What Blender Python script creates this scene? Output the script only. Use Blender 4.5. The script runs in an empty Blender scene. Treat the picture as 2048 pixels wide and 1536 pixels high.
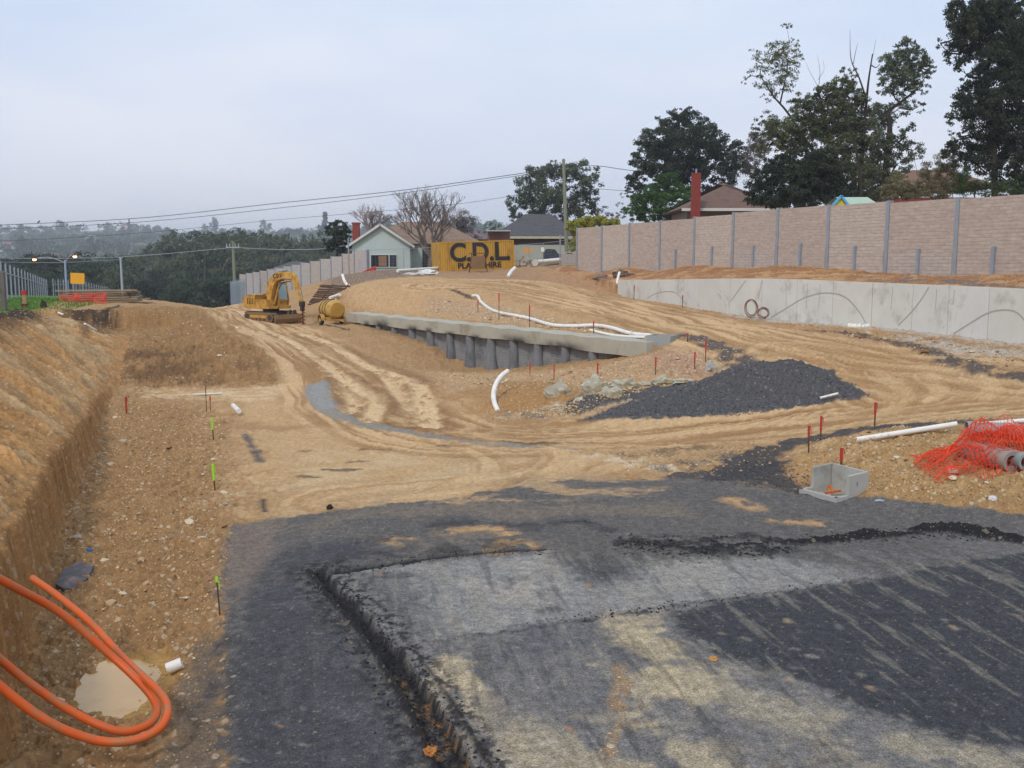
import bpy, math, random
import numpy as np
from mathutils import Vector, Matrix
R = math.radians
random.seed(7); rs = np.random.RandomState(11)
scene = bpy.context.scene
COL = scene.collection
# ------------------------------------------------------------------ camera, world, sun, exposure
CAMZ = 4.2
TH = math.atan(248/2000)
cam_d = bpy.data.cameras.new("camera"); cam = bpy.data.objects.new("camera", cam_d); COL.objects.link(cam)
cam.location = (0, 0, CAMZ); cam.rotation_euler = (math.pi/2 - TH, 0, 0)
cam_d.lens = 35.156; cam_d.sensor_width = 36.0; cam_d.clip_start = 0.1; cam_d.clip_end = 12000
scene.camera = cam
SUN_EL, SUN_ROT = R(46), R(206)      # sun behind the camera, to its left
w = bpy.data.worlds.new("World"); scene.world = w; w.use_nodes = True
nt = w.node_tree; nt.nodes.clear()
def N(t, typ, **k):
    n = t.nodes.new(typ)
    for a, b in k.items(): setattr(n, a, b)
    return n
out = N(nt, 'ShaderNodeOutputWorld'); bg = N(nt, 'ShaderNodeBackground')
sky = N(nt, 'ShaderNodeTexSky', sky_type='NISHITA', sun_disc=False)
sky.sun_elevation = SUN_EL; sky.sun_rotation = SUN_ROT; sky.dust_density = 2.0
skm = N(nt, 'ShaderNodeMix', data_type='RGBA', blend_type='MULTIPLY'); skm.inputs[0].default_value = 1
skm.inputs[7].default_value = (.1, .1, .1, 1); nt.links.new(sky.outputs[0], skm.inputs[6])
tc = N(nt, 'ShaderNodeTexCoord'); sep = N(nt, 'ShaderNodeSeparateXYZ'); nt.links.new(tc.outputs['Generated'], sep.inputs[0])
cr = N(nt, 'ShaderNodeValToRGB'); nt.links.new(sep.outputs[2], cr.inputs[0])
cr.color_ramp.elements[0].position = 0.0; cr.color_ramp.elements[0].color = (.92, .93, 1.03, 1)
cr.color_ramp.elements[1].position = 0.60; cr.color_ramp.elements[1].color = (.86, .98, 1.10, 1)
e = cr.color_ramp.elements.new(0.08); e.color = (.89, .93, 1.07, 1)
e = cr.color_ramp.elements.new(0.30); e.color = (.82, .94, 1.12, 1)
mp = N(nt, 'ShaderNodeMapping'); mp.inputs['Scale'].default_value = (1.3, 1.3, 4.5); mp.inputs['Rotation'].default_value = (0, R(8), 0)
nt.links.new(tc.outputs['Generated'], mp.inputs[0])
cn = N(nt, 'ShaderNodeTexNoise'); cn.inputs['Scale'].default_value = 1.6; cn.inputs['Detail'].default_value = 5; cn.inputs['Roughness'].default_value = .5
nt.links.new(mp.outputs[0], cn.inputs['Vector'])
cc = N(nt, 'ShaderNodeValToRGB'); nt.links.new(cn.outputs[0], cc.inputs[0])
cc.color_ramp.elements[0].position = .36; cc.color_ramp.elements[0].color = (.86, .905, .97, 1)
cc.color_ramp.elements[1].position = .66; cc.color_ramp.elements[1].color = (1.10, 1.06, 1.02, 1)
mm = N(nt, 'ShaderNodeMix', data_type='RGBA', blend_type='MULTIPLY'); mm.inputs[0].default_value = 1
nt.links.new(cr.outputs[0], mm.inputs[6]); nt.links.new(cc.outputs[0], mm.inputs[7])
mx = N(nt, 'ShaderNodeMix', data_type='RGBA'); mx.inputs[0].default_value = .85
nt.links.new(skm.outputs[2], mx.inputs[6]); nt.links.new(mm.outputs[2], mx.inputs[7])
nt.links.new(mx.outputs[2], bg.inputs[0]); bg.inputs[1].default_value = 1.0
nt.links.new(bg.outputs[0], out.inputs[0])
sd = bpy.data.lights.new("sun", 'SUN'); sd.energy = 1.6; sd.angle = R(9); sd.color = (1, .96, .90)
sun = bpy.data.objects.new("sun", sd); COL.objects.link(sun)
az = SUN_ROT   # measured clockwise from +Y
sdir = Vector((math.sin(az)*math.cos(SUN_EL), math.cos(az)*math.cos(SUN_EL), math.sin(SUN_EL)))
sun.rotation_euler = sdir.to_track_quat('Z', 'Y').to_euler()
scene.view_settings.view_transform = 'Standard'; scene.view_settings.look = 'None'
scene.view_settings.exposure = -0.03; scene.view_settings.gamma = 1.0
scene.cycles.volume_bounces = 0; scene.cycles.max_bounces = 5; scene.cycles.transparent_max_bounces = 8

# ------------------------------------------------------------------ picture -> place
def ray(px, py):
    u = (np.asarray(px, float)-1024)/2000; v = (768-np.asarray(py, float))/2000
    return u, math.cos(TH)+v*math.sin(TH), -math.sin(TH)+v*math.cos(TH)
def P(px, py, Y):
    a, b, c = ray(px, py); return Vector((float(a/b*Y), float(Y), float(CAMZ+c/b*Y)))
def sc(Y): return Y/2000.0          # metres per photo pixel at distance Y

# ------------------------------------------------------------------ noise
_perm = np.random.RandomState(3).permutation(4096).astype(np.int64)
def _h(i, j, s): return _perm[(_perm[(i+s*131) & 4095] + j) & 4095]
def perlin(x, y, s=0):
    x = np.asarray(x, float); y = np.asarray(y, float)
    xi = np.floor(x).astype(np.int64); yi = np.floor(y).astype(np.int64); xf = x-xi; yf = y-yi
    u = xf*xf*xf*(xf*(xf*6-15)+10); v = yf*yf*yf*(yf*(yf*6-15)+10)
    def g(ix, iy, dx, dy):
        a = _h(ix, iy, s)*(2*math.pi/4096); return np.cos(a)*dx+np.sin(a)*dy
    n00 = g(xi, yi, xf, yf); n10 = g(xi+1, yi, xf-1, yf); n01 = g(xi, yi+1, xf, yf-1); n11 = g(xi+1, yi+1, xf-1, yf-1)
    return ((n00*(1-u)+n10*u)*(1-v)+(n01*(1-u)+n11*u)*v)*1.5
def fbm(x, y, o=4, s=0):
    r = 0; a = 1; t = 0
    for k in range(o):
        r = r+a*perlin(x, y, s+k*7); t += a; a *= .5; x = x*2.03+1.7; y = y*2.03-3.1
    return r/t*1.5
def sstep(x, a=0., b=1.):
    t = np.clip((x-a)/(b-a), 0, 1); return t*t*(3-2*t)
def lerp(a, b, t): return a+(b-a)*t

# ------------------------------------------------------------------ distance helpers
def seg_dist(x, y, pts):
    """distance to polyline, signed side (+ = left of travel), arc length param"""
    best = np.full(x.shape, 1e9); side = np.zeros(x.shape); par = np.zeros(x.shape); L = 0
    n = len(pts)-1
    for i in range(n):
        ax, ay = pts[i][:2]; bx, by = pts[i+1][:2]; dx, dy = bx-ax, by-ay; l = math.hypot(dx, dy)+1e-9
        t = ((x-ax)*dx+(y-ay)*dy)/(l*l); tc_ = np.clip(t, 0, 1)
        qx = x-(ax+tc_*dx); qy = y-(ay+tc_*dy); d = np.hypot(qx, qy)
        m = d < best
        best = np.where(m, d, best); side = np.where(m, np.sign(dx*(y-ay)-dy*(x-ax)), side); par = np.where(m, L+tc_*l, par); L += l
    return best, side, par
def poly_sdf(x, y, pts):
    n = len(pts); d = np.full(x.shape, 1e9); ins = np.zeros(x.shape, bool)
    for i in range(n):
        ax, ay = pts[i]; bx, by = pts[(i+1) % n]; dx, dy = bx-ax, by-ay
        t = np.clip(((x-ax)*dx+(y-ay)*dy)/(dx*dx+dy*dy+1e-12), 0, 1)
        d = np.minimum(d, np.hypot(x-ax-t*dx, y-ay-t*dy))
        c = (ay > y) != (by > y)
        with np.errstate(divide='ignore', invalid='ignore'):
            ins ^= c & (x < (bx-ax)*(y-ay)/(by-ay+1e-15)+ax)
    return np.where(ins, -d, d)
def smooth_line(pts, n=6):
    """Catmull-Rom through the points"""
    P_ = [Vector(p) for p in pts]; P_ = [P_[0]*2-P_[1]]+P_+[P_[-1]*2-P_[-2]]; o = []
    for i in range(1, len(P_)-2):
        a, b, c, d = P_[i-1:i+3]
        for k in range(n):
            t = k/n
            o.append(.5*((2*b)+(c-a)*t+(2*a-5*b+4*c-d)*t*t+(3*b-a-3*c+d)*t*t*t))
    o.append(P_[-2]); return o

# ------------------------------------------------------------------ objects
def tag(o, label=None, cat=None, group=None, kind=None):
    if label: o['label'] = label
    if cat: o['category'] = cat
    if group: o['group'] = group
    if kind: o['kind'] = kind
    return o
def empty(name, loc, rz=0, rx=0, ry=0):
    o = bpy.data.objects.new(name, None); o.empty_display_size = .2; COL.objects.link(o)
    o.location = loc; o.rotation_euler = (rx, ry, rz); return o
def link(name, me, mat, parent=None, loc=None):
    o = bpy.data.objects.new(name, me); COL.objects.link(o)
    for m in (mat if isinstance(mat, (list, tuple)) else [mat]): me.materials.append(m)
    if parent: o.parent = parent
    if loc is not None: o.location = loc
    return o
def npmesh(name, V, F, smooth=False):
    V = np.asarray(V, np.float32); F = np.asarray(F, np.int32)
    me = bpy.data.meshes.new(name); k = F.shape[1]
    me.vertices.add(len(V)); me.vertices.foreach_set('co', V.ravel())
    me.loops.add(F.size); me.loops.foreach_set('vertex_index', F.ravel())
    me.polygons.add(len(F)); me.polygons.foreach_set('loop_start', np.arange(0, F.size, k, dtype=np.int32))
    me.polygons.foreach_set('loop_total', np.full(len(F), k, np.int32))
    if smooth: me.polygons.foreach_set('use_smooth', np.ones(len(F), bool))
    me.update(calc_edges=True); return me
def copy_tree(o, parent=None):
    c = o.copy(); COL.objects.link(c)
    if parent: c.parent = parent
    for ch in o.children: copy_tree(ch, c)
    return c
class MB:
    def __init__(s): s.v = []; s.f = []
    def add(s, V, F, M=None):
        b = len(s.v)
        s.v += [tuple(M @ Vector(p)) if M else tuple(p) for p in V]; s.f += [tuple(b+i for i in f) for f in F]; return s
    def box(s, c, d, rz=0, rx=0, ry=0, M=None):
        x, y, z = d[0]/2, d[1]/2, d[2]/2
        V = [(-x,-y,-z),(x,-y,-z),(x,y,-z),(-x,y,-z),(-x,-y,z),(x,-y,z),(x,y,z),(-x,y,z)]
        F = [(0,3,2,1),(4,5,6,7),(0,1,5,4),(1,2,6,5),(2,3,7,6),(3,0,4,7)]
        T = Matrix.Translation(c) @ Matrix.Rotation(rz, 4, 'Z') @ Matrix.Rotation(ry, 4, 'Y') @ Matrix.Rotation(rx, 4, 'X')
        return s.add(V, F, (M @ T) if M else T)
    def bar(s, a, b, w_, h=None):
        a = Vector(a); b = Vector(b); d = b-a; h = h or w_
        q = d.to_track_quat('X', 'Z').to_matrix().to_4x4()
        x, y, z = d.length/2, w_/2, h/2
        V = [(-x,-y,-z),(x,-y,-z),(x,y,-z),(-x,y,-z),(-x,-y,z),(x,-y,z),(x,y,z),(-x,y,z)]
        F = [(0,3,2,1),(4,5,6,7),(0,1,5,4),(1,2,6,5),(2,3,7,6),(3,0,4,7)]
        return s.add(V, F, Matrix.Translation((a+b)/2) @ q)
    def tube(s, pts, r, n=8, caps=True, closed=False):
        pts = [Vector(p) for p in pts]; m = len(pts); rr = r if isinstance(r, (list, tuple)) else [r]*m
        b = len(s.v); up = Vector((0, 0, 1)); prev = None
        for i, p in enumerate(pts):
            if closed: t = pts[(i+1) % m]-pts[i-1]
            else: t = pts[min(i+1, m-1)]-pts[max(i-1, 0)]
            if t.length < 1e-9: t = Vector((0, 0, 1))
            t.normalize()
            if prev is None:
                a = t.cross(up if abs(t.z) < .95 else Vector((1, 0, 0))).normalized()
            else:
                a = (prev-t*prev.dot(t)); a = a.normalized() if a.length > 1e-6 else t.orthogonal().normalized()
            prev = a; c = t.cross(a)
            for k in range(n):
                an = 2*math.pi*k/n; s.v.append(tuple(p+(a*math.cos(an)+c*math.sin(an))*rr[i]))
        for i in range(m if closed else m-1):
            j = (i+1) % m
            for k in range(n):
                k2 = (k+1) % n; s.f.append((b+i*n+k, b+i*n+k2, b+j*n+k2, b+j*n+k))
        if caps and not closed:
            s.f.append(tuple(b+k for k in range(n))[::-1]); s.f.append(tuple(b+(m-1)*n+k for k in range(n)))
        return s
    def cyl(s, a, b, r, n=16, r2=None): return s.tube([a, b], [r, r if r2 is None else r2], n)
    def pipe(s, a, b, ro, ri, n=24):
        a = Vector(a); b = Vector(b); t = (b-a).normalized(); u = t.orthogonal().normalized(); v = t.cross(u); k0 = len(s.v)
        for p, r in ((a, ro), (b, ro), (b, ri), (a, ri)):
            for k in range(n):
                an = 2*math.pi*k/n; s.v.append(tuple(p+(u*math.cos(an)+v*math.sin(an))*r))
        for q in range(4):
            for k in range(n):
                k2 = (k+1) % n; q2 = (q+1) % 4; s.f.append((k0+q*n+k, k0+q*n+k2, k0+q2*n+k2, k0+q2*n+k))
        return s
    def prism(s, poly, y0, y1, M=None):      # polygon in xz, extruded along y
        n = len(poly); V = [(p[0], y0, p[1]) for p in poly]+[(p[0], y1, p[1]) for p in poly]
        F = [tuple(range(n)), tuple(range(2*n-1, n-1, -1))]+[(i, i+n, (i+1) % n+n, (i+1) % n) for i in range(n)]
        return s.add(V, F, M)
    def build(s, name, mat, parent=None, smooth=False, bevel=0, loc=None):
        me = bpy.data.meshes.new(name); me.from_pydata(s.v, [], s.f); me.validate()
        import bmesh
        bm = bmesh.new(); bm.from_mesh(me); bmesh.ops.recalc_face_normals(bm, faces=bm.faces)
        if bevel:
            ed = [e_ for e_ in bm.edges if len(e_.link_faces) == 2 and e_.calc_face_angle(0) > .6]
            bmesh.ops.bevel(bm, geom=ed, offset=bevel, segments=2, affect='EDGES', clamp_overlap=True)
        bm.to_mesh(me); bm.free()
        if smooth:
            me.polygons.foreach_set('use_smooth', np.ones(len(me.polygons), bool))
            try: me.set_sharp_from_angle(angle=R(40))
            except Exception: pass
        return link(name, me, mat, parent, loc)

# ------------------------------------------------------------------ materials
def S(r, g, b, k=1.0):
    f = lambda c: ((c/255+.055)/1.055)**2.4 if c > 10 else c/255/12.92
    return (f(r)*k, f(g)*k, f(b)*k, 1)
def mat(name, c, rough=.85, var=.25, scale=2.0, bump=.15, bscale=25.0, metal=0.0, c2=None, c2amt=.5, c2scale=3.0, stretch=None, emit=None, island=0, spec=.3, trans=0):
    m = bpy.data.materials.new(name); m.use_nodes = True; t = m.node_tree; b = t.nodes['Principled BSDF']
    b.inputs['Roughness'].default_value = rough; b.inputs['Metallic'].default_value = metal; b.inputs['Specular IOR Level'].default_value = spec
    tcn = N(t, 'ShaderNodeTexCoord'); vec = tcn.outputs['Object']
    if stretch:
        mpn = N(t, 'ShaderNodeMapping'); mpn.inputs['Scale'].default_value = stretch; t.links.new(vec, mpn.inputs[0]); vec = mpn.outputs[0]
    n1 = N(t, 'ShaderNodeTexNoise'); n1.inputs['Scale'].default_value = scale; n1.inputs['Detail'].default_value = 6; n1.inputs['Roughness'].default_value = .65
    t.links.new(vec, n1.inputs['Vector'])
    mr = N(t, 'ShaderNodeMapRange'); mr.inputs['From Min'].default_value = .25; mr.inputs['From Max'].default_value = .75
    mr.inputs['To Min'].default_value = 1-var; mr.inputs['To Max'].default_value = 1+var; t.links.new(n1.outputs[0], mr.inputs[0])
    base = N(t, 'ShaderNodeRGB'); base.outputs[0].default_value = c; cur = base.outputs[0]
    if c2:
        n2 = N(t, 'ShaderNodeTexNoise'); n2.inputs['Scale'].default_value = c2scale; n2.inputs['Detail'].default_value = 8; n2.inputs['Roughness'].default_value = .7
        t.links.new(vec, n2.inputs['Vector'])
        r2 = N(t, 'ShaderNodeMapRange'); r2.inputs['From Min'].default_value = .62-c2amt*.3; r2.inputs['From Max'].default_value = .72-c2amt*.2; t.links.new(n2.outputs[0], r2.inputs[0])
        x2 = N(t, 'ShaderNodeMix', data_type='RGBA'); x2.inputs[7].default_value = c2; t.links.new(r2.outputs[0], x2.inputs[0]); t.links.new(cur, x2.inputs[6]); cur = x2.outputs[2]
    if island:
        ge = N(t, 'ShaderNodeNewGeometry'); ri = N(t, 'ShaderNodeMapRange'); ri.inputs['To Min'].default_value = 1-island; ri.inputs['To Max'].default_value = 1+island
        t.links.new(ge.outputs['Random Per Island'], ri.inputs[0])
        mu = N(t, 'ShaderNodeMath', operation='MULTIPLY'); t.links.new(ri.outputs[0], mu.inputs[0]); t.links.new(mr.outputs[0], mu.inputs[1]); fac = mu.outputs[0]
    else: fac = mr.outputs[0]
    vm = N(t, 'ShaderNodeVectorMath', operation='SCALE'); t.links.new(cur, vm.inputs[0]); t.links.new(fac, vm.inputs['Scale'])
    t.links.new(vm.outputs[0], b.inputs['Base Color'])
    if bump:
        n3 = N(t, 'ShaderNodeTexNoise'); n3.inputs['Scale'].default_value = bscale; n3.inputs['Detail'].default_value = 5
        t.links.new(vec, n3.inputs['Vector'])
        bp = N(t, 'ShaderNodeBump'); bp.inputs['Strength'].default_value = bump; bp.inputs['Distance'].default_value = .03
        t.links.new(n3.outputs[0], bp.inputs['Height']); t.links.new(bp.outputs[0], b.inputs['Normal'])
    if emit: b.inputs['Emission Color'].default_value = emit[0]; b.inputs['Emission Strength'].default_value = emit[1]
    if trans: b.inputs['Transmission Weight'].default_value = trans
    return m
NCOL, DL1, DL2 = 1200, .0024, .0045
# ------------------------------------------------------------------ terrain: control points
def PZ(px, py, z):
    a, b, c = ray(px, py); t = (z-CAMZ)/c; return (float(a*t), float(b*t), z)
def PY(px, py, Y): v = P(px, py, Y); return (v.x, v.y, v.z)
def zfar(x, y):
    u = x/np.maximum(y, 1)
    valley = lerp(-9.0, 4.6, sstep(u, -.16, .0))
    ridge = 30+ 14*sstep(u, -.6, -.35) + 6*np.sin(u*9+1) - 16*sstep(u, -.1, .4)
    n = fbm(x*.004+5, y*.004, 3, 40)*9*sstep(y, 400, 900)
    s = sstep(y, 420, 1550)
    return lerp(valley, ridge, s)+n - sstep(y, 1700, 3500)*25
low = [PZ(*a) for a in [
 (1024,1536,0),(300,1536,-.12),(1800,1536,0),(1024,1250,0),(1700,1250,.02),(500,1250,0),(1400,1000,.02),(700,1010,0),(1900,1100,.04),
 (250,1350,-.28),(300,1100,-.15),(300,950,-.1),(420,900,0),(350,800,-.05),(500,790,0),(600,880,.02),(90,1200,-.2),(180,883,-.1),(240,775,0),
 (800,900,.03),(1000,900,.05),(1200,900,.08),(900,850,.12),(700,850,.1),(800,800,.12),(1000,855,.02),(280,768,.08),(450,765,.05),(600,745,.3),
 (300,690,1.0),(450,690,1.0),(560,690,.8),(300,622,1.9),(450,613,1.15),(380,613,1.6),(230,645,1.6),(540,640,.8),(600,650,.72),(560,665,.7),(650,700,.45),(620,720,.36),
 (650,660,.78),(700,650,.8),(700,642,1.05),(760,662,.8),(830,700,.3),(880,730,-.2),(930,741,-.42),(1000,736,-.2),(1100,729,.25),(1200,716,.74),(1290,706,1.08),
 (860,745,.12),(950,765,.18),(1050,765,.35),(1100,770,.6),(1200,762,.75),(1300,752,.88),(1400,735,1.08),(1450,712,1.32),
 (1000,828,.04),(1150,830,.05),(1250,812,.15),(1000,790,.4),(1150,775,.74),(1250,777,.74),(1350,780,.6),
 (1300,850,.07),(1400,842,.15),(1500,832,.27),(1600,820,.5),(1700,805,.72),(1800,790,.9),(1900,785,1.02),(2048,790,1.1),
 (1700,850,.48),(1850,840,.75),(2048,840,.95),(1600,880,.25),(1500,900,.12),(1720,880,.5),(1900,880,.72),(2048,870,.85),(1750,930,.35),(1900,930,.5),(2048,930,.62),
 (1700,975,.05),(1800,975,.2),(1950,990,.25),(2048,1000,.25),(1640,960,.1),(2048,1040,.08),(1900,1020,.06),(2200,1100,.1),(2300,950,.6)]]
low += [PY(*a) for a in [(1480,690,30.6),(1600,715,28.4),(1700,752,27.2),(1700,705,30.2),(1900,740,25.9),(2048,720,26),(1800,700,29.4),
 (2048,690,29.2),(1780,658,34.8),(1670,650,37.2),(1550,640,40.8),(1440,625,44.8),(1320,605,51.8),(1235,590,60),
 (1340,668,34),(1380,690,32),(1350,640,40),(1450,650,38)]]
low += [(-13.3,33,.1),(-9.5,22.5,-.1),(-4.4,7.9,-.2),(-16.3,42,1.0),(-8,6,-.3),(0,5,0),(6,5,0),(-20,50,1.9),(-25,50,1.9),(-24,90,-.3),(-30,110,-2.5),(-10,90,1.5),(-48,105,-.4),(-60,90,.8),(-40,60,1.9),(-26,32,1.9),(-20,20,1.6),
        (-20,66,1.5),(-14,78,.6),(16,20,.8),(20,24,1.2)]
up = [PY(*a) for a in [(700,600,54),(690,572,58),(740,562,62),(800,560,62),(870,600,52),(900,566,64),(850,546,78),(950,546,78),(1000,575,60),(950,612,50),(1050,612,48),
 (1100,590,54),(1200,640,40),(1250,665,35.5),(1300,652,38),(1350,665,34),(1350,622,46),(1450,660,35),(1500,690,31),(1100,560,68),(1200,575,63),(1100,537,80),
 (1030,536,82),(740,540,80),(700,560,72),(900,531,95),(1150,515,100),(1600,715,28.4),(1700,752,27.2),(1900,740,25.9),(2048,720,26),(1800,700,29.4),
 (2048,690,29.2),(1780,658,34.8),(1670,650,37.2),(1550,640,40.8),(1440,625,44.8),(1320,605,51.8),(1235,590,60),(1150,605,50),(1250,600,55),(1180,555,70),(1340,668,34),
 (650,596,60),(640,575,72),(600,600,66),(560,600,72),(500,606,76)]]
up += [(-8.6,53,1.4),(-5,48,1.5),(-2,43,1.5),(1,39,1.5),(4.7,34,1.4),(5.5,31.5,1.35),(16,20,.9),(0,25,.5)]
up2 = [PY(*a) for a in [(1550,550,46),(1300,545,66),(1400,550,56),(2000,566,34),(1850,556,38),(1200,548,74),(1906,553,42.3),(1770,547,46),(1553,531,53.4),(1386,528,60.8),(1255,527,68.2),(1155,533,75.6),(1180,552,70)]]
WALLB = [PY(*a) for a in [(1235,592,60),(1320,607,51.8),(1440,627,44.8),(1550,642,40.8),(1670,651,37.2),(1780,660,34.8),(2048,692,29.2)]]+[(16.6,24.6,1.75),(17.6,20,1.7)]
WALLT = [3.02,3.2,3.38,3.44,3.42,3.40,3.36,3.30,3.25]
up2 += [(p[0]+.5, p[1]+.4, t-.1) for p, t in zip(WALLB, WALLT)]
up2 += [(24,30,3.6),(28,45,4.0),(20,60,4.2),(14,80,4.4),(30,80,4.6),(22,20,3.4)]
for uu in (-.75,-.5,-.3,-.15,0,.15,.35,.75):
    for yy in (150,210):
        pz = (uu*yy, yy, float(zfar(np.array(uu*yy), np.array(float(yy))))); low.append(pz); up.append(pz)
        if uu > -.2: up2.append(pz)
    if uu >= 0:
        low.append((uu*110+5,110,4.5)); up.append((uu*110+5,110,4.5)); up2.append((uu*110+5,110,4.5))
def kx(x, y): return np.stack([x/y*3.2, np.log(y)*3.0], -1)
class RBF:
    def __init__(s, pts, lam=.02):
        p = np.array(pts, float); s.c = kx(p[:, 0], p[:, 1]); n = len(p)
        A = s.k(s.c, s.c)+lam*np.eye(n); Q = np.c_[np.ones(n), s.c]; M_ = np.block([[A, Q], [Q.T, np.zeros((3, 3))]])
        s.w = np.linalg.lstsq(M_, np.r_[p[:, 2], 0, 0, 0], rcond=None)[0]
    def k(s, a, b):
        d = np.linalg.norm(a[:, None]-b[None], axis=-1); return -np.sqrt(d*d+.02)
    def __call__(s, x, y):
        q = kx(x.ravel(), y.ravel()); r = s.k(q, s.c) @ s.w[:-3]+s.w[-3]+q @ s.w[-2:]; return r.reshape(x.shape)
GU = np.linspace(-1.0, 1.0, 321); GL = np.linspace(math.log(4.0), math.log(230), 301)
uu_, ll_ = np.meshgrid(GU, GL); yy_ = np.exp(ll_); xx_ = uu_*yy_
GRID = [RBF(q)(xx_, yy_) for q in (low, up, up2)]
def samp(g, x, y):
    fu = np.clip((x/y-GU[0])/(GU[1]-GU[0]), 0, 319.999); fl = np.clip((np.log(y)-GL[0])/(GL[1]-GL[0]), 0, 299.999)
    i = fu.astype(int); j = fl.astype(int); a = fu-i; b = fl-j
    return (g[j, i]*(1-a)+g[j, i+1]*a)*(1-b)+(g[j+1, i]*(1-a)+g[j+1, i+1]*a)*b
# breaks
BEAM_A = Vector((-8.4, 52.0, 1.5)); BEAM_B = Vector((4.7, 33.0, 1.5))
bd = (BEAM_B-BEAM_A); BL = bd.length; bt = bd.normalized(); bn = Vector((-bt.y, bt.x, 0))   # bn points to back (right/up side)
if bn.y < 0: bn = -bn
TOE = [(-3.2,4.0),(-4.35,7.9),(-4.95,9.6),(-6.3,13.0),(-7.5,16.4),(-9.5,22.5),(-11.2,27.0),(-13.1,33.0),(-15.2,39.5),(-17.2,43.5),(-22,50)]
TOPZ_Y = [4, 10, 20, 31, 43, 50]; TOPZ_Z = [2.9, 2.75, 2.5, 2.3, 2.05, 1.9]
def bank_d(x, y):
    d, s, p = seg_dist(x, y, TOE); return d*np.where(s > 0, 1, -1), p
WL2 = [(p[0], p[1]) for p in WALLB]
def H(x, y, parts=False):
    x = np.asarray(x, float); y = np.maximum(np.asarray(y, float), 4.01)
    lo = samp(GRID[0], x, y); u1 = samp(GRID[1], x, y); u2 = samp(GRID[2], x, y)
    # pile wall
    rx, ry = x-BEAM_A.x, y-BEAM_A.y; t = rx*bt.x+ry*bt.y; s_ = rx*bn.x+ry*bn.y
    over = np.maximum(np.maximum(-t, t-BL), 0); wd = .3+over*.9
    z = lerp(lo, u1, sstep(s_, -wd*.5+.62, wd*.5+.62))
    z = np.where(y > 125, lo, z)
    # curved retaining wall
    d, sd_, p = seg_dist(x, y, WL2); L0 = p
    ds = d*np.where(sd_ > 0, 1, -1)          # travelling towards camera; left of travel = right/back
    endx = np.hypot(x-WL2[0][0], y-WL2[0][1]); tt = ((x-WL2[0][0])*(WL2[1][0]-WL2[0][0])+(y-WL2[0][1])*(WL2[1][1]-WL2[0][1]))
    w2 = .25+np.where(tt < 0, endx*.8, 0)
    k2 = sstep(ds, -w2*.5+.22, w2*.5+.22)*(y < 112)*(1-sstep(y, 80, 110))
    z = lerp(z, u2, k2)
    # left bank
    db, pb = bank_d(x, y)
    db = db+ .28*fbm(pb*.55, db*.25, 3, 5)*sstep(db, -.4, .6)+(.13*fbm(pb*2.2, db*.2, 3, 9)+.07*fbm(pb*6.5, db*.3, 3, 11))*sstep(db, -.25, .15)*(1-sstep(db, .5, 1.2))
    tz = np.interp(y, TOPZ_Y, TOPZ_Z)
    nh = np.interp(y, [8,15,22,27,32,38], [1.3,1.0,.75,.4,.12,.05]); prof = np.where(db < .22, nh*sstep(db, 0, .22), nh+(db-.22)/3.9*(tz-nh+.25))
    zb = np.minimum(z+prof*np.clip((tz-z)/1.9, 0, 1), np.maximum(tz, z))
    fade = 1-sstep(y, 43, 47)
    z2 = np.where(db > 0, zb, z); zz = lerp(z, z2, fade)
    # back cut of the hollow at the bank's far end
    hx = sstep(x, -21.5, -20.5)*(1-sstep(x, -15.6, -14.2)); hy = sstep(y, 40.0, 41.5)*(1-sstep(y, 45.6, 46.0))
    zz = zz-hx*hy*np.maximum(zz-1.05, 0)*.95
    if parts: return zz, db, pb, s_, t, ds, k2
    return zz
_SY = np.exp(np.linspace(math.log(4.3), math.log(210), 1500))
def hit(px, py, extra=0.0):
    a, b, c = ray(px, py); X = a/b*_SY; Z = CAMZ+c/b*_SY; g = H(X, _SY)+extra
    k = np.nonzero(Z <= g)[0]
    if len(k) == 0: i = 1499; return Vector((float(X[i]), float(_SY[i]), float(g[i])))
    i = max(k[0], 1); d0 = Z[i-1]-g[i-1]; d1 = Z[i]-g[i]; f = d0/(d0-d1+1e-12)
    Y = _SY[i-1]+f*(_SY[i]-_SY[i-1]); x = float(a/b*Y); return Vector((x, float(Y), float(H(np.array(x), np.array(Y)))))
def gz(x, y): return float(H(np.array(float(x)), np.array(float(y))))
def hits(l): return [hit(*p) for p in l]
def h2(l): return [(v.x, v.y) for v in hits(l)]

# ------------------------------------------------------------------ terrain fan
U = np.linspace(-.76, .76, NCOL)
lY = np.r_[np.arange(math.log(4.6), math.log(7.4), .008), np.arange(math.log(7.4), math.log(20), DL1), np.arange(math.log(20), math.log(152), DL2)]
ug, lg = np.meshgrid(U, lY); Yg = np.exp(lg); Xg = ug*Yg; shp = Xg.shape
X = Xg.ravel(); Y = Yg.ravel()
Z, DB, PB, BS, BT, WS, WK = H(X, Y, True)
X = X.copy()
nv = len(X)
nA = fbm(X*.35, Y*.35, 4, 1); nB = fbm(X*1.3, Y*1.3, 4, 2); nC = fbm(X*4.5, Y*4.5, 4, 3); nD = fbm(X*13, Y*13, 3, 4)
def c3(c): return np.array(c[:3])
col = np.tile(c3(S(170,130,84)), (nv, 1)); rough = np.full(nv, .6); asph = np.zeros(nv); stony = np.full(nv, .5); cls = np.zeros(nv, np.int8); disp = np.zeros(nv); wet = np.zeros(nv)
def box_idx(pts, pad):
    p = np.array(pts); return np.nonzero((X > p[:, 0].min()-pad) & (X < p[:, 0].max()+pad) & (Y > p[:, 1].min()-pad) & (Y < p[:, 1].max()+pad))[0]
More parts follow.
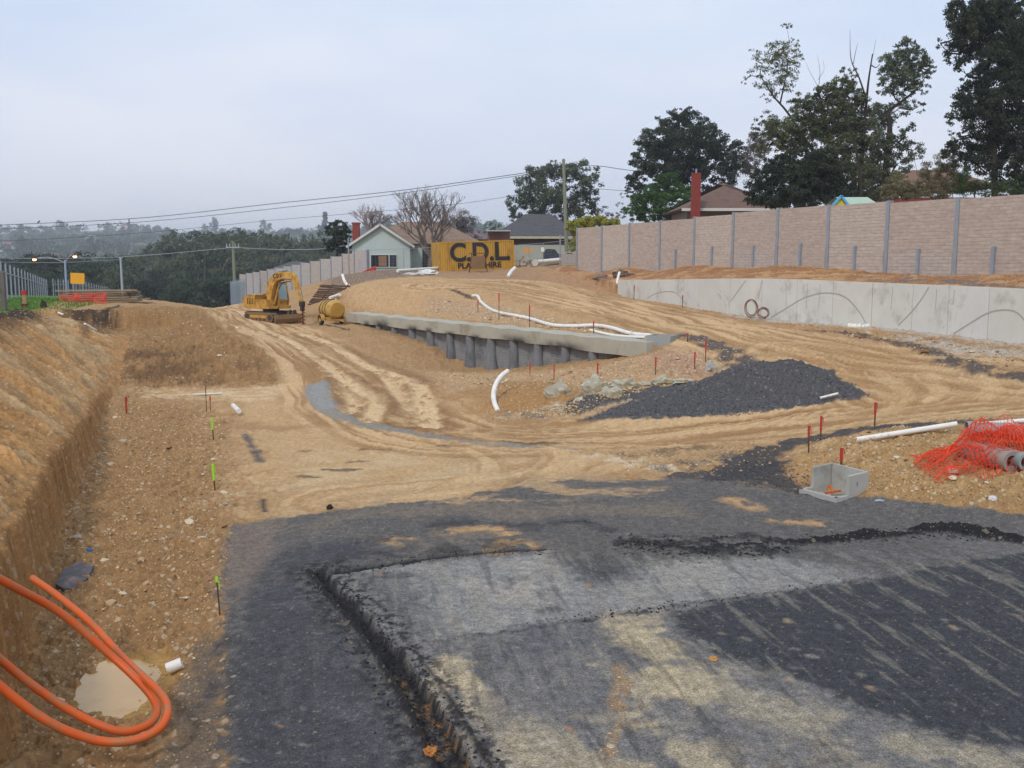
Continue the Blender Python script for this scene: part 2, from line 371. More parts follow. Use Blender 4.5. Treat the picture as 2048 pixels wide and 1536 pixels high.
def apply(i, a, c=None, rgh=None, st=None, asp=None, d=None, klass=None, wt=None):
    if c is not None: col[i] += (c3(c)-col[i])*a[:, None]
    if rgh is not None: rough[i] += (rgh-rough[i])*a
    if st is not None: stony[i] += (st-stony[i])*a
    if asp is not None: asph[i] += (asp-asph[i])*a
    if wt is not None: wet[i] += (wt-wet[i])*a
    if d is not None: disp[i] += d*a
    if klass is not None: cls[i[a > .5]] = klass
def paint(poly, c, a=1, edge=.3, warp=.3, wf=1.2, patch=None, world=False, **k):
    w_ = poly if world else h2(poly); i = box_idx(w_, edge*2+warp+.3); x, y = X[i], Y[i]
    s = poly_sdf(x, y, w_)+warp*fbm(x*wf, y*wf, 4, 21)+edge*1.1*fbm(x*6, y*6, 4, 22); al = sstep(-s, -edge, edge)*a*(1 if 1 else 0)
    if patch: al = al*sstep(fbm(x*patch[0]+3, y*patch[0]*(patch[2] if len(patch) > 2 else 1), 5, 33), patch[1]-.15, patch[1]+.15)
    apply(i, al, c, **k)
def line(pts, c, w_=.3, a=1, edge=.15, warp=.1, wf=2., patch=None, taper=None, **k):
    q = [(v.x, v.y) for v in smooth_line([(p[0], p[1], 0) for p in h2(pts)], 5)]; i = box_idx(q, w_+edge+warp+.1); x, y = X[i], Y[i]
    d, s, p = seg_dist(x, y, q); L = p.max() if len(p) else 1
    ww = w_ if taper is None else lerp(w_*taper[0], w_*taper[1], p/max(L, .01))
    d = d+warp*fbm(x*wf, y*wf, 3, 25); al = sstep(ww-d, -edge, edge)*a
    if patch: al = al*sstep(fbm(x*patch[0], y*patch[0], 4, 35), patch[1]-.2, patch[1]+.2)
    apply(i, al, c, **k)
def road(pts, half, a=.8, seed=0, freq=7., klass=None):
    """compacted haul road: parallel tyre streaks running along the line"""
    q = [(v.x, v.y) for v in smooth_line([(p[0], p[1], 0) for p in h2(pts)], 6)]; i = box_idx(q, half+1); x, y = X[i], Y[i]
    d, s, p = seg_dist(x, y, q); o = d*s+.25*fbm(p*.22, s*0+seed, 2, 50+seed)
    al = sstep(half-d+.4*fbm(x*.8, y*.8, 3, 51), -.5, .6)*a
    n = fbm(o*freq*.35, p*.10, 3, 60+seed)+.5*fbm(o*freq, p*.25, 2, 61+seed)
    c = c3(S(164,122,74))+(c3(S(208,170,122))-c3(S(164,122,74)))*sstep(n, -.25, .32)[:, None]
    c = c*(1-.25*sstep(-n, .45, .9))[:, None]
    col[i] += (c-col[i])*al[:, None]; rough[i] += (.22-rough[i])*al; stony[i] += (.15-stony[i])*al
    disp[i] += al*(.035*n+.012*np.sign(np.sin(p*14))*sstep(n, .1, .3)*(Y[i] < 60))
    if klass: cls[i[al > .5*a]] = klass
def ridge(pts, hts, slope, c, noise=.05, asp=.9, klass=None, st=.3):
    """heap along a line (world xyz of its crest)"""
    q = [(p[0], p[1]) for p in pts]; i = box_idx(q, max(hts)/slope+.6); x, y = X[i], Y[i]
    d, s, p = seg_dist(x, y, q); L = [0]
    for k in range(len(q)-1): L.append(L[-1]+math.hypot(q[k+1][0]-q[k][0], q[k+1][1]-q[k][1]))
    hh = np.interp(p, L, hts)-slope*d*(1+.25*fbm(x*.9, y*.9, 2, 70))+noise*(fbm(x*3, y*3, 3, 71)+.9*fbm(x*11, y*11, 3, 72))*np.clip(np.interp(p, L, hts)*4, 0, 1)
    a = sstep(hh, 0.0, .03); disp[i] += np.maximum(hh, 0); apply(i, a, c, asp=asp, st=st, rgh=.25)
    if klass: cls[i[a > .5]] = klass
# --- broad soil colours
col += (c3(S(176,134,86))-col)*.0
far_ = sstep(Y, 26, 45)
col *= (1+.10*nA)[:, None]
# left floor, rubble soil
paint([(100,1180),(60,1600),(300,1600),(440,1250),(480,1000),(470,830),(230,780),(150,980)], S(160,119,72), .9, .6, .5, rgh=1.0, st=.85)
# dried sand pad
paint([(490,1035),(480,900),(440,800),(300,775),(620,770),(640,830),(780,870),(1000,895),(1200,900),(1400,900),(1480,960),(1150,955),(1000,985),(700,1020)], S(200,161,112), .85, .8, .8, rgh=.28, st=.25)
paint([(600,900),(1000,905),(1150,960),(1000,1000),(600,1020),(500,980)], S(204,172,128), .8, .8, 1.2, patch=(.7,0,1.6), rgh=.2)
paint([(270,775),(620,768),(600,800),(420,800),(280,800)], S(214,182,140), .8, .5, .8, patch=(.8,.0,3))
# centre basin slopes
paint([(640,740),(880,745),(1000,780),(1000,840),(800,850),(700,800)], S(172,128,78), .8, .8, .8, rgh=.6)
# mound of fill
paint([(235,770),(300,775),(640,758),(620,700),(560,660),(470,625),(300,612),(220,640)], S(150,111,66), .95, .8, .8, rgh=1.5, st=.3)
paint([(235,770),(300,775),(640,758),(600,690),(500,720),(380,700),(260,700)], S(124,90,54), .6, .6, 1.0, patch=(.7,.0), rgh=1.5, st=.4)
paint([(220,700),(330,690),(420,740),(300,765),(240,750)], S(106,76,46), .75, .8, 1.0, patch=(.8,-.15), rgh=1.4)
paint([(400,615),(520,635),(620,700),(600,740),(500,660)], S(176,136,88), .5, 1, .6)
# front of the wall, island
paint([(830,740),(940,748),(1100,742),(1290,712),(1420,690),(1450,720),(1400,770),(1250,800),(1150,775),(1000,760),(900,790)], S(184,146,104), .9, .5, .4, rgh=.9, st=1.2)
paint([(1290,712),(1400,680),(1450,715),(1400,760),(1320,745)], S(174,134,106), .8, .5, .4, rgh=1.0, st=1.6)
paint([(990,760),(1150,775),(1140,830),(1000,830)], S(166,122,70), .9, .25, .2, rgh=.7, st=.6)
paint([(1000,832),(1150,832),(1350,800),(1400,770),(1330,775),(1230,795)], S(196,172,140), .8, .3, .3, rgh=.8, st=1.6)
line([(1020,826),(1080,828),(1150,832),(1210,828)], S(92,88,84), .25, .8, patch=(2,0), asp=.5)
# behind the beam
paint([(690,600),(720,560),(860,552),(1000,590),(1100,620),(1280,665),(1300,680),(960,645),(700,622)], S(190,148,98), .9, .6, .4, rgh=.7, st=.9)
paint([(860,590),(1000,610),(1120,640),(1290,668),(1300,684),(1000,650),(850,625)], S(176,140,104), .8, .5, .5, rgh=.9, st=1.5)
paint([(650,552),(820,535),(880,552),(740,562),(650,590)], S(122,100,84), .9, .8, .6, rgh=1.2, st=1.0)
paint([(880,540),(1260,528),(1240,560),(1000,566),(880,552)], S(160,122,90), .8, 1, .8, rgh=.9)
paint([(1060,545),(1240,530),(1260,560),(1230,590),(1100,560)], S(172,126,82), .9, 1, .8, rgh=1.2, st=1.0)
# strip between the two walls
i = np.nonzero(WK > .5)[0]; a_ = np.ones(len(i))*.95*(Y[i] < 95)
apply(i, a_, S(156,104,62), rgh=.8, st=.4)
a_ = sstep(nB[i]+nA[i], -.1, .5)*.7*(Y[i] < 95); apply(i, a_, S(190,150,98))
a_ = sstep(WS[i], 0, 3.)*.0
paint([(1700,552),(2048,566),(2048,578),(1750,566)], S(104,96,92), .8, .4, .5, patch=(.8,.1), asp=.5)
# slope by the wall's foot
paint([(1440,628),(1550,644),(1780,662),(2048,694),(2200,730),(2200,700),(2048,690),(1780,658),(1550,640)], S(190,184,176), .85, .3, .3, rgh=.6, st=1.2)
paint([(1780,668),(2048,700),(2200,760),(2048,760),(1900,715)], S(182,174,164), .8, .5, .5, patch=(1.5,-.2), st=1.6, rgh=.9)
paint([(1440,640),(1600,655),(1750,680),(1900,730),(2000,745),(1800,740),(1600,690)], S(180,136,92), .7, .6, .5, rgh=.5)
# foreground berm on the right
paint([(1560,900),(1620,870),(1760,845),(2048,835),(2400,840),(2400,1080),(2048,1026),(1850,1006),(1740,992),(1690,960),(1600,960)], S(174,134,82), .95, .25, .2, rgh=1.1, st=1.2)
paint([(1580,905),(1700,880),(2048,880),(2100,980),(1850,975),(1700,930)], S(186,150,100), .6, .4, .5, patch=(1.5,0), rgh=1)
paint([(1750,860),(2048,838),(2048,860),(1900,872)], S(150,128,100), .5, .3, .4, patch=(1.2,0))
# --- haul roads (class 1 = dirt road)
road([(395,611),(450,614),(520,650),(600,690),(680,740),(730,800),(800,840),(900,868),(1050,878),(1250,872),(1450,855),(1650,832),(1850,805),(2048,785),(2300,780)], 2.3, .9, 1, klass=1)
road([(860,572),(1000,578),(1150,605),(1300,640),(1450,680),(1600,722),(1720,765),(1800,790)], 1.7, .95, 2, klass=1)
road([(880,560),(1050,566),(1200,598),(1350,632),(1500,668),(1700,715),(1900,750),(2100,768)], 2.0, .9, 3, klass=1)
road([(1600,700),(1800,730),(2048,760)], 2.2, .5, 7, klass=1)
road([(640,700),(720,740),(780,780),(820,820),(900,852)], 1.2, .6, 4, klass=1)
road([(1600,890),(1400,900),(1250,925),(1100,960),(900,985),(700,1000)], 1.6, .45, 5)
road([(960,880),(1110,900),(1120,935),(1050,975),(950,1010)], .55, .7, 6, freq=5)
road([(850,880),(950,905),(970,940),(900,985),(800,1010)], .45, .6, 8, freq=5)
for l in ([(1740,745),(1790,775),(1800,800),(1760,822)], [(1840,750),(1870,780),(1850,800)], [(1930,752),(1975,775),(1960,795)]): road(l, .45, .6, 9, freq=5)
TR = S(216,180,132)
for l in ([(455,618),(520,652),(590,688),(650,730),(700,775),(715,820),(745,848)], [(600,668),(700,712),(770,750),(800,790),(835,825),(860,856)], [(640,720),(700,765),(755,800),(740,840)],[(760,745),(820,760),(850,800),(862,855)]):
    line(l, S(150,108,66), .62, .55, .2, .1, patch=(1.2,-.2), d=.03); line(l, TR, .27, .95, .10, .08, patch=(2.5,-.45), rgh=.15, d=-.04)
line([(660,560+130),(730,712),(800,740),(850,765)], S(120,86,52), .3, .4, .2)
line([(700,745),(760,790),(800,835)], S(128,92,56), .2, .5, .2, d=.03)
# dark brown rut and ridge by the slurry strip
line([(650,760),(665,800),(720,838),(800,856),(900,876),(1000,888),(1100,890)], S(122,86,50), .22, .6, .2, .12, patch=(1.2,-.2), d=.07)
line([(1010,885),(1050,890),(1110,889)], S(84,60,38), .12, .8, .1)
# grey slurry strip (class 3)
line([(636,770),(640,800),(665,826),(720,848),(800,862),(870,874),(960,888),(1060,894),(1150,897)], S(136,133,127), .30, .85, .08, .08, taper=(1.35,.22), rgh=.1, st=.1, wt=0, klass=3)
line([(636,770),(638,795),(655,815)], S(150,150,150), .3, .6, .2, .1, wt=.3)
# dark spots on the sand pad
for p in ([(725,898),(778,899)], [(650,941),(716,938)], [(830,943),(900,892)][:0] or [(880,892),(915,893)], [(600,902),(618,903)], [(600,950),(640,955)], [(440,790),(385,788)],[(1135,895),(1190,930)][:0] or [(700,925),(735,924)]):
    line([p[0], ((p[0][0]+p[1][0])/2, (p[0][1]+p[1][1])/2+1), p[1]], S(84,66,56), .07, .8, .07, .05)
line([(488,868),(500,885),(512,905)], S(88,84,84), .08, .9, .1, .1, asp=.6)
line([(512,905),(520,925)], S(84,80,80), .09, .8, .08, .08)
line([(525,1000),(530,1022)], S(60,58,66), .05, .9, .05, .05)
line([(590,855),(470,850),(450,845)], S(150,108,66), .4, .5, .3, .3, d=-.05)
# wheel ruts of mud to the right of centre
paint([(1200,905),(1500,880),(1560,900),(1480,945),(1380,960),(1300,930)], S(176,138,94), .7, .4, .5, rgh=.9, st=1.0)
line([(1260,910),(1330,905),(1390,895)], S(110,88,66), .28, .7, .2, .25, patch=(1.6,0), d=.05)
line([(1190,915),(1280,930),(1350,940)], S(214,196,168), .25, .7, .2, .3, patch=(2,0), st=2)
line([(1350,935),(1430,925),(1460,910)], S(96,90,84), .35, .8, .2, .25, patch=(1.6,-.1), asp=.6, st=1)
# black gravel trails (class 4)
GR = S(64,62,64)
line([(1390,962),(1460,955),(1500,925),(1540,900),(1600,885),(1680,868),(1780,855),(1880,848),(2048,846)], GR, .35, .95, .12, .2, taper=(1.9,.35), rgh=.4, st=.2, asp=1, d=.02, klass=4)
paint([(1380,962),(1500,925),(1580,920),(1570,950),(1640,985),(1620,1000),(1480,975)], GR, .95, .12, .15, rgh=.4, st=.3, asp=1, klass=4)
line([(1620,662),(1700,668),(1760,680),(1850,700),(1920,728),(1990,748),(2080,758)], S(74,68,68), .32, .9, .15, .2, taper=(.5,1.4), patch=(1.2,-.4), rgh=.8, st=.5, asp=.8, d=.04, klass=4)
line([(1350,672),(1400,680),(1450,700),(1480,722),(1500,742)], S(80,72,72), .4, .95, .15, .25, patch=(1.5,-.35), rgh=.6, st=.8, asp=.8, klass=4)
line([(1150,586),(1200,590),(1300,612),(1400,628)], S(110,98,92), .22, .6, .2, .2, patch=(1,0), asp=.4)
line([(905,580),(925,588),(945,598)], S(60,52,52), .18, .9, .15, .1)
# gravel heap (class 5)
HP = [PY(*a) for a in [(1165,836,26.6),(1300,802,27.3),(1400,776,27.4),(1490,749,27.6),(1590,742,26.8),(1655,768,25.6),(1700,792,24.9)]]
ridge(HP, [max(p[2]-gz(p[0], p[1]), .12)+(.28 if 3 <= HP.index(p) <= 4 else .1) for p in HP], .42, S(80,78,80), .05)
paint([(1150,842),(1215,818),(1290,798),(1345,786),(1400,776),(1450,762),(1500,752),(1580,748),(1630,756),(1670,774),(1706,796),(1690,803),(1600,814),(1500,825),(1400,834),(1280,840)], S(80,78,80), 1, .08, .05, asp=1, st=.25, rgh=.3, klass=5)
# --- asphalt (class 2)
ASP = [(455,2400),(455,1536),(445,1270),(452,1150),(462,1050),(560,1036),(700,1018),(900,997),(1000,978),(1150,958),(1400,960),(1480,965),(1600,988),(1740,995),(1850,1006),(2048,1027),(2400,1070),(2800,2400)]
paint(ASP, S(92,88,86), 1, .05, .09, 2.5, rgh=.08, st=.12, asp=1, klass=2)
paint([(1150,958),(1400,960),(1600,988),(1300,1060),(900,1090),(700,1060),(470,1060),(560,1036),(900,997)], S(122,108,94), .55, .8, .8, patch=(.5,0,2))
paint([(1150,950),(1000,975),(900,990),(900,1010),(1100,1000),(1300,985),(1300,960)], S(178,146,108), .7, .4, .5, patch=(.8,.1,2))
for l in ([(900,1062),(980,1058),(1030,1075),(1000,1100)], [(780,1078),(795,1080)], [(1000,1085),(1050,1090)], [(1560,1040),(1660,1050)], [(1460,1000),(1500,1015)]): line(l, S(186,146,100), .2, .8, .15, .15, patch=(2,-.1))
# shoulder of dark crushed rock at the left of the asphalt
paint([(290,1600),(340,1420),(385,1300),(440,1240),(458,1300),(458,1600)], S(112,96,80), .95, .15, .15, rgh=.5, st=.5, asp=.7)
paint([(430,1150),(465,1045),(560,1036),(540,1120),(480,1200),(450,1230)], S(118,104,94), .9, .15, .15, asp=.8)
# fresh dark strip left of the trench
paint([(455,2400),(450,1300),(500,1190),(545,1120),(640,1085),(800,1070),(700,1115),(640,1150),(760,1290),(860,1440),(940,1640),(1200,2400)], S(68,68,72), .9, .3, .3, rgh=.06)
paint([(540,1160),(620,1150),(700,1230),(800,1380),(860,1530),(760,1540),(640,1300)], S(96,95,98), .5, .5, .5, patch=(1,0))
# pale worn slab right of the trench
paint([(655,1144),(760,1130),(1085,1104),(1200,1160),(1290,1128),(1560,1112),(1760,1150),(1440,1196),(1300,1216),(960,1266),(850,1280),(790,1300)], S(134,130,127), .95, .10, .06, d=-.03, rgh=.06)
paint([(670,1150),(820,1140),(860,1200),(900,1260),(800,1290)], S(96,94,95), .8, .3, .3)
paint([(950,1140),(1080,1115),(1160,1170),(1080,1230),(900,1240)], S(158,150,140), .7, .4, .5, patch=(1.5,0))
paint([(1280,1130),(1420,1118),(1450,1170),(1300,1190)], S(150,144,136), .6, .4, .4)
paint([(1090,1104),(1180,1130),(1290,1122),(1290,1140),(1200,1180),(1150,1150)], S(70,70,76), .6, .2, .25, 2.5)
for l in ([(1020,1160),(1090,1180)], [(1080,1195),(1100,1210)], [(760,1145),(800,1148)]): line(l, S(84,82,84), .18, .8, .12, .15, patch=(2,0))
# broad slab below the joint
paint([(790,1300),(960,1266),(1300,1216),(1440,1196),(1760,1150),(2100,1085),(2800,1100),(2800,2400),(1300,2400),(960,1600)], S(112,108,106), .95, .10, .06, d=-.03, rgh=.05)
paint([(1330,1222),(1440,1200),(1740,1156),(2100,1090),(2900,1150),(2900,1600),(2100,1500),(1900,1478),(1720,1405),(1560,1340),(1420,1300),(1340,1250)], S(56,57,62), .95, .10, .12)
paint([(1220,1225),(1320,1225),(1380,1300),(1440,1390),(1300,1440),(1230,1350)], S(174,157,128), .9, .25, .3, patch=(1.2,-.2))
paint([(860,1310),(950,1300),(985,1400),(940,1430),(880,1370)], S(176,158,130), .95, .15, .2, patch=(2,-.25))
paint([(950,1420),(1150,1440),(1500,1480),(1900,1540),(1900,1800),(1000,1700)], S(168,152,126), .8, .3, .5, patch=(1.0,-.05))
paint([(1450,1330),(1560,1345),(1720,1410),(1900,1482),(2048,1500),(2100,1560),(1800,1530),(1550,1450),(1420,1400)], S(156,144,124), .75, .2, .3, patch=(1.1,-.1))
paint([(950,1240),(1230,1225),(1230,1400),(1000,1440),(960,1340)], S(88,88,94), .6, .4, .4, patch=(1,0))
paint([(1500,1480),(1700,1500),(1900,1600),(1500,1600)], S(84,84,90), .7, .4, .4, patch=(1,0))
paint([(1600,1110),(1800,1080),(2100,1070),(2100,1095),(1740,1156)], S(104,100,100), .7, .3, .3, patch=(1,0))
for q in range(50):
    px = random.uniform(1350,2040); py = random.uniform(1190,1480); r_ = random.uniform(.008,.035)
    line([(px,py),(px+random.uniform(2,12),py+random.uniform(1,7))], random.choice([S(150,142,132), S(176,150,118), S(120,116,116)]), r_, .55, .04, .05)
for q in range(40):
    px = random.uniform(470,1350); py = random.uniform(1130,1520); r_ = random.uniform(.008,.025)
    line([(px,py),(px+random.uniform(4,20),py+random.uniform(2,8))], random.choice([S(150,142,132), S(170,130,92), S(124,118,114)]), r_, .7, .03, .03)
line([(1235,1330),(1240,1400),(1225,1460),(1215,1510)], S(150,122,90), .07, .85, .06, .08, patch=(4,-.1), st=1)
# faint drag streaks over the paving
_a, _b = hit(1600,1210), hit(1950,1480); _t = math.atan2(_b.y-_a.y, _b.x-_a.x); i = np.nonzero((cls == 2) & (Y < 18))[0]; xr = X[i]*math.cos(_t)+Y[i]*math.sin(_t); yr = -X[i]*math.sin(_t)+Y[i]*math.cos(_t)
sk = fbm(xr*.55, yr*5, 4, 95); sk2 = fbm(xr*2.5, yr*22, 3, 96)
_p = h2([(655,1144),(1085,1104),(1600,1100),(2300,1080),(3200,1100),(3200,2600),(1400,2600),(960,1600),(790,1300)]); ins = sstep(-poly_sdf(X[i], Y[i], _p), -.1, .3); apply(i, sstep(sk+.3*sk2, .18, .6)*(.08+.34*ins), S(138,130,118)); apply(i, sstep(-sk-.2*sk2, .2, .6)*(.1+.3*ins), S(58,58,61))
col[i] *= (1+.26*fbm(X[i]*7, Y[i]*7, 5, 97)+.14*sk2*ins)[:, None]
sp_ = fbm(X[i]*17, Y[i]*17, 3, 98); apply(i, sstep(sp_, .56, .66)*.4, S(160,140,112))
# joints and cracks
line([(960,1266),(1130,1240),(1300,1216),(1430,1195),(1560,1180),(1740,1150)], S(52,52,58), .035, .8, .04, .05, patch=(3,-.1), d=-.01)
line([(655,1144),(760,1129),(900,1111),(1000,1102),(1085,1097)], S(30,30,34), .05, 1, .03, .02, d=-.05)
line([(700,1118),(820,1108),(900,1098),(1000,1090)], S(56,54,56), .28, .7, .2, .2, patch=(2.5,0), rgh=.5)
line([(900,1045),(1000,1052),(1100,1048),(1200,1058)], S(58,56,58), .25, .7, .2, .3, patch=(1.5,.1), rgh=.3)
for l, h_ in (([(1240,1085),(1300,1092),(1370,1100),(1420,1104),(1480,1092),(1560,1084)], .05), ([(1560,1090),(1640,1086),(1700,1078),(1780,1074),(1840,1068)], .10), ([(1820,1062),(1870,1060),(1930,1064),(2000,1078),(2070,1090)], .15), ([(1655,1078),(1700,1073),(1750,1076)], .09),([(1380,1080),(1450,1075),(1540,1080)],.035),([(1110,1046),(1160,1044),(1205,1050)],.035)):
    c_ = hits(l); ridge([(v.x, v.y) for v in c_], [h_*(.5 if k in (0, len(c_)-1) else 1) for k in range(len(c_))], .75, S(38,37,39), .06, klass=2)
paint([(1230,1070),(1400,1070),(1600,1075),(1600,1100),(1400,1115),(1250,1095)], S(46,45,47), .8, .15, .25, patch=(2.2,0), rgh=.7)
# the trench cut
TRN = [(640,1140),(668,1175),(705,1215),(745,1262),(790,1318),(835,1385),(878,1460),(918,1540),(975,1660),(1040,1800)]
line(TRN, S(40,39,42), .11, 1, .03, .03, taper=(.7,1.6), d=-.13, rgh=.4)
q_ = hits(TRN); 
def offs(pts, o): 
    r = []
    for k in range(len(pts)):
        t = (pts[min(k+1, len(pts)-1)]-pts[max(k-1, 0)]); t.z = 0; t.normalize(); r.append((pts[k].x-t.y*o, pts[k].y+t.x*o))
    return r
ridge(offs(q_, -.16), [.05,.06,.05,.05,.05,.06,.06,.07,.07,.07], .9, S(40,39,41), .045, klass=2)
ridge(offs(q_[3:], .27), [.01,.02,.025,.03,.03,.03,.03], .5, S(44,42,43), .03, klass=2)
line([(800,1330),(845,1400),(890,1480),(930,1560)], S(96,90,84), .05, .8, .04, .03, patch=(4,-.1))
line([(850,1380),(905,1465),(955,1560)], S(150,110,66), .05, .7, .05, .05, patch=(5,.1))
line([(790,1320),(830,1400),(870,1490)], S(150,110,66), .04, .6, .05, .05, patch=(5,.15))
# pit hole
paint([(1603,978),(1673,993),(1732,985),(1668,968)], None, 1, .02, .0, d=-.25)
# torn lips of the trench
_q = [(v.x, v.y) for v in smooth_line([(p.x, p.y, 0) for p in q_], 5)]; i = box_idx(_q, .9); d_, s_0, p_0 = seg_dist(X[i], Y[i], _q)
bd_ = sstep(.62-d_, 0, .3); n1_ = fbm(X[i]*7, Y[i]*7, 4, 120); n2_ = fbm(X[i]*19, Y[i]*19, 3, 121)
disp[i] += bd_*(.014*n1_+.009*n2_); apply(i, bd_*sstep(n1_+.5*n2_, -.05, .25)*.85, S(46,44,46)); apply(i, bd_*sstep(-n1_+.4*n2_, .3, .5)*.4*(d_ > .2), S(120,108,90))
# puddle bed
PUD = [(150,1400),(165,1360),(200,1328),(250,1312),(300,1302),(345,1302),(362,1330),(345,1365),(325,1400),(300,1430),(235,1436),(180,1425)]
paint(PUD, S(186,142,74), 1, .12, .06, rgh=.03, st=0, d=-.05)
# --- the cut bank on the left
i = np.nonzero((DB > -.05) & (Y < 47.5) & (X < -3))[0]; db = DB[i]; pb = PB[i]
st1 = fbm(pb*2.2-1.1*db, db*.3, 4, 80); st2 = fbm(pb*.8-.3*db, db*.3, 3, 81); st3 = fbm(pb*8-4*db, db*.8, 3, 82)
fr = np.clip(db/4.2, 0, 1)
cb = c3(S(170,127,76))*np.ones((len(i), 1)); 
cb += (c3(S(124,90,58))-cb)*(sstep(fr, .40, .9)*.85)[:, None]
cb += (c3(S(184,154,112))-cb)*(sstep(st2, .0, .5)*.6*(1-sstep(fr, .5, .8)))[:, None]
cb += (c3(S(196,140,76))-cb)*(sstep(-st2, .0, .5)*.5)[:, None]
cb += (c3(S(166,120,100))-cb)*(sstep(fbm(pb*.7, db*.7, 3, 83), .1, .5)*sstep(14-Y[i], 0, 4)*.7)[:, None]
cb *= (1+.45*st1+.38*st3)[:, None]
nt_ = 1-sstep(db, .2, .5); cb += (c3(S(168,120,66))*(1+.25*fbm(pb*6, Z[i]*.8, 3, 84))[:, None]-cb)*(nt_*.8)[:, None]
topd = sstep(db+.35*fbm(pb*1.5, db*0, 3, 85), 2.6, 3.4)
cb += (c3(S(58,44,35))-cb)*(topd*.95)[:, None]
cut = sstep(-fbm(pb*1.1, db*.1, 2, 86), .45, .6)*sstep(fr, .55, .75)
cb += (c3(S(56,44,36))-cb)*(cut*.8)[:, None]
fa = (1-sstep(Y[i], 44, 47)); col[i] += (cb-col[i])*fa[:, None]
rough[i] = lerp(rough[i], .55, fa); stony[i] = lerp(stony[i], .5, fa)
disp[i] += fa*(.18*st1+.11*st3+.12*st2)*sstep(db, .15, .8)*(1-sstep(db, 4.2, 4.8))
# hollow back cut colour
paint([(145,628),(235,620),(225,668),(160,668)], S(118,84,48), .9, .3, .3, rgh=.9)
line([(135,624),(180,622),(215,619),(245,613)], S(54,44,38), .22, .9, .15, .15)
paint([(214,628),(236,622),(234,650),(220,652)], S(48,40,36), .85, .2, .2)  # shadow in the hole, painted near-black into the ground colour
# grass verge (class 6)
g_ = np.nonzero(((DB > 4.15+.25*nB) & (Y < 60) & (X < -8)) | ((X < -21.6-.3*(Y-44)) & (Y >= 43) & (Y < 110) & (Z < 3)))[0]
col[g_] = c3(S(84,112,44)); rough[g_] = .3; stony[g_] = .05; cls[g_] = 6
# beyond the works
yf = sstep(Y, 84, 100); col += (c3(S(96,98,62))-col)*(yf*(1-0))[:, None]; stony *= 1-yf
# --- micro relief
fade_far = 1-.6*sstep(Y, 40, 90)
clod = np.abs(fbm(X*3.1, Y*3.1, 3, 90)); clod2 = np.abs(fbm(X*8.5, Y*8.5, 3, 91))
mic = rough*(.10*nB*.6+.06*nC+.09*(clod-.25)+.05*(clod2-.25)+.015*nD)
Z2 = Z+disp+mic*fade_far+(1-asph)*.04*nB*.5
# soil tone follows the relief noise: darker hollows, lighter crests
dirt = (1-asph)
col *= (1+(.16*nC+.12*nB+.10*nD)*np.clip(rough, .3, 1.3)*dirt+asph*(.06*nC+.08*nD))[:, None]
lum = (col @ np.array([.3,.59,.11]))[:, None]; col = lerp(col, lum, .10*(1-asph[:, None])); col *= (1+.02*(1-asph))[:, None]
col = np.clip(col, .008, .85)
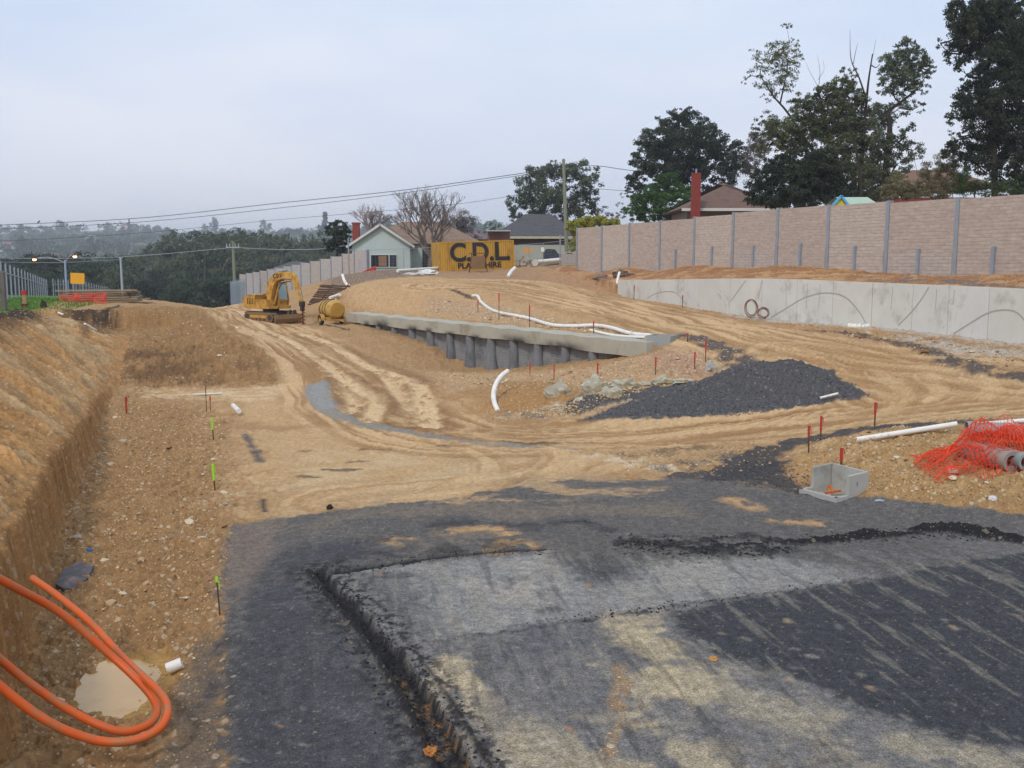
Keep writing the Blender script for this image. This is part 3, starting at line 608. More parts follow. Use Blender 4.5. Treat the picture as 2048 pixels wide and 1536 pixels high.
# --- split into objects
def terr_mat(name, hi):
    m = bpy.data.materials.new(name); m.use_nodes = True; t = m.node_tree; b = t.nodes['Principled BSDF']; b.inputs['Specular IOR Level'].default_value = .2
    at = N(t, 'ShaderNodeAttribute', attribute_name='tint'); pr = N(t, 'ShaderNodeAttribute', attribute_name='props'); sp = N(t, 'ShaderNodeSeparateColor'); t.links.new(pr.outputs['Color'], sp.inputs[0])
    tcn = N(t, 'ShaderNodeTexCoord')
    n1 = N(t, 'ShaderNodeTexNoise'); n1.inputs['Scale'].default_value = 11; n1.inputs['Detail'].default_value = 9; n1.inputs['Roughness'].default_value = .72; t.links.new(tcn.outputs['Object'], n1.inputs['Vector'])
    n2 = N(t, 'ShaderNodeTexNoise'); n2.inputs['Scale'].default_value = 70; n2.inputs['Detail'].default_value = 6; n2.inputs['Roughness'].default_value = .8; t.links.new(tcn.outputs['Object'], n2.inputs['Vector'])
    def mrn(s, a, b_, c, d): q = N(t, 'ShaderNodeMapRange'); q.inputs[1].default_value = a; q.inputs[2].default_value = b_; q.inputs[3].default_value = c; q.inputs[4].default_value = d; t.links.new(s, q.inputs[0]); return q.outputs[0]
    def mul(a, b_, op='MULTIPLY'):
        q = N(t, 'ShaderNodeMath', operation=op)
        for k, s in enumerate((a, b_)):
            if isinstance(s, (int, float)): q.inputs[k].default_value = s
            else: t.links.new(s, q.inputs[k])
        return q.outputs[0]
    v = mul(mrn(n1.outputs[0], .3, .7, .74, 1.26), mrn(n2.outputs[0], .3, .7, .70, 1.30))
    vs = N(t, 'ShaderNodeVectorMath', operation='SCALE'); t.links.new(at.outputs['Color'], vs.inputs[0]); t.links.new(v, vs.inputs['Scale']); cur = vs.outputs[0]
    # loose stones: pale and dark flecks
    for scl, thr, cc_, k in ((9.0, .62, S(205,186,158), .75), (26.0, .70, S(210,192,165), .7), (15.0, .74, S(96,66,46), .6)):
        vo = N(t, 'ShaderNodeTexVoronoi'); vo.inputs['Scale'].default_value = scl; vo.inputs['Randomness'].default_value = 1; t.links.new(tcn.outputs['Object'], vo.inputs['Vector'])
        sc_ = N(t, 'ShaderNodeSeparateColor'); t.links.new(vo.outputs['Color'], sc_.inputs[0])
        thrn = mul(mul(sp.outputs[1], -.22), thr+.17, 'ADD')
        on = N(t, 'ShaderNodeMath', operation='GREATER_THAN'); t.links.new(sc_.outputs[0], on.inputs[0]); t.links.new(thrn, on.inputs[1])
        near = mrn(vo.outputs['Distance'], .28, .36, 1, 0)
        f_ = mul(mul(mul(on.outputs[0], near), k), mrn(sp.outputs[1], .05, .4, 0, 1))
        x2 = N(t, 'ShaderNodeMix', data_type='RGBA'); x2.inputs[7].default_value = cc_; t.links.new(f_, x2.inputs[0]); t.links.new(cur, x2.inputs[6]); cur = x2.outputs[2]
    # asphalt aggregate
    va = N(t, 'ShaderNodeTexVoronoi'); va.inputs['Scale'].default_value = 85; t.links.new(tcn.outputs['Object'], va.inputs['Vector'])
    sa = N(t, 'ShaderNodeSeparateColor'); t.links.new(va.outputs['Color'], sa.inputs[0])
    ag = mrn(sa.outputs[0], 0, 1, .62, 1.45); agm = N(t, 'ShaderNodeMix', data_type='FLOAT'); agm.inputs[2].default_value = 1; t.links.new(sp.outputs[0], agm.inputs[0]); t.links.new(ag, agm.inputs[3])
    v3 = N(t, 'ShaderNodeVectorMath', operation='SCALE'); t.links.new(cur, v3.inputs[0]); t.links.new(agm.outputs[0], v3.inputs['Scale'])
    t.links.new(v3.outputs[0], b.inputs['Base Color'])
    b1 = N(t, 'ShaderNodeBump'); b1.inputs['Distance'].default_value = .05; b1.inputs['Strength'].default_value = .75; t.links.new(n1.outputs[0], b1.inputs['Height'])
    b2 = N(t, 'ShaderNodeBump'); b2.inputs['Distance'].default_value = .012; b2.inputs['Strength'].default_value = .7; t.links.new(n2.outputs[0], b2.inputs['Height']); t.links.new(b1.outputs[0], b2.inputs['Normal'])
    t.links.new(mrn(sp.outputs[0], 0, 1, .9, .25), b1.inputs['Strength']); t.links.new(b2.outputs[0], b.inputs['Normal'])
    t.links.new(mrn(sp.outputs[2], 0, 1, .93, .35), b.inputs['Roughness'])
    return m
TM = terr_mat('soil_and_pavement', True)
rows, cols_ = shp; idx = np.arange(nv).reshape(shp)
Fq = np.stack([idx[:-1, :-1], idx[:-1, 1:], idx[1:, 1:], idx[1:, :-1]], -1).reshape(-1, 4)
fc = cls[Fq[:, 0]]
Vall = np.stack([X, Y, Z2], -1).astype(np.float32)
props = np.stack([asph, np.clip(stony/2, 0, 1), wet, np.ones(nv)], -1).astype(np.float32); tint = np.c_[col, np.ones(nv)].astype(np.float32)
def split(k, name):
    F = Fq[fc == k]; u_, inv = np.unique(F, return_inverse=True); me = npmesh(name, Vall[u_], inv.reshape(F.shape), True)
    a = me.color_attributes.new('tint', 'FLOAT_COLOR', 'POINT'); a.data.foreach_set('color', tint[u_].ravel())
    a = me.color_attributes.new('props', 'FLOAT_COLOR', 'POINT'); a.data.foreach_set('color', props[u_].ravel())
    return link(name, me, TM)
for k, name in ((0, 'ground'), (1, 'dirt_road'), (2, 'asphalt_pavement'), (3, 'slurry_strip'), (4, 'crushed_rock_trail'), (6, 'grass_verge')):
    tag(split(k, name), kind='structure')
tag(split(5, 'gravel_heap'), 'long low heap of dark grey crushed gravel beside the bend of the dirt road', 'gravel heap')
ZF = Z2.reshape(shp)
def gsurf(x, y):
    """height of the finished surface"""
    fu = (x/y-U[0])/(U[1]-U[0]); fl = np.interp(math.log(y), lY, np.arange(len(lY))); i_ = int(np.clip(fu, 0, cols_-2)); j_ = int(np.clip(fl, 0, rows-2)); a = min(max(fu-i_,0),1); b = fl-j_
    return float((ZF[j_, i_]*(1-a)+ZF[j_, i_+1]*a)*(1-b)+(ZF[j_+1, i_]*(1-a)+ZF[j_+1, i_+1]*a)*b)
def hs(px, py):
    v = hit(px, py); v.z = gsurf(v.x, v.y); return v
# --- far land
u2g, l2g = np.meshgrid(np.linspace(-1.3, 1.3, 160), np.linspace(math.log(140), math.log(9000), 150)); Y2 = np.exp(l2g); X2 = u2g*Y2
Zf = zfar(X2, Y2)-.4; id2 = np.arange(X2.size).reshape(X2.shape)
me = npmesh('hills', np.stack([X2.ravel(), Y2.ravel(), Zf.ravel()], -1), np.stack([id2[:-1, :-1], id2[:-1, 1:], id2[1:, 1:], id2[1:, :-1]], -1).reshape(-1, 4), True)
tag(link('hills', me, mat('hill_scrub', S(74,82,58), .95, .5, .02, 0, c2=S(108,100,74), c2scale=.05)), kind='structure')
# ground under and behind the camera
mb = MB(); mb.add([(-400,-200,-.45),(400,-200,-.45),(400,4.7,-.45),(-400,4.7,-.45)], [(0,1,2,3)])
tag(mb.build('near_ground', mat('near_soil', S(160,122,80))), kind='structure')
# ================================================================== structures
M_conc = mat('pale_concrete', S(172,170,164), .85, .10, 1.2, .12, 30, c2=S(142,138,130), c2amt=.35, c2scale=.8)
M_concd = mat('stained_concrete', S(158,150,132), .85, .16, 1.5, .15, 30, c2=S(96,90,84), c2amt=.45, c2scale=.9)
M_shot = mat('shotcrete', S(118,118,120), .9, .18, 2.5, .5, 14, c2=S(92,92,96), c2amt=.5, c2scale=2)
M_galv = mat('galvanised_steel', S(150,158,168), .55, .10, 3, .03, 30, metal=.35)
M_white = mat('white_plastic', S(228,224,218), .5, .06, 4, .0, 30, c2=S(196,176,148), c2amt=.25, c2scale=5)
M_dark = mat('dark_rubber', S(34,33,33), .8, .2, 6, .1)
M_timber = mat('weathered_timber', S(150,130,104), .9, .3, 2, .2, 12, stretch=(1,8,8))
M_rust = mat('rusty_steel', S(98,64,50), .9, .3, 8, .15, 60)
# ---- pile wall: capping beam, bored piles, sprayed infill
Z0 = 1.5
wall = empty('retaining_wall', (BEAM_A.x, BEAM_A.y, 0)); wall.rotation_euler[2] = math.atan2(bt.y, bt.x)   # local x runs along the beam, y to the back
tag(wall, 'bored pile retaining wall with a smoke stained concrete capping beam, cut into the dirt slope', 'retaining wall')
def bw(t, s, z): return (t, s, z)
ysg = 1 if bn.dot(Vector((-bt.y, bt.x, 0))) > 0 else -1
m = MB(); n = 46; sec = []
for k in range(n+1):
    t = BL*k/n; jz = .02*math.sin(k*1.7)+random.uniform(-.012,.012); lo_ = Z0-.46+.02*math.sin(k*.9)
    if t > BL-5: lo_ -= .1*(t-BL+5)/5
    sec.append([(t, -.32*ysg+random.uniform(-.01,.01), lo_), (t, -.34*ysg, Z0+jz), (t, .85*ysg, Z0+jz+.01), (t, .85*ysg, lo_)])
V = [p for q in sec for p in q]; F = []
for k in range(n):
    for j in range(4): F.append((k*4+j, k*4+(j+1) % 4, (k+1)*4+(j+1) % 4, (k+1)*4+j))
F += [(0,1,2,3), (n*4+3, n*4+2, n*4+1, n*4)]
m.add(V, F)
def beam_mat():
    m_ = mat('sooty_beam_concrete', S(172,167,152), .85, .12, 1.2, .15, 25, c2=S(150,140,120), c2amt=.3, c2scale=.7); t = m_.node_tree; b = t.nodes['Principled BSDF']
    src = b.inputs['Base Color'].links[0].from_socket; tcn = N(t, 'ShaderNodeTexCoord'); sp = N(t, 'ShaderNodeSeparateXYZ'); t.links.new(tcn.outputs['Object'], sp.inputs[0])
    cur = None
    for cx, wd, lo_ in ((4.1,1.4,1.5),(7.2,1.0,1.35),(8.7,.5,1.3),(15.6,1.6,1.42),(18.6,2.0,1.35),(2.6,.6,1.3),(10.5,.7,1.2),(12.6,.6,1.2)):
        a = N(t, 'ShaderNodeMath', operation='SUBTRACT'); t.links.new(sp.outputs[0], a.inputs[0]); a.inputs[1].default_value = cx
        ab = N(t, 'ShaderNodeMath', operation='ABSOLUTE'); t.links.new(a.outputs[0], ab.inputs[0])
        mr = N(t, 'ShaderNodeMapRange', interpolation_type='SMOOTHSTEP'); mr.inputs[1].default_value = wd; mr.inputs[2].default_value = 0; t.links.new(ab.outputs[0], mr.inputs[0])
        mz = N(t, 'ShaderNodeMapRange', interpolation_type='SMOOTHSTEP'); mz.inputs[1].default_value = lo_; mz.inputs[2].default_value = 1.02; t.links.new(sp.outputs[2], mz.inputs[0])
        pr = N(t, 'ShaderNodeMath', operation='MULTIPLY'); t.links.new(mr.outputs[0], pr.inputs[0]); t.links.new(mz.outputs[0], pr.inputs[1])
        if cur is None: cur = pr.outputs[0]
        else:
            mxn = N(t, 'ShaderNodeMath', operation='MAXIMUM'); t.links.new(cur, mxn.inputs[0]); t.links.new(pr.outputs[0], mxn.inputs[1]); cur = mxn.outputs[0]
    ns = N(t, 'ShaderNodeTexNoise'); ns.inputs['Scale'].default_value = 2.5; ns.inputs['Detail'].default_value = 5; t.links.new(tcn.outputs['Object'], ns.inputs['Vector'])
    k_ = N(t, 'ShaderNodeMath', operation='MULTIPLY'); t.links.new(cur, k_.inputs[0]); t.links.new(ns.outputs[0], k_.inputs[1])
    k2_ = N(t, 'ShaderNodeMath', operation='MULTIPLY'); k2_.inputs[1].default_value = 1.8; k2_.use_clamp = True; t.links.new(k_.outputs[0], k2_.inputs[0])
    x2 = N(t, 'ShaderNodeMix', data_type='RGBA'); x2.inputs[7].default_value = S(48,44,42); t.links.new(k2_.outputs[0], x2.inputs[0]); t.links.new(src, x2.inputs[6]); t.links.new(x2.outputs[2], b.inputs['Base Color'])
    return m_
m.build('capping_beam', beam_mat(), wall)
M_pile = mat('pile_concrete', S(120,120,122), .9, .22, 3, .5, 18, c2=S(90,90,94), c2amt=.5, c2scale=2, stretch=(1,1,.4))
t_ = 1.9
while t_ < BL-2.2:
    zz = []; r0 = .22+random.uniform(-.02,.02)
    m = MB(); m.tube([(t_+random.uniform(-.03,.03), -.12*ysg, z) for z in (-.9,-.5,-.1,.3,.7,1.02)], [r0+.05+random.uniform(-.02,.03) for _ in range(3)]+[r0, r0-.02, r0-.03], 16)
    m.build('pile', M_pile, wall, True); t_ += 1.66+random.uniform(-.06,.06)
def shot_mat():
    m_ = mat('ribbed_shotcrete', S(132,132,132), .9, .14, 2.5, .4, 14, c2=S(104,104,106), c2amt=.4, c2scale=1.5); t = m_.node_tree; b = t.nodes['Principled BSDF']
    wv = N(t, 'ShaderNodeTexWave', bands_direction='Z'); wv.inputs['Scale'].default_value = 3.4; wv.inputs['Distortion'].default_value = 3.5; wv.inputs['Detail'].default_value = 3; wv.inputs['Detail Scale'].default_value = 2
    tcn = N(t, 'ShaderNodeTexCoord'); t.links.new(tcn.outputs['Object'], wv.inputs['Vector'])
    bp = N(t, 'ShaderNodeBump'); bp.inputs['Strength'].default_value = .4; bp.inputs['Distance'].default_value = .025; t.links.new(wv.outputs[0], bp.inputs['Height']); t.links.new(b.inputs['Normal'].links[0].from_socket, bp.inputs['Normal']); t.links.new(bp.outputs[0], b.inputs['Normal'])
    return m_
m = MB(); V = []; F = []; nx, nz = 90, 14
for j in range(nz+1):
    for k in range(nx+1):
        t = 1.0+(BL-2.4)*k/nx; z = -.9+1.95*j/nz; ph = ((t-1.9)/1.66) % 1
        V.append((t, (-.02+.06*math.cos(2*math.pi*ph)*-1+.02*float(perlin(t*2, z*3, 3)))*ysg, z))
for j in range(nz):
    for k in range(nx): a = j*(nx+1)+k; F.append((a, a+1, a+nx+2, a+nx+1))
m.add(V, F); m.build('infill_face', shot_mat(), wall, True)

# ---- precast retaining wall on the right
rw = empty('concrete_retaining_wall', (WALLB[0][0], WALLB[0][1], 0)); tag(rw, 'curved retaining wall of smooth pale precast concrete panels at the foot of the clay bank', 'retaining wall')
cl = smooth_line([(p[0], p[1], t) for p, t in zip(WALLB, WALLT)], 14)
joints_px = [1262,1297,1345,1400,1461,1525,1595,1667,1746,1827,1899,1980,2070,2180,2300]
def pxof(v): return 1024+2000*v.x/(math.cos(TH)*v.y + math.sin(TH)*(CAMZ-v.z))
def mk_panelmat(k):
    m_ = mat('precast_panel', S(206+(k*37 % 9),203+(k*37 % 9),194+(k*29 % 9)), .8, .08, .8, .06, 30, c2=S(176,172,162), c2amt=.3, c2scale=.7); return m_
PMs = [mk_panelmat(k) for k in range(4)]
arc = [0]
for a, b in zip(cl, cl[1:]): arc.append(arc[-1]+(b.xy-a.xy).length)
def at_arc(s):
    s = min(max(s, 0), arc[-1]-1e-4)
    for k in range(len(arc)-1):
        if arc[k+1] >= s: return cl[k].lerp(cl[k+1], (s-arc[k])/(arc[k+1]-arc[k]+1e-9))
js = [0]
for jp in joints_px:
    for k in range(len(cl)-1):
        a, b = pxof(cl[k]), pxof(cl[k+1])
        if a <= jp < b: js.append(arc[k]+(jp-a)/(b-a)*(arc[k+1]-arc[k])); break
js = [j for k, j in enumerate(js) if k == 0 or j-js[k-1] > .3]+[arc[-1]]
O_ = Vector((WALLB[0][0], WALLB[0][1], 0))
def strip(mb_, s0, s1, zb, zt_off, th=.16, off=0, n=6, taper=None):
    V = []; F = []
    for k in range(n+1):
        s = lerp(s0, s1, k/n); p = at_arc(s); q = at_arc(s+.05); r_ = at_arc(s-.05); t = (q-r_); t.z = 0; t.normalize(); nn = Vector((-t.y, t.x, 0))
        for o_, z in ((off, zb(s)), (off, p.z+zt_off), (off+th, p.z+zt_off), (off+th, zb(s))): V.append(tuple(Vector((p.x, p.y, 0))+nn*o_+Vector((0, 0, z))-O_))
    for k in range(n):
        for j in range(4): F.append((k*4+j, k*4+(j+1) % 4, (k+1)*4+(j+1) % 4, (k+1)*4+j))
    F += [(0,1,2,3), (n*4+3, n*4+2, n*4+1, n*4)]; mb_.add(V, F)
zbf = lambda s: 1.2
for k in range(len(js)-1):
    m = MB(); strip(m, js[k]+.012, js[k+1]-.012, zbf, 0); m.build('wall_panel', PMs[k % 4], rw)
m = MB(); strip(m, .01, arc[-1]-.01, zbf, -.05, .06, .10, 60); m.build('joint_backing', mat('joint_filler', S(70,66,60)), rw)
# chalky scuffs and cable sag marks left on the panels
M_scuff = mat('dark_scuff', S(166,162,153), .9, .1); M_pale = mat('pale_scuff', S(218,216,208), .9, .05)
def mark(pts, w_, mt, name='scuff_mark'):
    """pts = (photo x, height fraction) on the wall face"""
    q = []
    for jp, fr in pts:
        s = None
        for k in range(len(cl)-1):
            a, b = pxof(cl[k]), pxof(cl[k+1])
            if a <= jp < b: s = arc[k]+(jp-a)/(b-a)*(arc[k+1]-arc[k]); break
        if s is None: continue
        p = at_arc(s); qn = at_arc(s+.1)-at_arc(s-.1); qn.z = 0; qn.normalize(); nn = Vector((-qn.y, qn.x, 0)); base = gz(p.x-nn.x*.6, p.y-nn.y*.6)
        q.append((Vector((p.x, p.y, lerp(base, p.z, fr)))-nn*.004-O_, w_))
    q2 = smooth_line([a[0] for a in q], 4); V = []; F = []
    for k, p in enumerate(q2):
        t = (q2[min(k+1, len(q2)-1)]-q2[max(k-1, 0)]).normalized(); h = Vector((t.x, t.y, 0)).normalized() if abs(t.z) < .99 else Vector((1,0,0)); up_ = h*(-t.z)+Vector((0,0,1))*math.hypot(t.x, t.y)
        V += [tuple(p-up_*w_/2), tuple(p+up_*w_/2)]
    for k in range(len(q2)-1): F.append((2*k, 2*k+1, 2*k+3, 2*k+2))
    mm_ = MB(); mm_.add(V, F); mm_.build(name, mt, rw)
mark([(1545,.05),(1580,.35),(1610,.58),(1650,.72),(1690,.66),(1720,.35),(1735,.1)], .05, M_scuff)
mark([(1555,.05),(1590,.38),(1620,.58),(1655,.67),(1685,.60)], .03, M_pale)
mark([(1295,.1),(1310,.35),(1335,.5),(1355,.45),(1372,.1)], .05, M_scuff)
mark([(1462,.35),(1475,.62),(1492,.95)], .05, M_scuff); mark([(1435,.65),(1450,.45),(1458,.25)], .05, M_pale)
mark([(1800,.1),(1825,.4),(1845,.7),(1858,.95)], .05, M_scuff)
mark([(1912,.05),(1945,.3),(1985,.55),(2030,.6),(2060,.4)], .05, M_scuff)
mark([(1518,.5),(1524,.95)], .05, M_scuff); mark([(1575,.2),(1573,.95)], .03, M_scuff)
for k in range(5):
    jp = random.uniform(1560,2040); f0 = random.uniform(.3,.7); mark([(jp,f0),(jp+1,(f0+.9)/2),(jp+1.5,.92)], .025, M_scuff)

# ---- sound barrier walls of split-face panels between steel posts
def blockmat(name, c, c_2, mort):
    m_ = bpy.data.materials.new(name); m_.use_nodes = True; t = m_.node_tree; b = t.nodes['Principled BSDF']; b.inputs['Roughness'].default_value = .95; b.inputs['Specular IOR Level'].default_value = .15
    tcn = N(t, 'ShaderNodeTexCoord'); mp_ = N(t, 'ShaderNodeMapping'); mp_.inputs['Rotation'].default_value = (R(90), 0, 0); t.links.new(tcn.outputs['Object'], mp_.inputs[0])
    br = N(t, 'ShaderNodeTexBrick'); br.inputs['Color1'].default_value = c; br.inputs['Color2'].default_value = c_2; br.inputs['Mortar'].default_value = mort
    br.inputs['Scale'].default_value = 1; br.inputs['Brick Width'].default_value = .6; br.inputs['Row Height'].default_value = .15; br.inputs['Mortar Size'].default_value = .012; br.inputs['Mortar Smooth'].default_value = .6
    t.links.new(mp_.outputs[0], br.inputs[0])
    n1 = N(t, 'ShaderNodeTexNoise'); n1.inputs['Scale'].default_value = 3; n1.inputs['Detail'].default_value = 8; n1.inputs['Roughness'].default_value = .75; mq = N(t, 'ShaderNodeMapping'); mq.inputs['Scale'].default_value = (1, 1, 2.6); t.links.new(tcn.outputs['Object'], mq.inputs[0]); t.links.new(mq.outputs[0], n1.inputs['Vector'])
    mr = N(t, 'ShaderNodeMapRange'); mr.inputs[1].default_value = .3; mr.inputs[2].default_value = .7; mr.inputs[3].default_value = .78; mr.inputs[4].default_value = 1.2; t.links.new(n1.outputs[0], mr.inputs[0])
    vm = N(t, 'ShaderNodeVectorMath', operation='SCALE'); t.links.new(br.outputs[0], vm.inputs[0]); t.links.new(mr.outputs[0], vm.inputs['Scale']); t.links.new(vm.outputs[0], b.inputs['Base Color'])
    ad = N(t, 'ShaderNodeMath', operation='SUBTRACT'); mf = N(t, 'ShaderNodeMath', operation='MULTIPLY'); mf.inputs[1].default_value = .35; t.links.new(br.outputs['Fac'], mf.inputs[0]); t.links.new(n1.outputs[0], ad.inputs[0]); t.links.new(mf.outputs[0], ad.inputs[1])
    bp = N(t, 'ShaderNodeBump'); bp.inputs['Strength'].default_value = .8; bp.inputs['Distance'].default_value = .04; t.links.new(ad.outputs[0], bp.inputs['Height']); t.links.new(bp.outputs[0], b.inputs['Normal'])
    return m_
BM = [blockmat('split_face_pink', S(186,170,158), S(179,161,149), S(181,161,149)), blockmat('split_face_grey', S(186,172,163), S(180,166,157), S(170,156,148)), blockmat('split_face_buff', S(193,178,165), S(187,170,158), S(176,160,148))]
M_slab = mat('grey_plinth', S(150,140,132), .9, .12, 2, .2)
def barrier(x0, y0, dx, dy, i0, i1, ztop, zbot, label, mid=True, group=None, pw=.20, slabs=True, mats=BM):
    root = empty('noise_barrier', (x0, y0, 0), math.atan2(dy, dx)); S_ = math.hypot(dx, dy); tag(root, label, 'noise barrier', group)
    for k in range(i0, i1):
        zt = ztop(k+.5); zb = zbot(k+.5); a = k*S_; mb_ = MB(); mb_.box((a+S_/2, 0, (zt+zb)/2), (S_-.12, .14, zt-zb)); 
        mb_.build('panel', mats[(k*7+k*k) % 3], root)
        if mid and k < 6:
            zg = zbot(k+.5)+.0; mb_ = MB(); mb_.box((a+S_/2, .13*FS, zg+.55), (.16, .12, 1.5)); mb_.build('short_post', M_galv, root, bevel=.01)
            mb_ = MB(); mb_.box((a+S_/2, .085*FS, zg+.35), (S_-.3, .03, 1.45)); mb_.build('plinth_slab', mats[(k+1) % 3], root)
    for k in range(i0, i1+1):
        zt = max(ztop(k-.5), ztop(k+.5))+.04; mb_ = MB(); zb = zbot(k)-.3
        for o_ in (-.1, .1): mb_.box((k*S_, o_, (zt+zb)/2), (pw, .025, zt-zb))
        mb_.box((k*S_, 0, (zt+zb)/2), (.03, .19, zt-zb)); mb_.build('post', M_galv, root)
    return root
FS = 1   # local +y faces the works for this direction of travel
sx, sy = -1.524, 3.70
def zt_r(k): return 6.72+.14*math.sin(min(max(k,0),5)/5*math.pi)-.035*max(k-4,0)
def zb_r(k):
    x, y = 18.65+sx*k, 42.3+sy*k; return gz(x, y)-.15
barrier(18.65, 42.3, sx, sy, -4, 9, zt_r, zb_r, 'tall pinkish brick textured noise barrier with grey steel posts above the precast wall', True)
# left, farther barrier stepping down the slope
LX0, LY0, LX1, LY1 = -12.3, 86.0, -33.5, 124.0
nL = 14
def zt_l(k):
    f = min(max(int(k), 0), nL-1)/(nL-1); return lerp(5.05, 2.45, f**.85)
def zb_l(k): return lerp(2.0, -2.0, min(max(k/nL, 0), 1))
FS = 1
barrier(LX0, LY0, (LX1-LX0)/nL, (LY1-LY0)/nL, 0, nL, zt_l, zb_l, 'distant noise barrier of grey pink panels stepping down the hill behind the excavator', False, mats=[blockmat('far_split_face_a', S(192,180,175), S(186,174,168), S(176,165,160)), blockmat('far_split_face_b', S(186,175,171), S(180,169,165), S(170,160,156)), BM[2]])

# ---- shipping container with painted lettering
cx_, cy_ = (P(877,545,82)+P(1028,541,79.5))/2, 0
A_ = P(878,546,80.0); B_ = P(1029,540,81.8)
cont = empty('shipping_container', (A_+B_)/2); dirv = (B_-A_); cont.rotation_euler = (0, -math.atan2(dirv.z, dirv.xy.length), math.atan2(dirv.y, dirv.x))
tag(cont, 'yellow ochre shipping container with black C.D.L. lettering on the rise', 'container')
M_yel = mat('ochre_container_paint', S(186,142,52), .6, .14, .9, .05, c2=S(160,116,48), c2amt=.35, c2scale=1.2, stretch=(1,1,.35))
Lc, Hc = dirv.length, 2.42
m = MB(); prof = []; x = -Lc/2+.12; k = 0
while x < Lc/2-.12:
    prof += [(x, 0 if k % 2 else .035)]; x += (.07 if k % 2 == 0 else .14) if False else .09; k += 1
V = []; F = []
for q, (x, y) in enumerate(prof): V += [(x, -.02-y, .14), (x, -.02-y, Hc-.1)]
for q in range(len(prof)-1): F.append((2*q, 2*q+2, 2*q+3, 2*q+1))
m.add(V, F); m.box((0, 1.25, Hc/2), (Lc-.1, 2.38, Hc-.06)); m.build('side_panel', M_yel, cont)
m = MB()
for s_ in (-1, 1):
    for y in (-.01, 2.45): m.box((s_*(Lc/2-.06), y, Hc/2), (.14, .14, Hc))
for z in (.07, Hc-.05):
    for y in (-.015, 2.45): m.box((0, y, z), (Lc-.26, .12, .12))
m.build('frame', M_yel, cont, bevel=.012)
def textmesh(name, body, size, parent, loc, rot, m_, off=.0, ext=.01, align='CENTER', sxx=1.0):
    cu = bpy.data.curves.new(name, 'FONT'); cu.body = body; cu.size = size; cu.offset = off; cu.extrude = ext; cu.align_x = align; cu.resolution_u = 6
    ob = bpy.data.objects.new('tmp', cu); COL.objects.link(ob); dg = bpy.context.evaluated_depsgraph_get(); me = bpy.data.meshes.new_from_object(ob.evaluated_get(dg)); bpy.data.objects.remove(ob)
    o = link(name, me, m_, parent); o.location = loc; o.rotation_euler = rot; o.scale = (sxx, 1, 1); return o
M_blk = mat('black_paint', S(42,40,42), .7, .2, 3, 0)
textmesh('lettering', 'C.D.L.', 1.98, cont, (.30, -.075, .90), (R(90),0,0), M_blk, .06, .012, sxx=.98)
textmesh('lettering', 'PLANT HIRE', .60, cont, (.20, -.075, .30), (R(90),0,0), M_blk, .016, .012, sxx=1.12)
# ---- trestle frame sign standing before the container
tp = hs(955, 547); tr = empty('trestle', (tp.x, 78.6, gsurf(tp.x, 78.6))); tag(tr, 'rusty metal trestle standing in front of the container lettering', 'trestle')
m = MB(); h_ = 1.45
for s_ in (-1, 1):
    m.bar((s_*.5, 0, h_), (s_*.72, -.35, -.1), .05); m.bar((s_*.5, 0, h_), (s_*.72, .35, -.1), .05)
m.bar((-.72, 0, h_), (.72, 0, h_), .06)
m.build('frame', M_rust, tr); m = MB(); m.box((0, -.15, .75), (1.05, .03, 1.0), rx=R(-12)); m.build('board', mat('dusty_board', S(120,92,62), .9, .2), tr)

# ---- houses
M_brick = mat('red_brick', S(136,66,54), .9, .2, 6, .1); M_weather = mat('pale_mint_weatherboard', S(186,197,191), .8, .06, 1, .04)
M_fascia = mat('white_fascia', S(206,206,200), .6, .05); M_glass = mat('window_glass', S(34,38,44), .15, .1, 1, 0, spec=.6); M_cur = mat('curtain', S(150,110,84), .9, .1)
def tilemat(name, c, c_2):
    m_ = mat(name, c, .85, .15, 1.5, .1, 20, c2=c_2, c2amt=.5, c2scale=1.5); t = m_.node_tree; b = t.nodes['Principled BSDF']
    wv = N(t, 'ShaderNodeTexWave', bands_direction='Z', wave_profile='SAW'); wv.inputs['Scale'].default_value = 1.9; wv.inputs['Distortion'].default_value = .3; tcn = N(t, 'ShaderNodeTexCoord'); t.links.new(tcn.outputs['Object'], wv.inputs['Vector'])
    bp = N(t, 'ShaderNodeBump'); bp.inputs['Strength'].default_value = 1; bp.inputs['Distance'].default_value = .12; t.links.new(wv.outputs[0], bp.inputs['Height']); t.links.new(bp.outputs[0], b.inputs['Normal'])
    src = b.inputs['Base Color'].links[0].from_socket; mr = N(t, 'ShaderNodeMapRange'); mr.inputs[3].default_value = .78; mr.inputs[4].default_value = 1.1; t.links.new(wv.outputs[0], mr.inputs[0])
    vm = N(t, 'ShaderNodeVectorMath', operation='SCALE'); t.links.new(src, vm.inputs[0]); t.links.new(mr.outputs[0], vm.inputs['Scale']); t.links.new(vm.outputs[0], b.inputs['Base Color']); return m_
T_brown = tilemat('brown_roof_tiles', S(146,124,108), S(120,98,84)); T_grey = tilemat('grey_roof_tiles', S(92,90,94), S(76,74,80)); T_red = tilemat('old_red_roof_tiles', S(122,96,86), S(102,82,74))
def hip_roof(mb_, x0, x1, y0, y1, z, h, inset, th=.12, ov=.45):
    x0 -= ov; x1 += ov; y0 -= ov; y1 += ov; ym = (y0+y1)/2
    V = [(x0,y0,z),(x1,y0,z),(x1,y1,z),(x0,y1,z),(x0+inset,ym,z+h),(x1-inset,ym,z+h),(x0,y0,z-th),(x1,y0,z-th),(x1,y1,z-th),(x0,y1,z-th)]
    F = [(0,1,5,4),(2,3,4,5),(1,2,5),(3,0,4),(0,6,7,1),(1,7,8,2),(2,8,9,3),(3,9,6,0),(6,9,8,7)]; mb_.add(V, F)
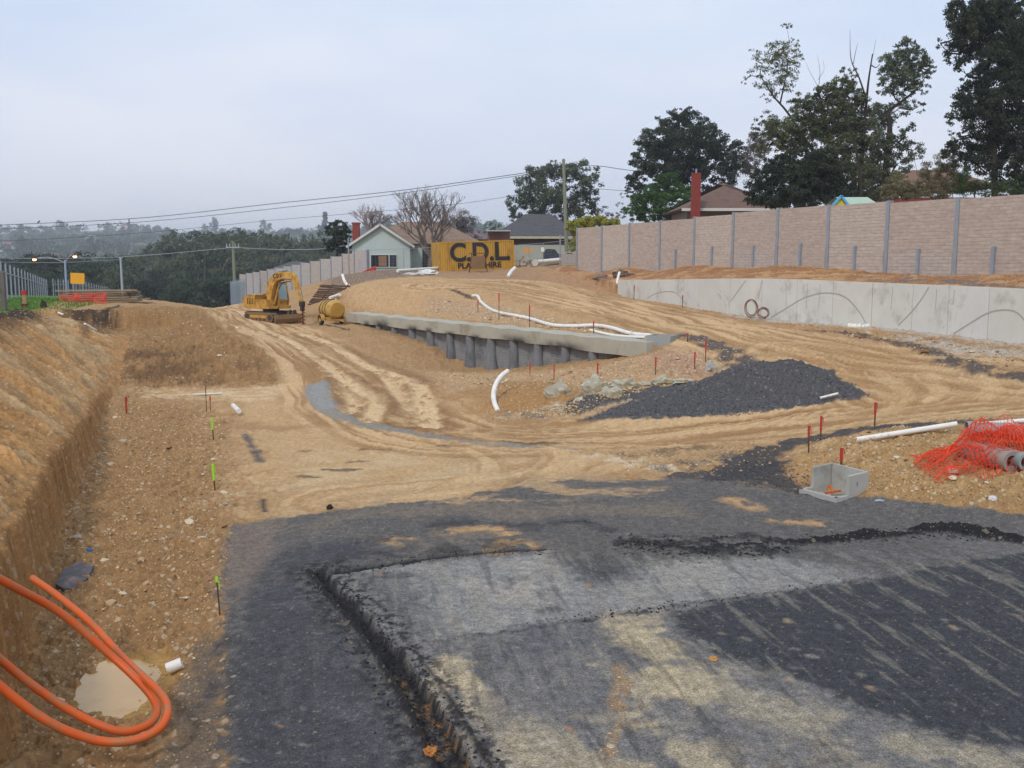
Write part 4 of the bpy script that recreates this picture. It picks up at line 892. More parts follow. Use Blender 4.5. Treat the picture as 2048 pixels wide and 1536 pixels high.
def window(parent, x, y, z, w_, h, cur=True):
    fr = MB(); t = .07
    for a, b in (((x, y, z+h/2), (w_+t, .08, t)), ((x, y, z-h/2), (w_+t, .12, t))): fr.box(a, b)
    for xx in (-w_/2, w_*.2, w_/2): fr.box((x+xx, y, z), (t, .07, h-t))
    f = fr.build('window', M_fascia, parent); g = MB(); g.box((x, y+.04, z), (w_-t, .03, h-t)); g.build('pane', M_glass, f)
    if cur: c_ = MB(); c_.box((x-.05*w_, y+.018, z), (w_*.3, .008, h*.8)); c_.build('curtain', M_cur, f)
# house A: pale gable front, brown hip roof
ya = 92.0; pa = P(745,545,ya); ha = empty('house', (pa.x, ya, 3.4)); tag(ha, 'pale mint gabled house with brown tiled roof and red chimney behind the bare tree', 'house')
gw = 115*sc(ya)/2; gx = P(762,500,ya).x-pa.x; ez = P(760,487,ya).z-3.4; pk = P(760,448,ya).z-3.4
m = MB(); m.prism([(gx-gw,-1),(gx+gw,-1),(gx+gw,ez),(gx,pk-.12),(gx-gw,ez)], 0, 5); m.build('gable_wall', M_weather, ha)
m = MB(); m.box((gx+5.7, 5.0, ez/2-.5), (6.2, 6, ez+1)); m.build('wall', M_weather, ha)
m = MB()
for s_ in (-1, 1):
    a = Vector((gx, -.35, pk)); b = Vector((gx+s_*(gw+.45), -.35, ez-.28)); V = []
    for p in (a, b):
        for yy in (0, 6.5):
            for dz in (0, -.14): V.append((p.x, p.y+yy, p.z+dz))
    m.add(V, [(0,4,6,2),(1,3,7,5),(0,1,5,4),(2,6,7,3),(4,5,7,6),(0,2,3,1)])
m.build('gable_roof', T_brown, ha)
m = MB()
for s_ in (-1, 1): m.bar((gx-s_*.02, -.39, pk-.05), (gx+s_*(gw+.45), -.39, ez-.33), .05, .2)
m.build('bargeboard', M_fascia, ha)
m = MB(); hip_roof(m, gx-2.6, gx+9.0, 2.2, 10, ez, P(815,443,ya+5).z-3.4-ez, 4.3); rf = m.build('roof', T_brown, ha)
cp = P(711,470,ya+1); m = MB(); m.box((cp.x-pa.x, 1.5, (P(711,447,ya+1).z-3.4)-1.9), (.62, .62, 3.8)); m.box((cp.x-pa.x, 1.5, P(711,447,ya+1).z-3.4+.04), (.74, .74, .14)); m.build('chimney', M_brick, ha)
window(ha, gx+.25, -.04, P(770,522,ya).z-3.4, 2.4, 1.15); window(ha, gx+5.2, 1.94, ez-1.5, 2.0, 1.2, False)
m = MB(); m.box((gx+4.2, 1.93, ez-1.5), (1.2, .05, 2.6)); m.build('door', mat('dark_door', S(50,46,44)), ha)
# house B: dark roofed brick house right of the container
yb = 108.0; pb_ = P(1075,520,yb); hb = empty('house', (pb_.x, yb, 3.6)); tag(hb, 'dark brick house with wide grey tiled hip roof behind the container', 'house')
xl, xr = P(985,470,yb).x-pb_.x, P(1156,470,yb).x-pb_.x; eb = P(1075,473,yb).z-3.6
m = MB(); m.box(((xl+xr)/2+.3, 4, eb/2-1), (xr-xl-.6, 8, eb+2)); m.build('wall', mat('dark_brick', S(84,52,46), .9, .2, 5, .1), hb)
m = MB(); hip_roof(m, xl+.4, xr+.4, 0, 10, eb, P(1100,428,yb+5).z-3.6-eb, 3.6); m.build('roof', T_grey, hb)
m = MB(); m.box(((xl+xr)/2+.4, -.52, eb-.12), (xr-xl+.9, .1, .24)); m.build('gutter', mat('cream_gutter', S(190,180,150)), hb)
m = MB(); m.box((P(1090,500,yb).x-pb_.x, -.1, P(1090,505,yb).z-3.6-.4), (9, .1, 2.4)); m.build('garage_wall', mat('cream_render', S(178,176,160), .9, .08), hb)
# house C: small red gabled end between, with lilac roof
yc = 100.; pc = P(990,470,yc); hc = empty('house', (pc.x, yc, 3.6)); tag(hc, 'low house with purplish roof and red brick end wall directly above the container', 'house')
m = MB(); a0 = P(975,465,yc).x-pc.x; a1 = P(1020,465,yc).x-pc.x; zt1 = P(990,463,yc).z-3.6; m.box(((a0+a1)/2, 1, zt1/2-.5), (a1-a0, 2, zt1+1)); m.build('end_wall', mat('dusty_red_brick', S(146,104,92), .9, .15, 6, .1), hc)
m = MB(); hip_roof(m, P(905,465,yc).x-pc.x, a0+.4, 2, 8, P(940,478,yc).z-3.6, 1.1, 2.5); m.build('roof', tilemat('mauve_roof_tiles', S(128,112,116), S(108,94,98)), hc)
m = MB(); m.box(((P(905,465,yc).x-pc.x+a0)/2, 5, 1.4), (a0-(P(905,465,yc).x-pc.x)-.6, 5, 3.2)); m.build('wall', M_brick, hc)
m = MB(); m.box(((a0+a1)/2, -.05, zt1+.04), (a1-a0+.1, 2.2, .08)); m.build('coping', M_fascia, hc)
# house D: behind the right barrier
yd = 78.0; pd = P(1430,430,yd); hd = empty('house', (pd.x, yd, 4.2)); tag(hd, 'house with reddish brown tiled roof and tall red chimney rising over the noise barrier', 'house')
e1 = P(1420,417,yd).z-4.2; x0d = P(1362,420,yd).x-pd.x+.45; x1d = P(1560,420,yd).x-pd.x
m = MB(); hip_roof(m, x0d, x1d, 0, 8.5, e1, P(1470,367,yd+4).z-4.2-e1, 4.4); m.build('roof', T_red, hd)
m = MB(); m.box(((x0d+x1d)/2, 4.3, e1/2-.2), (x1d-x0d-.2, 7.6, e1+.1)); m.build('wall', mat('grey_render_wall', S(120,112,108), .9, .1), hd)
m = MB(); m.box(((x0d+x1d)/2, -.5, e1-.1), (x1d-x0d+.95, .1, .22)); m.build('gutter', M_fascia, hd)
cp = P(1390,380,yd-.6); m = MB(); zc1 = P(1390,347,yd-.6).z-4.2; m.box((cp.x-pd.x, -.95, zc1/2+.5), (.62, .6, zc1-1)); m.build('chimney', mat('painted_red_brick', S(134,58,48), .85, .14, 5, .08), hd)
m = MB(); m.cyl((cp.x-pd.x, -.95, zc1), (cp.x-pd.x, -.95, zc1+.32), .07, 10); m.build('flue', M_galv, hd)
# house E: brown slope of roof behind the shrubs on the right
ye = 88.0; pe = P(1870,345,ye); he = empty('house', (pe.x, ye, 5)); tag(he, 'house mostly hidden by dry shrubs, only its plain pinkish brown roof showing', 'house')
m = MB(); hip_roof(m, P(1800,370,ye).x-pe.x, P(1990,370,ye).x-pe.x, 0, 8, P(1870,372,ye).z-5, P(1870,340,ye+4).z-P(1870,372,ye).z, 3.); m.build('roof', tilemat('faded_roof_tiles', S(130,98,84), S(116,88,76)), he)
m = MB(); m.box((0, 4.2, 1.6), (8.6, 7.6, 6.0)); m.build('wall', M_brick, he)
# garden cubby house
yk = 50.0; pk_ = P(1712,400,yk); kb = empty('cubby_house', (pk_.x, yk, 3.9)); tag(kb, 'small garden cubby house with pale green roof and bright blue trim behind the barrier', 'cubby house')
zr = P(1712,392,yk).z-3.9; ze = P(1712,415,yk).z-3.9; hw = 38*sc(yk); x_a = P(1660,405,yk).x-pk_.x; x_b = P(1768,405,yk).x-pk_.x
m = MB(); yr = .9
m.add([(x_a+.55,yr,zr),(x_b-.5,yr,zr),(x_b,0,ze),(x_a+1.05,0,ze),(x_b,1.8,ze),(x_a,1.8,ze)], [(0,3,2,1),(1,2,4),(0,1,4,5)]); m.build('roof', mat('pale_green_roof', S(166,186,170), .7, .05), kb)
m = MB(); m.prism([(x_a,ze-2.2),(x_a+1.05,ze-2.2),(x_a+1.05,ze),(x_a+.55,zr-.06),(x_a+.02,ze)], .12, .22); m.build('gable_wall', mat('yellow_board', S(214,190,70), .7, .05), kb)
m = MB(); m.bar((x_a-.06,.05,ze-.12), (x_a+.57,.05,zr+.02), .1, .1); m.bar((x_a+1.12,.05,ze-.12), (x_a+.55,.05,zr+.02), .1, .1); m.build('trim', mat('sky_blue_paint', S(90,170,220), .6, .05), kb)
m = MB(); m.box(((x_a+x_b)/2+.4, .95, ze-1.15), (x_b-x_a-.9, 1.4, 2.2)); m.build('wall', mat('cream_board', S(206,200,170), .7, .05), kb)
# ================================================================== site objects
def pipe_px(name, pts, r, label, cat, m_=M_white, z=0.0, group=None, n=10, hollow=False, smooth_n=6):
    w_ = []
    for p in pts:
        if len(p) == 3 and p[2] is not None: v = P(p[0], p[1], p[2])
        else: v = hs(p[0], p[1]); v.z += r+z
        w_.append(v)
    w_ = smooth_line(w_, smooth_n) if len(w_) > 2 else w_; o_ = w_[0].copy(); mb_ = MB()
    if hollow and len(w_) == 2: mb_.pipe(w_[0]-o_, w_[1]-o_, r, r*.88, n)
    else: mb_.tube([p-o_ for p in w_], r, n)
    ob = mb_.build(name, m_, None, True, loc=o_); return tag(ob, label, cat, group)
# ---- orange conduit loops in the left foreground
M_or = mat('orange_conduit', S(206,88,28), .5, .10, 3, .03, spec=.4, c2=S(170,104,60), c2amt=.45, c2scale=7)
def cpt(px, py, Y, dz=.0): v = P(px, py, Y); return v
C1 = [P(-420,900,7.6), P(-200,1040,8.0), (P(0,1158,8.6)), P(120,1225,9.0), P(215,1305,9.1), P(270,1355,9.0), P(308,1400,8.9), P(312,1432,8.7), P(285,1455,8.55), P(235,1462,8.45), P(160,1432,8.45), P(85,1385,8.4), P(0,1318,8.3), P(-150,1180,7.9), P(-330,1010,7.5)]
C2 = [P(64,1156,10.6), P(110,1188,10.4), P(180,1245,10.0), P(250,1320,9.4), P(300,1366,8.9), P(330,1400,8.6), P(334,1432,8.35), P(312,1462,8.2), P(260,1482,8.1), P(190,1480,8.05), P(100,1445,7.95), P(0,1372,7.85), P(-140,1240,7.6), P(-300,1080,7.2)]
for C_, lb in ((C1, 'inner loop of orange conduit hanging over the excavation edge above the puddle'), (C2, 'outer loop of orange conduit with its cut end against the clay bank')):
    w_ = []
    for v in smooth_line(C_, 8):
        g = gsurf(v.x, v.y) if v.y > 4.7 and abs(v.x/v.y) < .75 else -9; w_.append(Vector((v.x, v.y, max(v.z, g+.045))))
    mb_ = MB(); mb_.tube([p-w_[0] for p in w_], .038, 14); tag(mb_.build('conduit', M_or, None, True, loc=w_[0]), lb, 'conduit', 'orange conduit loops')
# ---- puddle water
pw_ = h2([(p[0], p[1]) for p in PUD]); pz = min(gsurf(*q) for q in pw_); cxp = sum(q[0] for q in pw_)/len(pw_); cyp = sum(q[1] for q in pw_)/len(pw_)
pz = float(np.mean([gsurf(*q) for q in pw_]))-.035; m = MB(); ring = smooth_line([(q[0], q[1], pz) for q in pw_+[pw_[0]]], 4)[:-1]
m.add([tuple(Vector((cxp+(p.x-cxp)*1.04, cyp+(p.y-cyp)*1.04, pz))) for p in ring], [tuple(range(len(ring)))])
Mw = mat('muddy_water', S(192,154,102), .2, .06, 1.2, .01, 6, spec=.5, c2=S(172,130,72), c2amt=.5, c2scale=.9); tag(m.build('water', Mw), kind='structure')
# ---- survey stakes
M_stk = mat('brown_stake', S(92,66,48), .9, .2); M_flo = mat('fluoro_red_tape', S(178,58,52), .7, .1); M_grn = mat('fluoro_green_tape', S(160,220,60), .7, .1)
def stake(px, ytop, ybot, m2, frac, label, group, w_=.035, lean=0):
    w_ *= .62
    b = hs(px, ybot); h = (ybot-ytop)*sc(b.y)*1.02; e_ = empty('survey_stake', b); tag(e_, label, 'stake', group); ln = Vector((lean*h, 0, 1)).normalized()
    mb_ = MB(); mb_.bar(ln*-.15, ln*h, w_*.8, w_*.8); mb_.build('stake', M_stk, e_)
    if frac:
        mb_ = MB(); mb_.bar(ln*(h*(1-frac)), ln*(h*1.01), w_*1.35, w_*1.35); mb_.build('tape' if frac < .5 else 'painted_top', m2, e_)
        if m2 is M_grn or frac > .3:
            mb_ = MB(); mb_.bar(ln*(h*.98)+Vector((w_,-.01,0)), ln*(h*.72)+Vector((w_*1.6,-.01,0)), w_*.7, .006); mb_.build('flag', m2, e_)
G1 = 'stakes along the left excavation'; G2 = 'red topped stakes on the right berm'; G3 = 'thin stakes across the middle island'; G4 = 'stakes beside the white pipe'
stake(440,1145,1228,M_grn,.12,'nearest stake with a knot of green tape, at the edge of the dark asphalt',G1,.03,-.1)
stake(430,925,980,M_grn,.6,'stake with long green flag halfway along the rubble strip',G1,.045,-.1)
stake(427,835,878,M_grn,.5,'green flagged stake beside the broken white pipe on the sand',G1,.045,-.08)
stake(413,770,825,M_stk,0,'bare brown stake at the foot of the brown fill mound',G1,.035)
stake(421,795,825,M_flo,.4,'short faded red stake close beside the bare brown one',G1,.03)
stake(253,796,829,M_flo,.9,'small orange stake at the toe of the left clay bank',G1,.05)
stake(1617,853,908,M_flo,.4,'leftmost red topped stake on the berm edge by the dirt road',G2,.05,-.03)
stake(1641,833,881,M_flo,.6,'red topped stake just behind the leftmost one on the berm',G2,.05)
stake(1749,808,856,M_flo,.5,'red topped stake behind the long white pipe',G2,.05)
stake(1682,893,936,M_flo,.6,'thick red topped stake rising behind the concrete pit',G2,.06)
for k, (a, b, c) in enumerate([(1060,727,757),(1108,731,760),(1195,727,767),(1311,715,750),(1389,702,738),(1411,682,726)]):
    stake(a, b, c, M_flo, .55, ['thin stake right of the curved white pipe','thin stake between the curved pipe and the rock ledge','thin stake above the left grey rock','thin stake above the dark gravel stained ledge','thin stake near the concrete block on the island','tall thin stake at the far right end of the island'][k], G3, .045)
for k, (a, b, c) in enumerate([(956,600,625),(998,588,640),(1059,610,652),(1187,645,668),(1268,572,600),(1365,592,616),(1375,668,685)]):
    stake(a, b, c, M_flo, .35 if k == 0 else .3, ['short red stake under the upper end of the white pipe','tall dark stake crossing the white pipe','dark stake at the middle of the white pipe','small stake near the lower end of the white pipe','stake at the left end of the precast wall','stake in front of the second precast panel','small stake beyond the concrete box on the beam'][k], G4, .06)
# ---- white drainage pipes
pipe_px('drain_pipe', [(944,594),(955,595),(962,606),(980,620),(1000,630),(1030,636),(1060,640),(1085,650),(1110,654),(1150,655),(1190,656),(1225,662),(1260,670),(1304,677)], .072, 'long wavy white pipe lying along the slope above the capping beam', 'pipe')
pipe_px('drain_pipe', [(1180,662),(1230,672),(1290,681)], .05, 'second thin white pipe under the long wavy one', 'pipe')
pipe_px('drain_pipe', [(1016,742,28.6),(1003,752,28.4),(992,768,28.1),(987,788,27.7),(989,806,27.4),(996,823,27.0)], .07, 'curved white pipe end standing out of the slope left of the rock ledge', 'pipe', n=12)
pipe_px('drain_pipe', [(685,550,70),(689,562,69),(694,569,68.5),(699,572,68)], .10, 'white pipe stub sticking up beside the red mesh on the far mound', 'pipe')
pipe_px('drain_pipe', [(1030,536,72),(1022,544,71.5),(1016,554,71)], .14, 'white pipe stub poking up below the container corner', 'pipe')
pipe_px('drain_pipe', [(1239,545,61),(1236,556,60.5),(1234,568,60)], .08, 'pale pipe stub at the left end of the precast wall', 'pipe')
pipe_px('drain_pipe', [(1713,889),(1913,862)], .055, 'straight white pipe lying on the right berm', 'pipe', z=.06, hollow=True, n=16)
pipe_px('drain_pipe', [(1954,875),(2080,858)], .045, 'thin cream pipe behind the orange netting heap', 'pipe', z=.12)
pipe_px('drain_pipe', [(467,824),(478,834)], .07, 'broken white pipe piece sticking out of the sand pad', 'pipe', z=.1)
pipe_px('drain_pipe', [(334,1342),(364,1333)], .06, 'short white pipe offcut at the edge of the puddle', 'pipe offcut', hollow=True, n=16, z=.02)
pipe_px('drain_pipe', [(1696,652,36.2),(1722,653,36)], .10, 'white pipe lying on the gravel at the foot of the precast wall', 'pipe')
pipe_px('drain_pipe', [(1725,654,35.8),(1741,651,35.6)], .08, 'smaller white pipe end to end with another by the precast wall', 'pipe')
pipe_px('drain_pipe', [(1640,806),(1676,802)], .03, 'white plastic strip on the front edge of the gravel heap', 'pipe', z=.1)
pipe_px('drain_pipe', [(1165,718),(1200,713)], .05, 'white strip lying at the right foot of the pile wall', 'pipe', z=.02)
pipe_px('drain_pipe', [(1000,733),(1020,731)], .05, 'white strip on the dirt at the foot of the pile wall', 'pipe', z=.02)
pipe_px('drain_pipe', [(660,603),(680,598)], .09, 'short white pipe lying beside the yellow tank', 'pipe', z=.15)
pipe_px('drain_pipe', [(618,606,62),(640,609,61),(670,613,60)], .08, 'black and white banded pipe stretched behind the yellow tank', 'pipe')
pipe_px('drain_pipe', [(795,548),(880,541)], .12, 'long white pipe lying in front of the temporary fence', 'pipe', z=.1)
pipe_px('drain_pipe', [(1068,524,86),(1122,519,86)], .17, 'white pipe lying on the grass right of the container', 'pipe')
pipe_px('drain_pipe', [(385,792),(445,788)], .025, 'thin pale strip lying on the sand behind the bare stake', 'pipe', z=.0)
pipe_px('timber_pole', [(655,651),(675,655),(698,661)], .06, 'crooked timber pole on the ground below the yellow tank', 'pole', m_=M_timber)
# white sheet in front of the fence
def blob(name, px, py, rx, ry, h, m_, label, cat, seed=0, group=None, flat=.6, Y=None):
    """irregular lump with a rounded ragged shape"""
    b = hs(px, py) if Y is None else P(px, py, Y); s_ = sc(b.y); V = []; F = []; nu, nv_ = 20, 10
    for j in range(nv_+1):
        th = math.pi*j/nv_
        for i_ in range(nu):
            ph = 2*math.pi*i_/nu; d = Vector((math.sin(th)*math.cos(ph), math.sin(th)*math.sin(ph), math.cos(th)))
            k_ = 1+.5*float(perlin(d.x*1.7+seed*3.3+7, d.y*1.7+d.z*2.1+seed, seed))+.2*float(perlin(d.x*5+seed, d.y*5+d.z*4, seed+1))
            V.append((d.x*rx*s_*k_, d.y*ry*s_*k_, d.z*h*k_))
    for j in range(nv_):
        for i_ in range(nu): F.append((j*nu+i_, j*nu+(i_+1) % nu, (j+1)*nu+(i_+1) % nu, (j+1)*nu+i_))
    mb_ = MB(); mb_.add(V, F); o_ = mb_.build(name, m_, None, False, loc=b+Vector((0,0,h*.25))); return tag(o_, label, cat, group)
blob('plastic_sheet', 853, 549, 24, 14, .28, mat('white_sheet', S(214,212,206), .6, .08, 3, .2), 'crumpled white plastic sheet on the ground left of the container', 'plastic sheet', 3)
blob('plastic_sheet', 822, 550, 22, 8, .14, mat('dirty_white_sheet', S(186,180,170), .7, .12, 3, .2), 'flat dirty plastic sheet beside the crumpled white one', 'plastic sheet', 8)
# ---- concrete pit box with high back walls
def pit_box():
    w1 = hit(1598,978); s1 = hit(1674,997); e1 = hit(1738,986); z0 = (w1.z+s1.z+e1.z)/3+.03
    def at(p): return Vector(PZ(*p, z0))
    w1, s1, e1 = at((1598,977)), at((1673,996)), at((1737,985)); n1 = w1+e1-s1
    root = empty('pit_box', Vector((s1.x, s1.y, 0))); tag(root, 'open concrete drainage pit with high back walls set at the edge of the asphalt', 'drainage pit')
    o_ = Vector((s1.x, s1.y, 0)); t = .07
    def wall_(a, b, zt0, zt1, name, mt=M_conc, low=-.1):
        d = (b-a); d.z = 0; d.normalize(); nn = Vector((-d.y, d.x, 0)); c = (w1+e1)/2-a
        if nn.dot(Vector((c.x, c.y, 0))) < 0: nn = -nn
        V = []
        for p, zt in ((a, zt0), (b, zt1)):
            for q in (Vector((0,0,0)), nn*t):
                V += [tuple(Vector((p.x, p.y, z0+low))+q-o_), tuple(Vector((p.x, p.y, z0+zt))+q-o_)]
        mb_ = MB(); mb_.add(V, [(0,1,3,2),(4,6,7,5),(0,4,5,1),(2,3,7,6),(1,5,7,3),(0,2,6,4)]); mb_.build(name, mt, root, bevel=.006)
    h = .40
    wall_(w1, s1, .0, .0, 'rim'); wall_(s1, s1.lerp(e1, .38), 0, 0, 'rim'); wall_(w1, w1.lerp(n1, .36), 0, 0, 'rim')
    wall_(w1.lerp(n1, .365), n1, h*.93, h, 'back_wall'); 
    ex = e1+(e1-w1).normalized()*.02
    wall_(s1.lerp(e1, .385), e1, h*.88, h*.95, 'side_wall'); wall_(n1+(e1-n1).normalized()*.075, e1, h, h*.95, 'back_wall')
    mb_ = MB(); V = [tuple(p.lerp((w1+e1)/2, .06)-o_+Vector((0,0,-.085))) for p in (w1, s1, e1, n1)]
    V = [(v[0], v[1], z0-.085) for v in V]; mb_.add(V, [(0,1,2,3)]); mb_.build('floor', M_concd, root)
    c = (w1+e1)/2-o_; mb_ = MB(); mb_.bar((c.x-.18, c.y-.1, z0-.02), (c.x+.12, c.y-.02, z0+.0), .05, .03); mb_.bar((c.x-.05, c.y-.1, z0-.02), (c.x-.05, c.y, z0+.09), .03, .03); mb_.build('orange_marker', M_or, root)
    q = s1.lerp(e1, .62); d = (e1-s1).normalized(); mb_ = MB(); nn = Vector((d.y, -d.x, 0)); a = q-o_+nn*.004; mb_.bar(Vector((a.x, a.y, z0+.16)), Vector((a.x, a.y, z0+.23)), .016, .006); mb_.build('painted_mark', mat('blue_mark', S(50,80,120)), root)
pit_box()
# ---- concrete box at the right end of the beam
bx = PY(1325,685,33.4); cbx = empty('concrete_box', (bx[0], bx[1], 1.28), R(-30)); tag(cbx, 'small grey concrete pit standing at the right end of the capping beam', 'drainage pit')
for c_, d_ in (((0,-.36,.2),(.86,.08,.46)), ((0,.36,.2),(.86,.08,.46)), ((-.39,0,.2),(.08,.64,.46)), ((.39,0,.2),(.08,.64,.46))): m = MB(); m.box(c_, d_); m.build('side', mat('blue_grey_concrete', S(150,152,152), .85, .08), cbx, bevel=.008)
m = MB(); m.box((0,0,.02), (.72,.62,.05)); m.build('floor', M_concd, cbx)
# ---- rings of rusty wire leaning on the precast wall
for k, (px, py, rx, ry, lb) in enumerate([(1503,616,14,17,'larger coil of rusty wire leaning on the precast wall'), (1527,626,13,10,'smaller coil of rusty wire leaning on the precast wall')]):
    c = P(px, py, 41.0-k*.3); s_ = sc(42); m = MB()
    for q in range(7):
        r1 = 1+random.uniform(-.24,.06); ax = Vector((1,.35,0)).normalized(); ay = Vector((0,.3,1)).normalized(); off = Vector((random.uniform(-.04,.04), random.uniform(-.08,.05), random.uniform(-.03,.03)))
        m.tube([off+ax*math.cos(2*math.pi*i_/26)*rx*s_*r1+ay*math.sin(2*math.pi*i_/26)*ry*s_*r1*1.05 for i_ in range(26)], .010, 5, closed=True)
    tag(m.build('wire_coil', mat('brown_wire', S(132,96,76), .8, .2), None, loc=c), lb, 'wire coil', 'rusty wire coils')
# ---- orange safety netting
M_net = mat('orange_netting', S(228,76,42), .6, .1, 4, 0)
def netting(name, nx, ny, f, thick, label, parent=None, m_=M_net):
    V = [f(i_/nx, j/ny) for j in range(ny+1) for i_ in range(nx+1)]; o_ = Vector(V[0]); V = [tuple(Vector(v)-o_) for v in V]; F = []
    for j in range(ny):
        for i_ in range(nx): a = j*(nx+1)+i_; F.append((a, a+1, a+nx+2, a+nx+1))
    me = bpy.data.meshes.new(name); me.from_pydata(V, [], F); ob = link(name, me, m_, parent, o_)
    md = ob.modifiers.new('w', 'WIREFRAME'); md.thickness = thick; md.use_replace = True; md.use_even_offset = False
    return tag(ob, label, 'safety netting')
nb = [hs(1838,925), hs(1900,946), hs(2010,952), hs(2100,945), hs(2100,880), hs(1990,872), hs(1905,895)]
cN = hs(1975,918)
def heap(u_, v_, sd=0, sx_=1.15, sy_=.7, hh=.42):
    a = (u_-.5)*2; b = (v_-.5)*2; x = cN.x+a*sx_+.16*float(perlin(a*2+sd, b*2, sd+5)); y = cN.y+b*sy_+.12*float(perlin(a*2, b*2+sd, sd+8)); g = gsurf(x, y)
    r_ = max(0, 1-(a*.95)**2)*max(0, 1-b*b); z = g+.03+hh*r_**.6*(.75+.5*float(perlin(a*2.5+sd*3, b*2.5, sd+2)))+.025*abs(float(perlin(a*6, b*6, sd+4))); 
    if a < -.3: z = g+.02+(z-g)*max(.25, 1+ (a+.3)*1.1)
    return (x, y, z)
netting('safety_netting', 38, 22, lambda a, b: heap(a, b), .014, 'tangled heap of orange safety netting over the pipes on the right berm')
o1 = netting('safety_netting_fold', 32, 14, lambda a, b: heap(.08+a*.85, b, 3, 1.15, .55, .58), .014, None); 
o2 = netting('safety_netting_fold', 26, 11, lambda a, b: heap(.3+a*.7, b*.6, 6, 1.2, .8, .68), .014, None)
o0 = [o for o in COL.objects if o.name == 'safety_netting'][0]
for o in (o1, o2):
    o.parent = o0; o.location = o.location-o0.location
    for key in ('category',):
        if key in o: del o[key]
M_cp = mat('fibre_cement_pipe', S(150,136,128), .85, .12, 4, .1); M_cp2 = mat('grey_pipe', S(140,146,144), .8, .08, 4, .1)
a = hs(2022,946); m = MB(); ro = 21*sc(a.y); m.pipe((0,0,ro), (-.35,1.1,ro+.02), ro, ro*.62, 30); tag(m.build('concrete_pipe', M_cp, None, True, loc=a), 'grey pinkish concrete pipe with its open end facing out of the netting', 'pipe')
a = hs(2052,948); m = MB(); m.pipe((0,0,ro*.9), (-.2,1.2,ro*.9), ro*.85, ro*.6, 26); tag(m.build('concrete_pipe', M_cp2, None, True, loc=a), 'second grey pipe end at the very edge beside the pinkish one', 'pipe')
a = hs(1950,930); m = MB(); m.pipe((0,0,.07), (.9,.2,.09), .07, .055, 16); tag(m.build('concrete_pipe', M_cp, None, True, loc=a), 'slim grey pipe lying under the orange netting', 'pipe')
a = hs(2010,900); m = MB(); m.pipe((-.6,.3,.33), (.6,.1,.30), .15, .13, 22); tag(m.build('concrete_pipe', M_cp2, None, True, loc=a), 'greenish grey pipe lying across the top of the netting heap', 'pipe')
m = MB(); m.box((0,0,.06), (.16,.14,.07)); m.tube([(0,-.01,-.03),(.01,0,.03)], [.05,.06], 10); tag(m.build('white_cap', M_white, None, loc=hs(1903,950)), 'square white plastic cap on the berm below the netting', 'cap')
blob('broken_stone', 1905, 962, 9, 9, .05, mat('cream_stone', S(206,192,164), .9, .1), 'cream stone just below the white plastic cap', 'stone', 5)
# ---- slab, cloth and scraps in the left excavation
s1 = [hs(*p) for p in [(112,1180),(130,1150),(158,1136),(188,1138),(176,1160),(150,1184),(128,1188)]]; c = sum(s1, Vector())/len(s1); zz = max(gsurf(p.x, p.y) for p in s1)+.03
m = MB(); nn = len(s1); V = [tuple(Vector((p.x-c.x, p.y-c.y, .02+.05*math.sin(k)))) for k, p in enumerate(s1)]+[tuple(Vector((p.x-c.x, p.y-c.y, -.05+.05*math.sin(k)))) for k, p in enumerate(s1)]
m.add(V, [tuple(range(nn)), tuple(range(2*nn-1, nn-1, -1))]+[(i_, (i_+1) % nn, (i_+1) % nn+nn, i_+nn) for i_ in range(nn)])
tag(m.build('slate_slab', mat('dark_slate', S(96,90,94), .8, .2, 5, .2, c2=S(140,120,110), c2amt=.4), None, loc=(c.x, c.y, zz)), 'flat dark grey slab lying on the rubble at the foot of the bank', 'slab')
blob('plastic_scrap', 179, 1109, 7, 5, .03, mat('blue_plastic', S(50,110,160), .6, .1), 'scrap of blue plastic on the rubble above the dark slab', 'scrap', 2)
blob('cloth_scrap', 183, 1358, 17, 8, .02, mat('maroon_cloth', S(120,86,88), .8, .2), 'flat maroon scrap lying in the puddle', 'scrap', 6)
blob('cloth_scrap', 275, 903, 14, 5, .03, mat('charcoal_cloth', S(84,78,82), .8, .2), 'charcoal scrap on the rubble halfway down the strip', 'scrap', 9)
blob('rubber_scrap', 660, 1021, 8, 5, .05, M_dark, 'small black lump at the back edge of the asphalt', 'lump', 4)
blob('clay_lump', 862, 1520, 13, 11, .05, mat('orange_clay', S(176,116,62), .9, .2), 'orange clay lump at the lip of the asphalt trench', 'clay lump', 7)
blob('clay_lump', 1427, 1314, 10, 8, .03, mat('tan_clay', S(176,132,76), .9, .2), 'small tan clay lump on the dark pavement', 'clay lump', 12)
blob('plastic_scrap', 1985, 995, 9, 8, .06, mat('white_scrap', S(206,204,206), .6, .1), 'white plastic scrap by the lower edge of the berm', 'scrap', 11)
blob('plastic_scrap', 1758, 1003, 11, 5, .03, mat('pale_blue_scrap', S(150,158,172), .6, .1), 'pale bluish scrap on the asphalt right of the pit', 'scrap', 15)
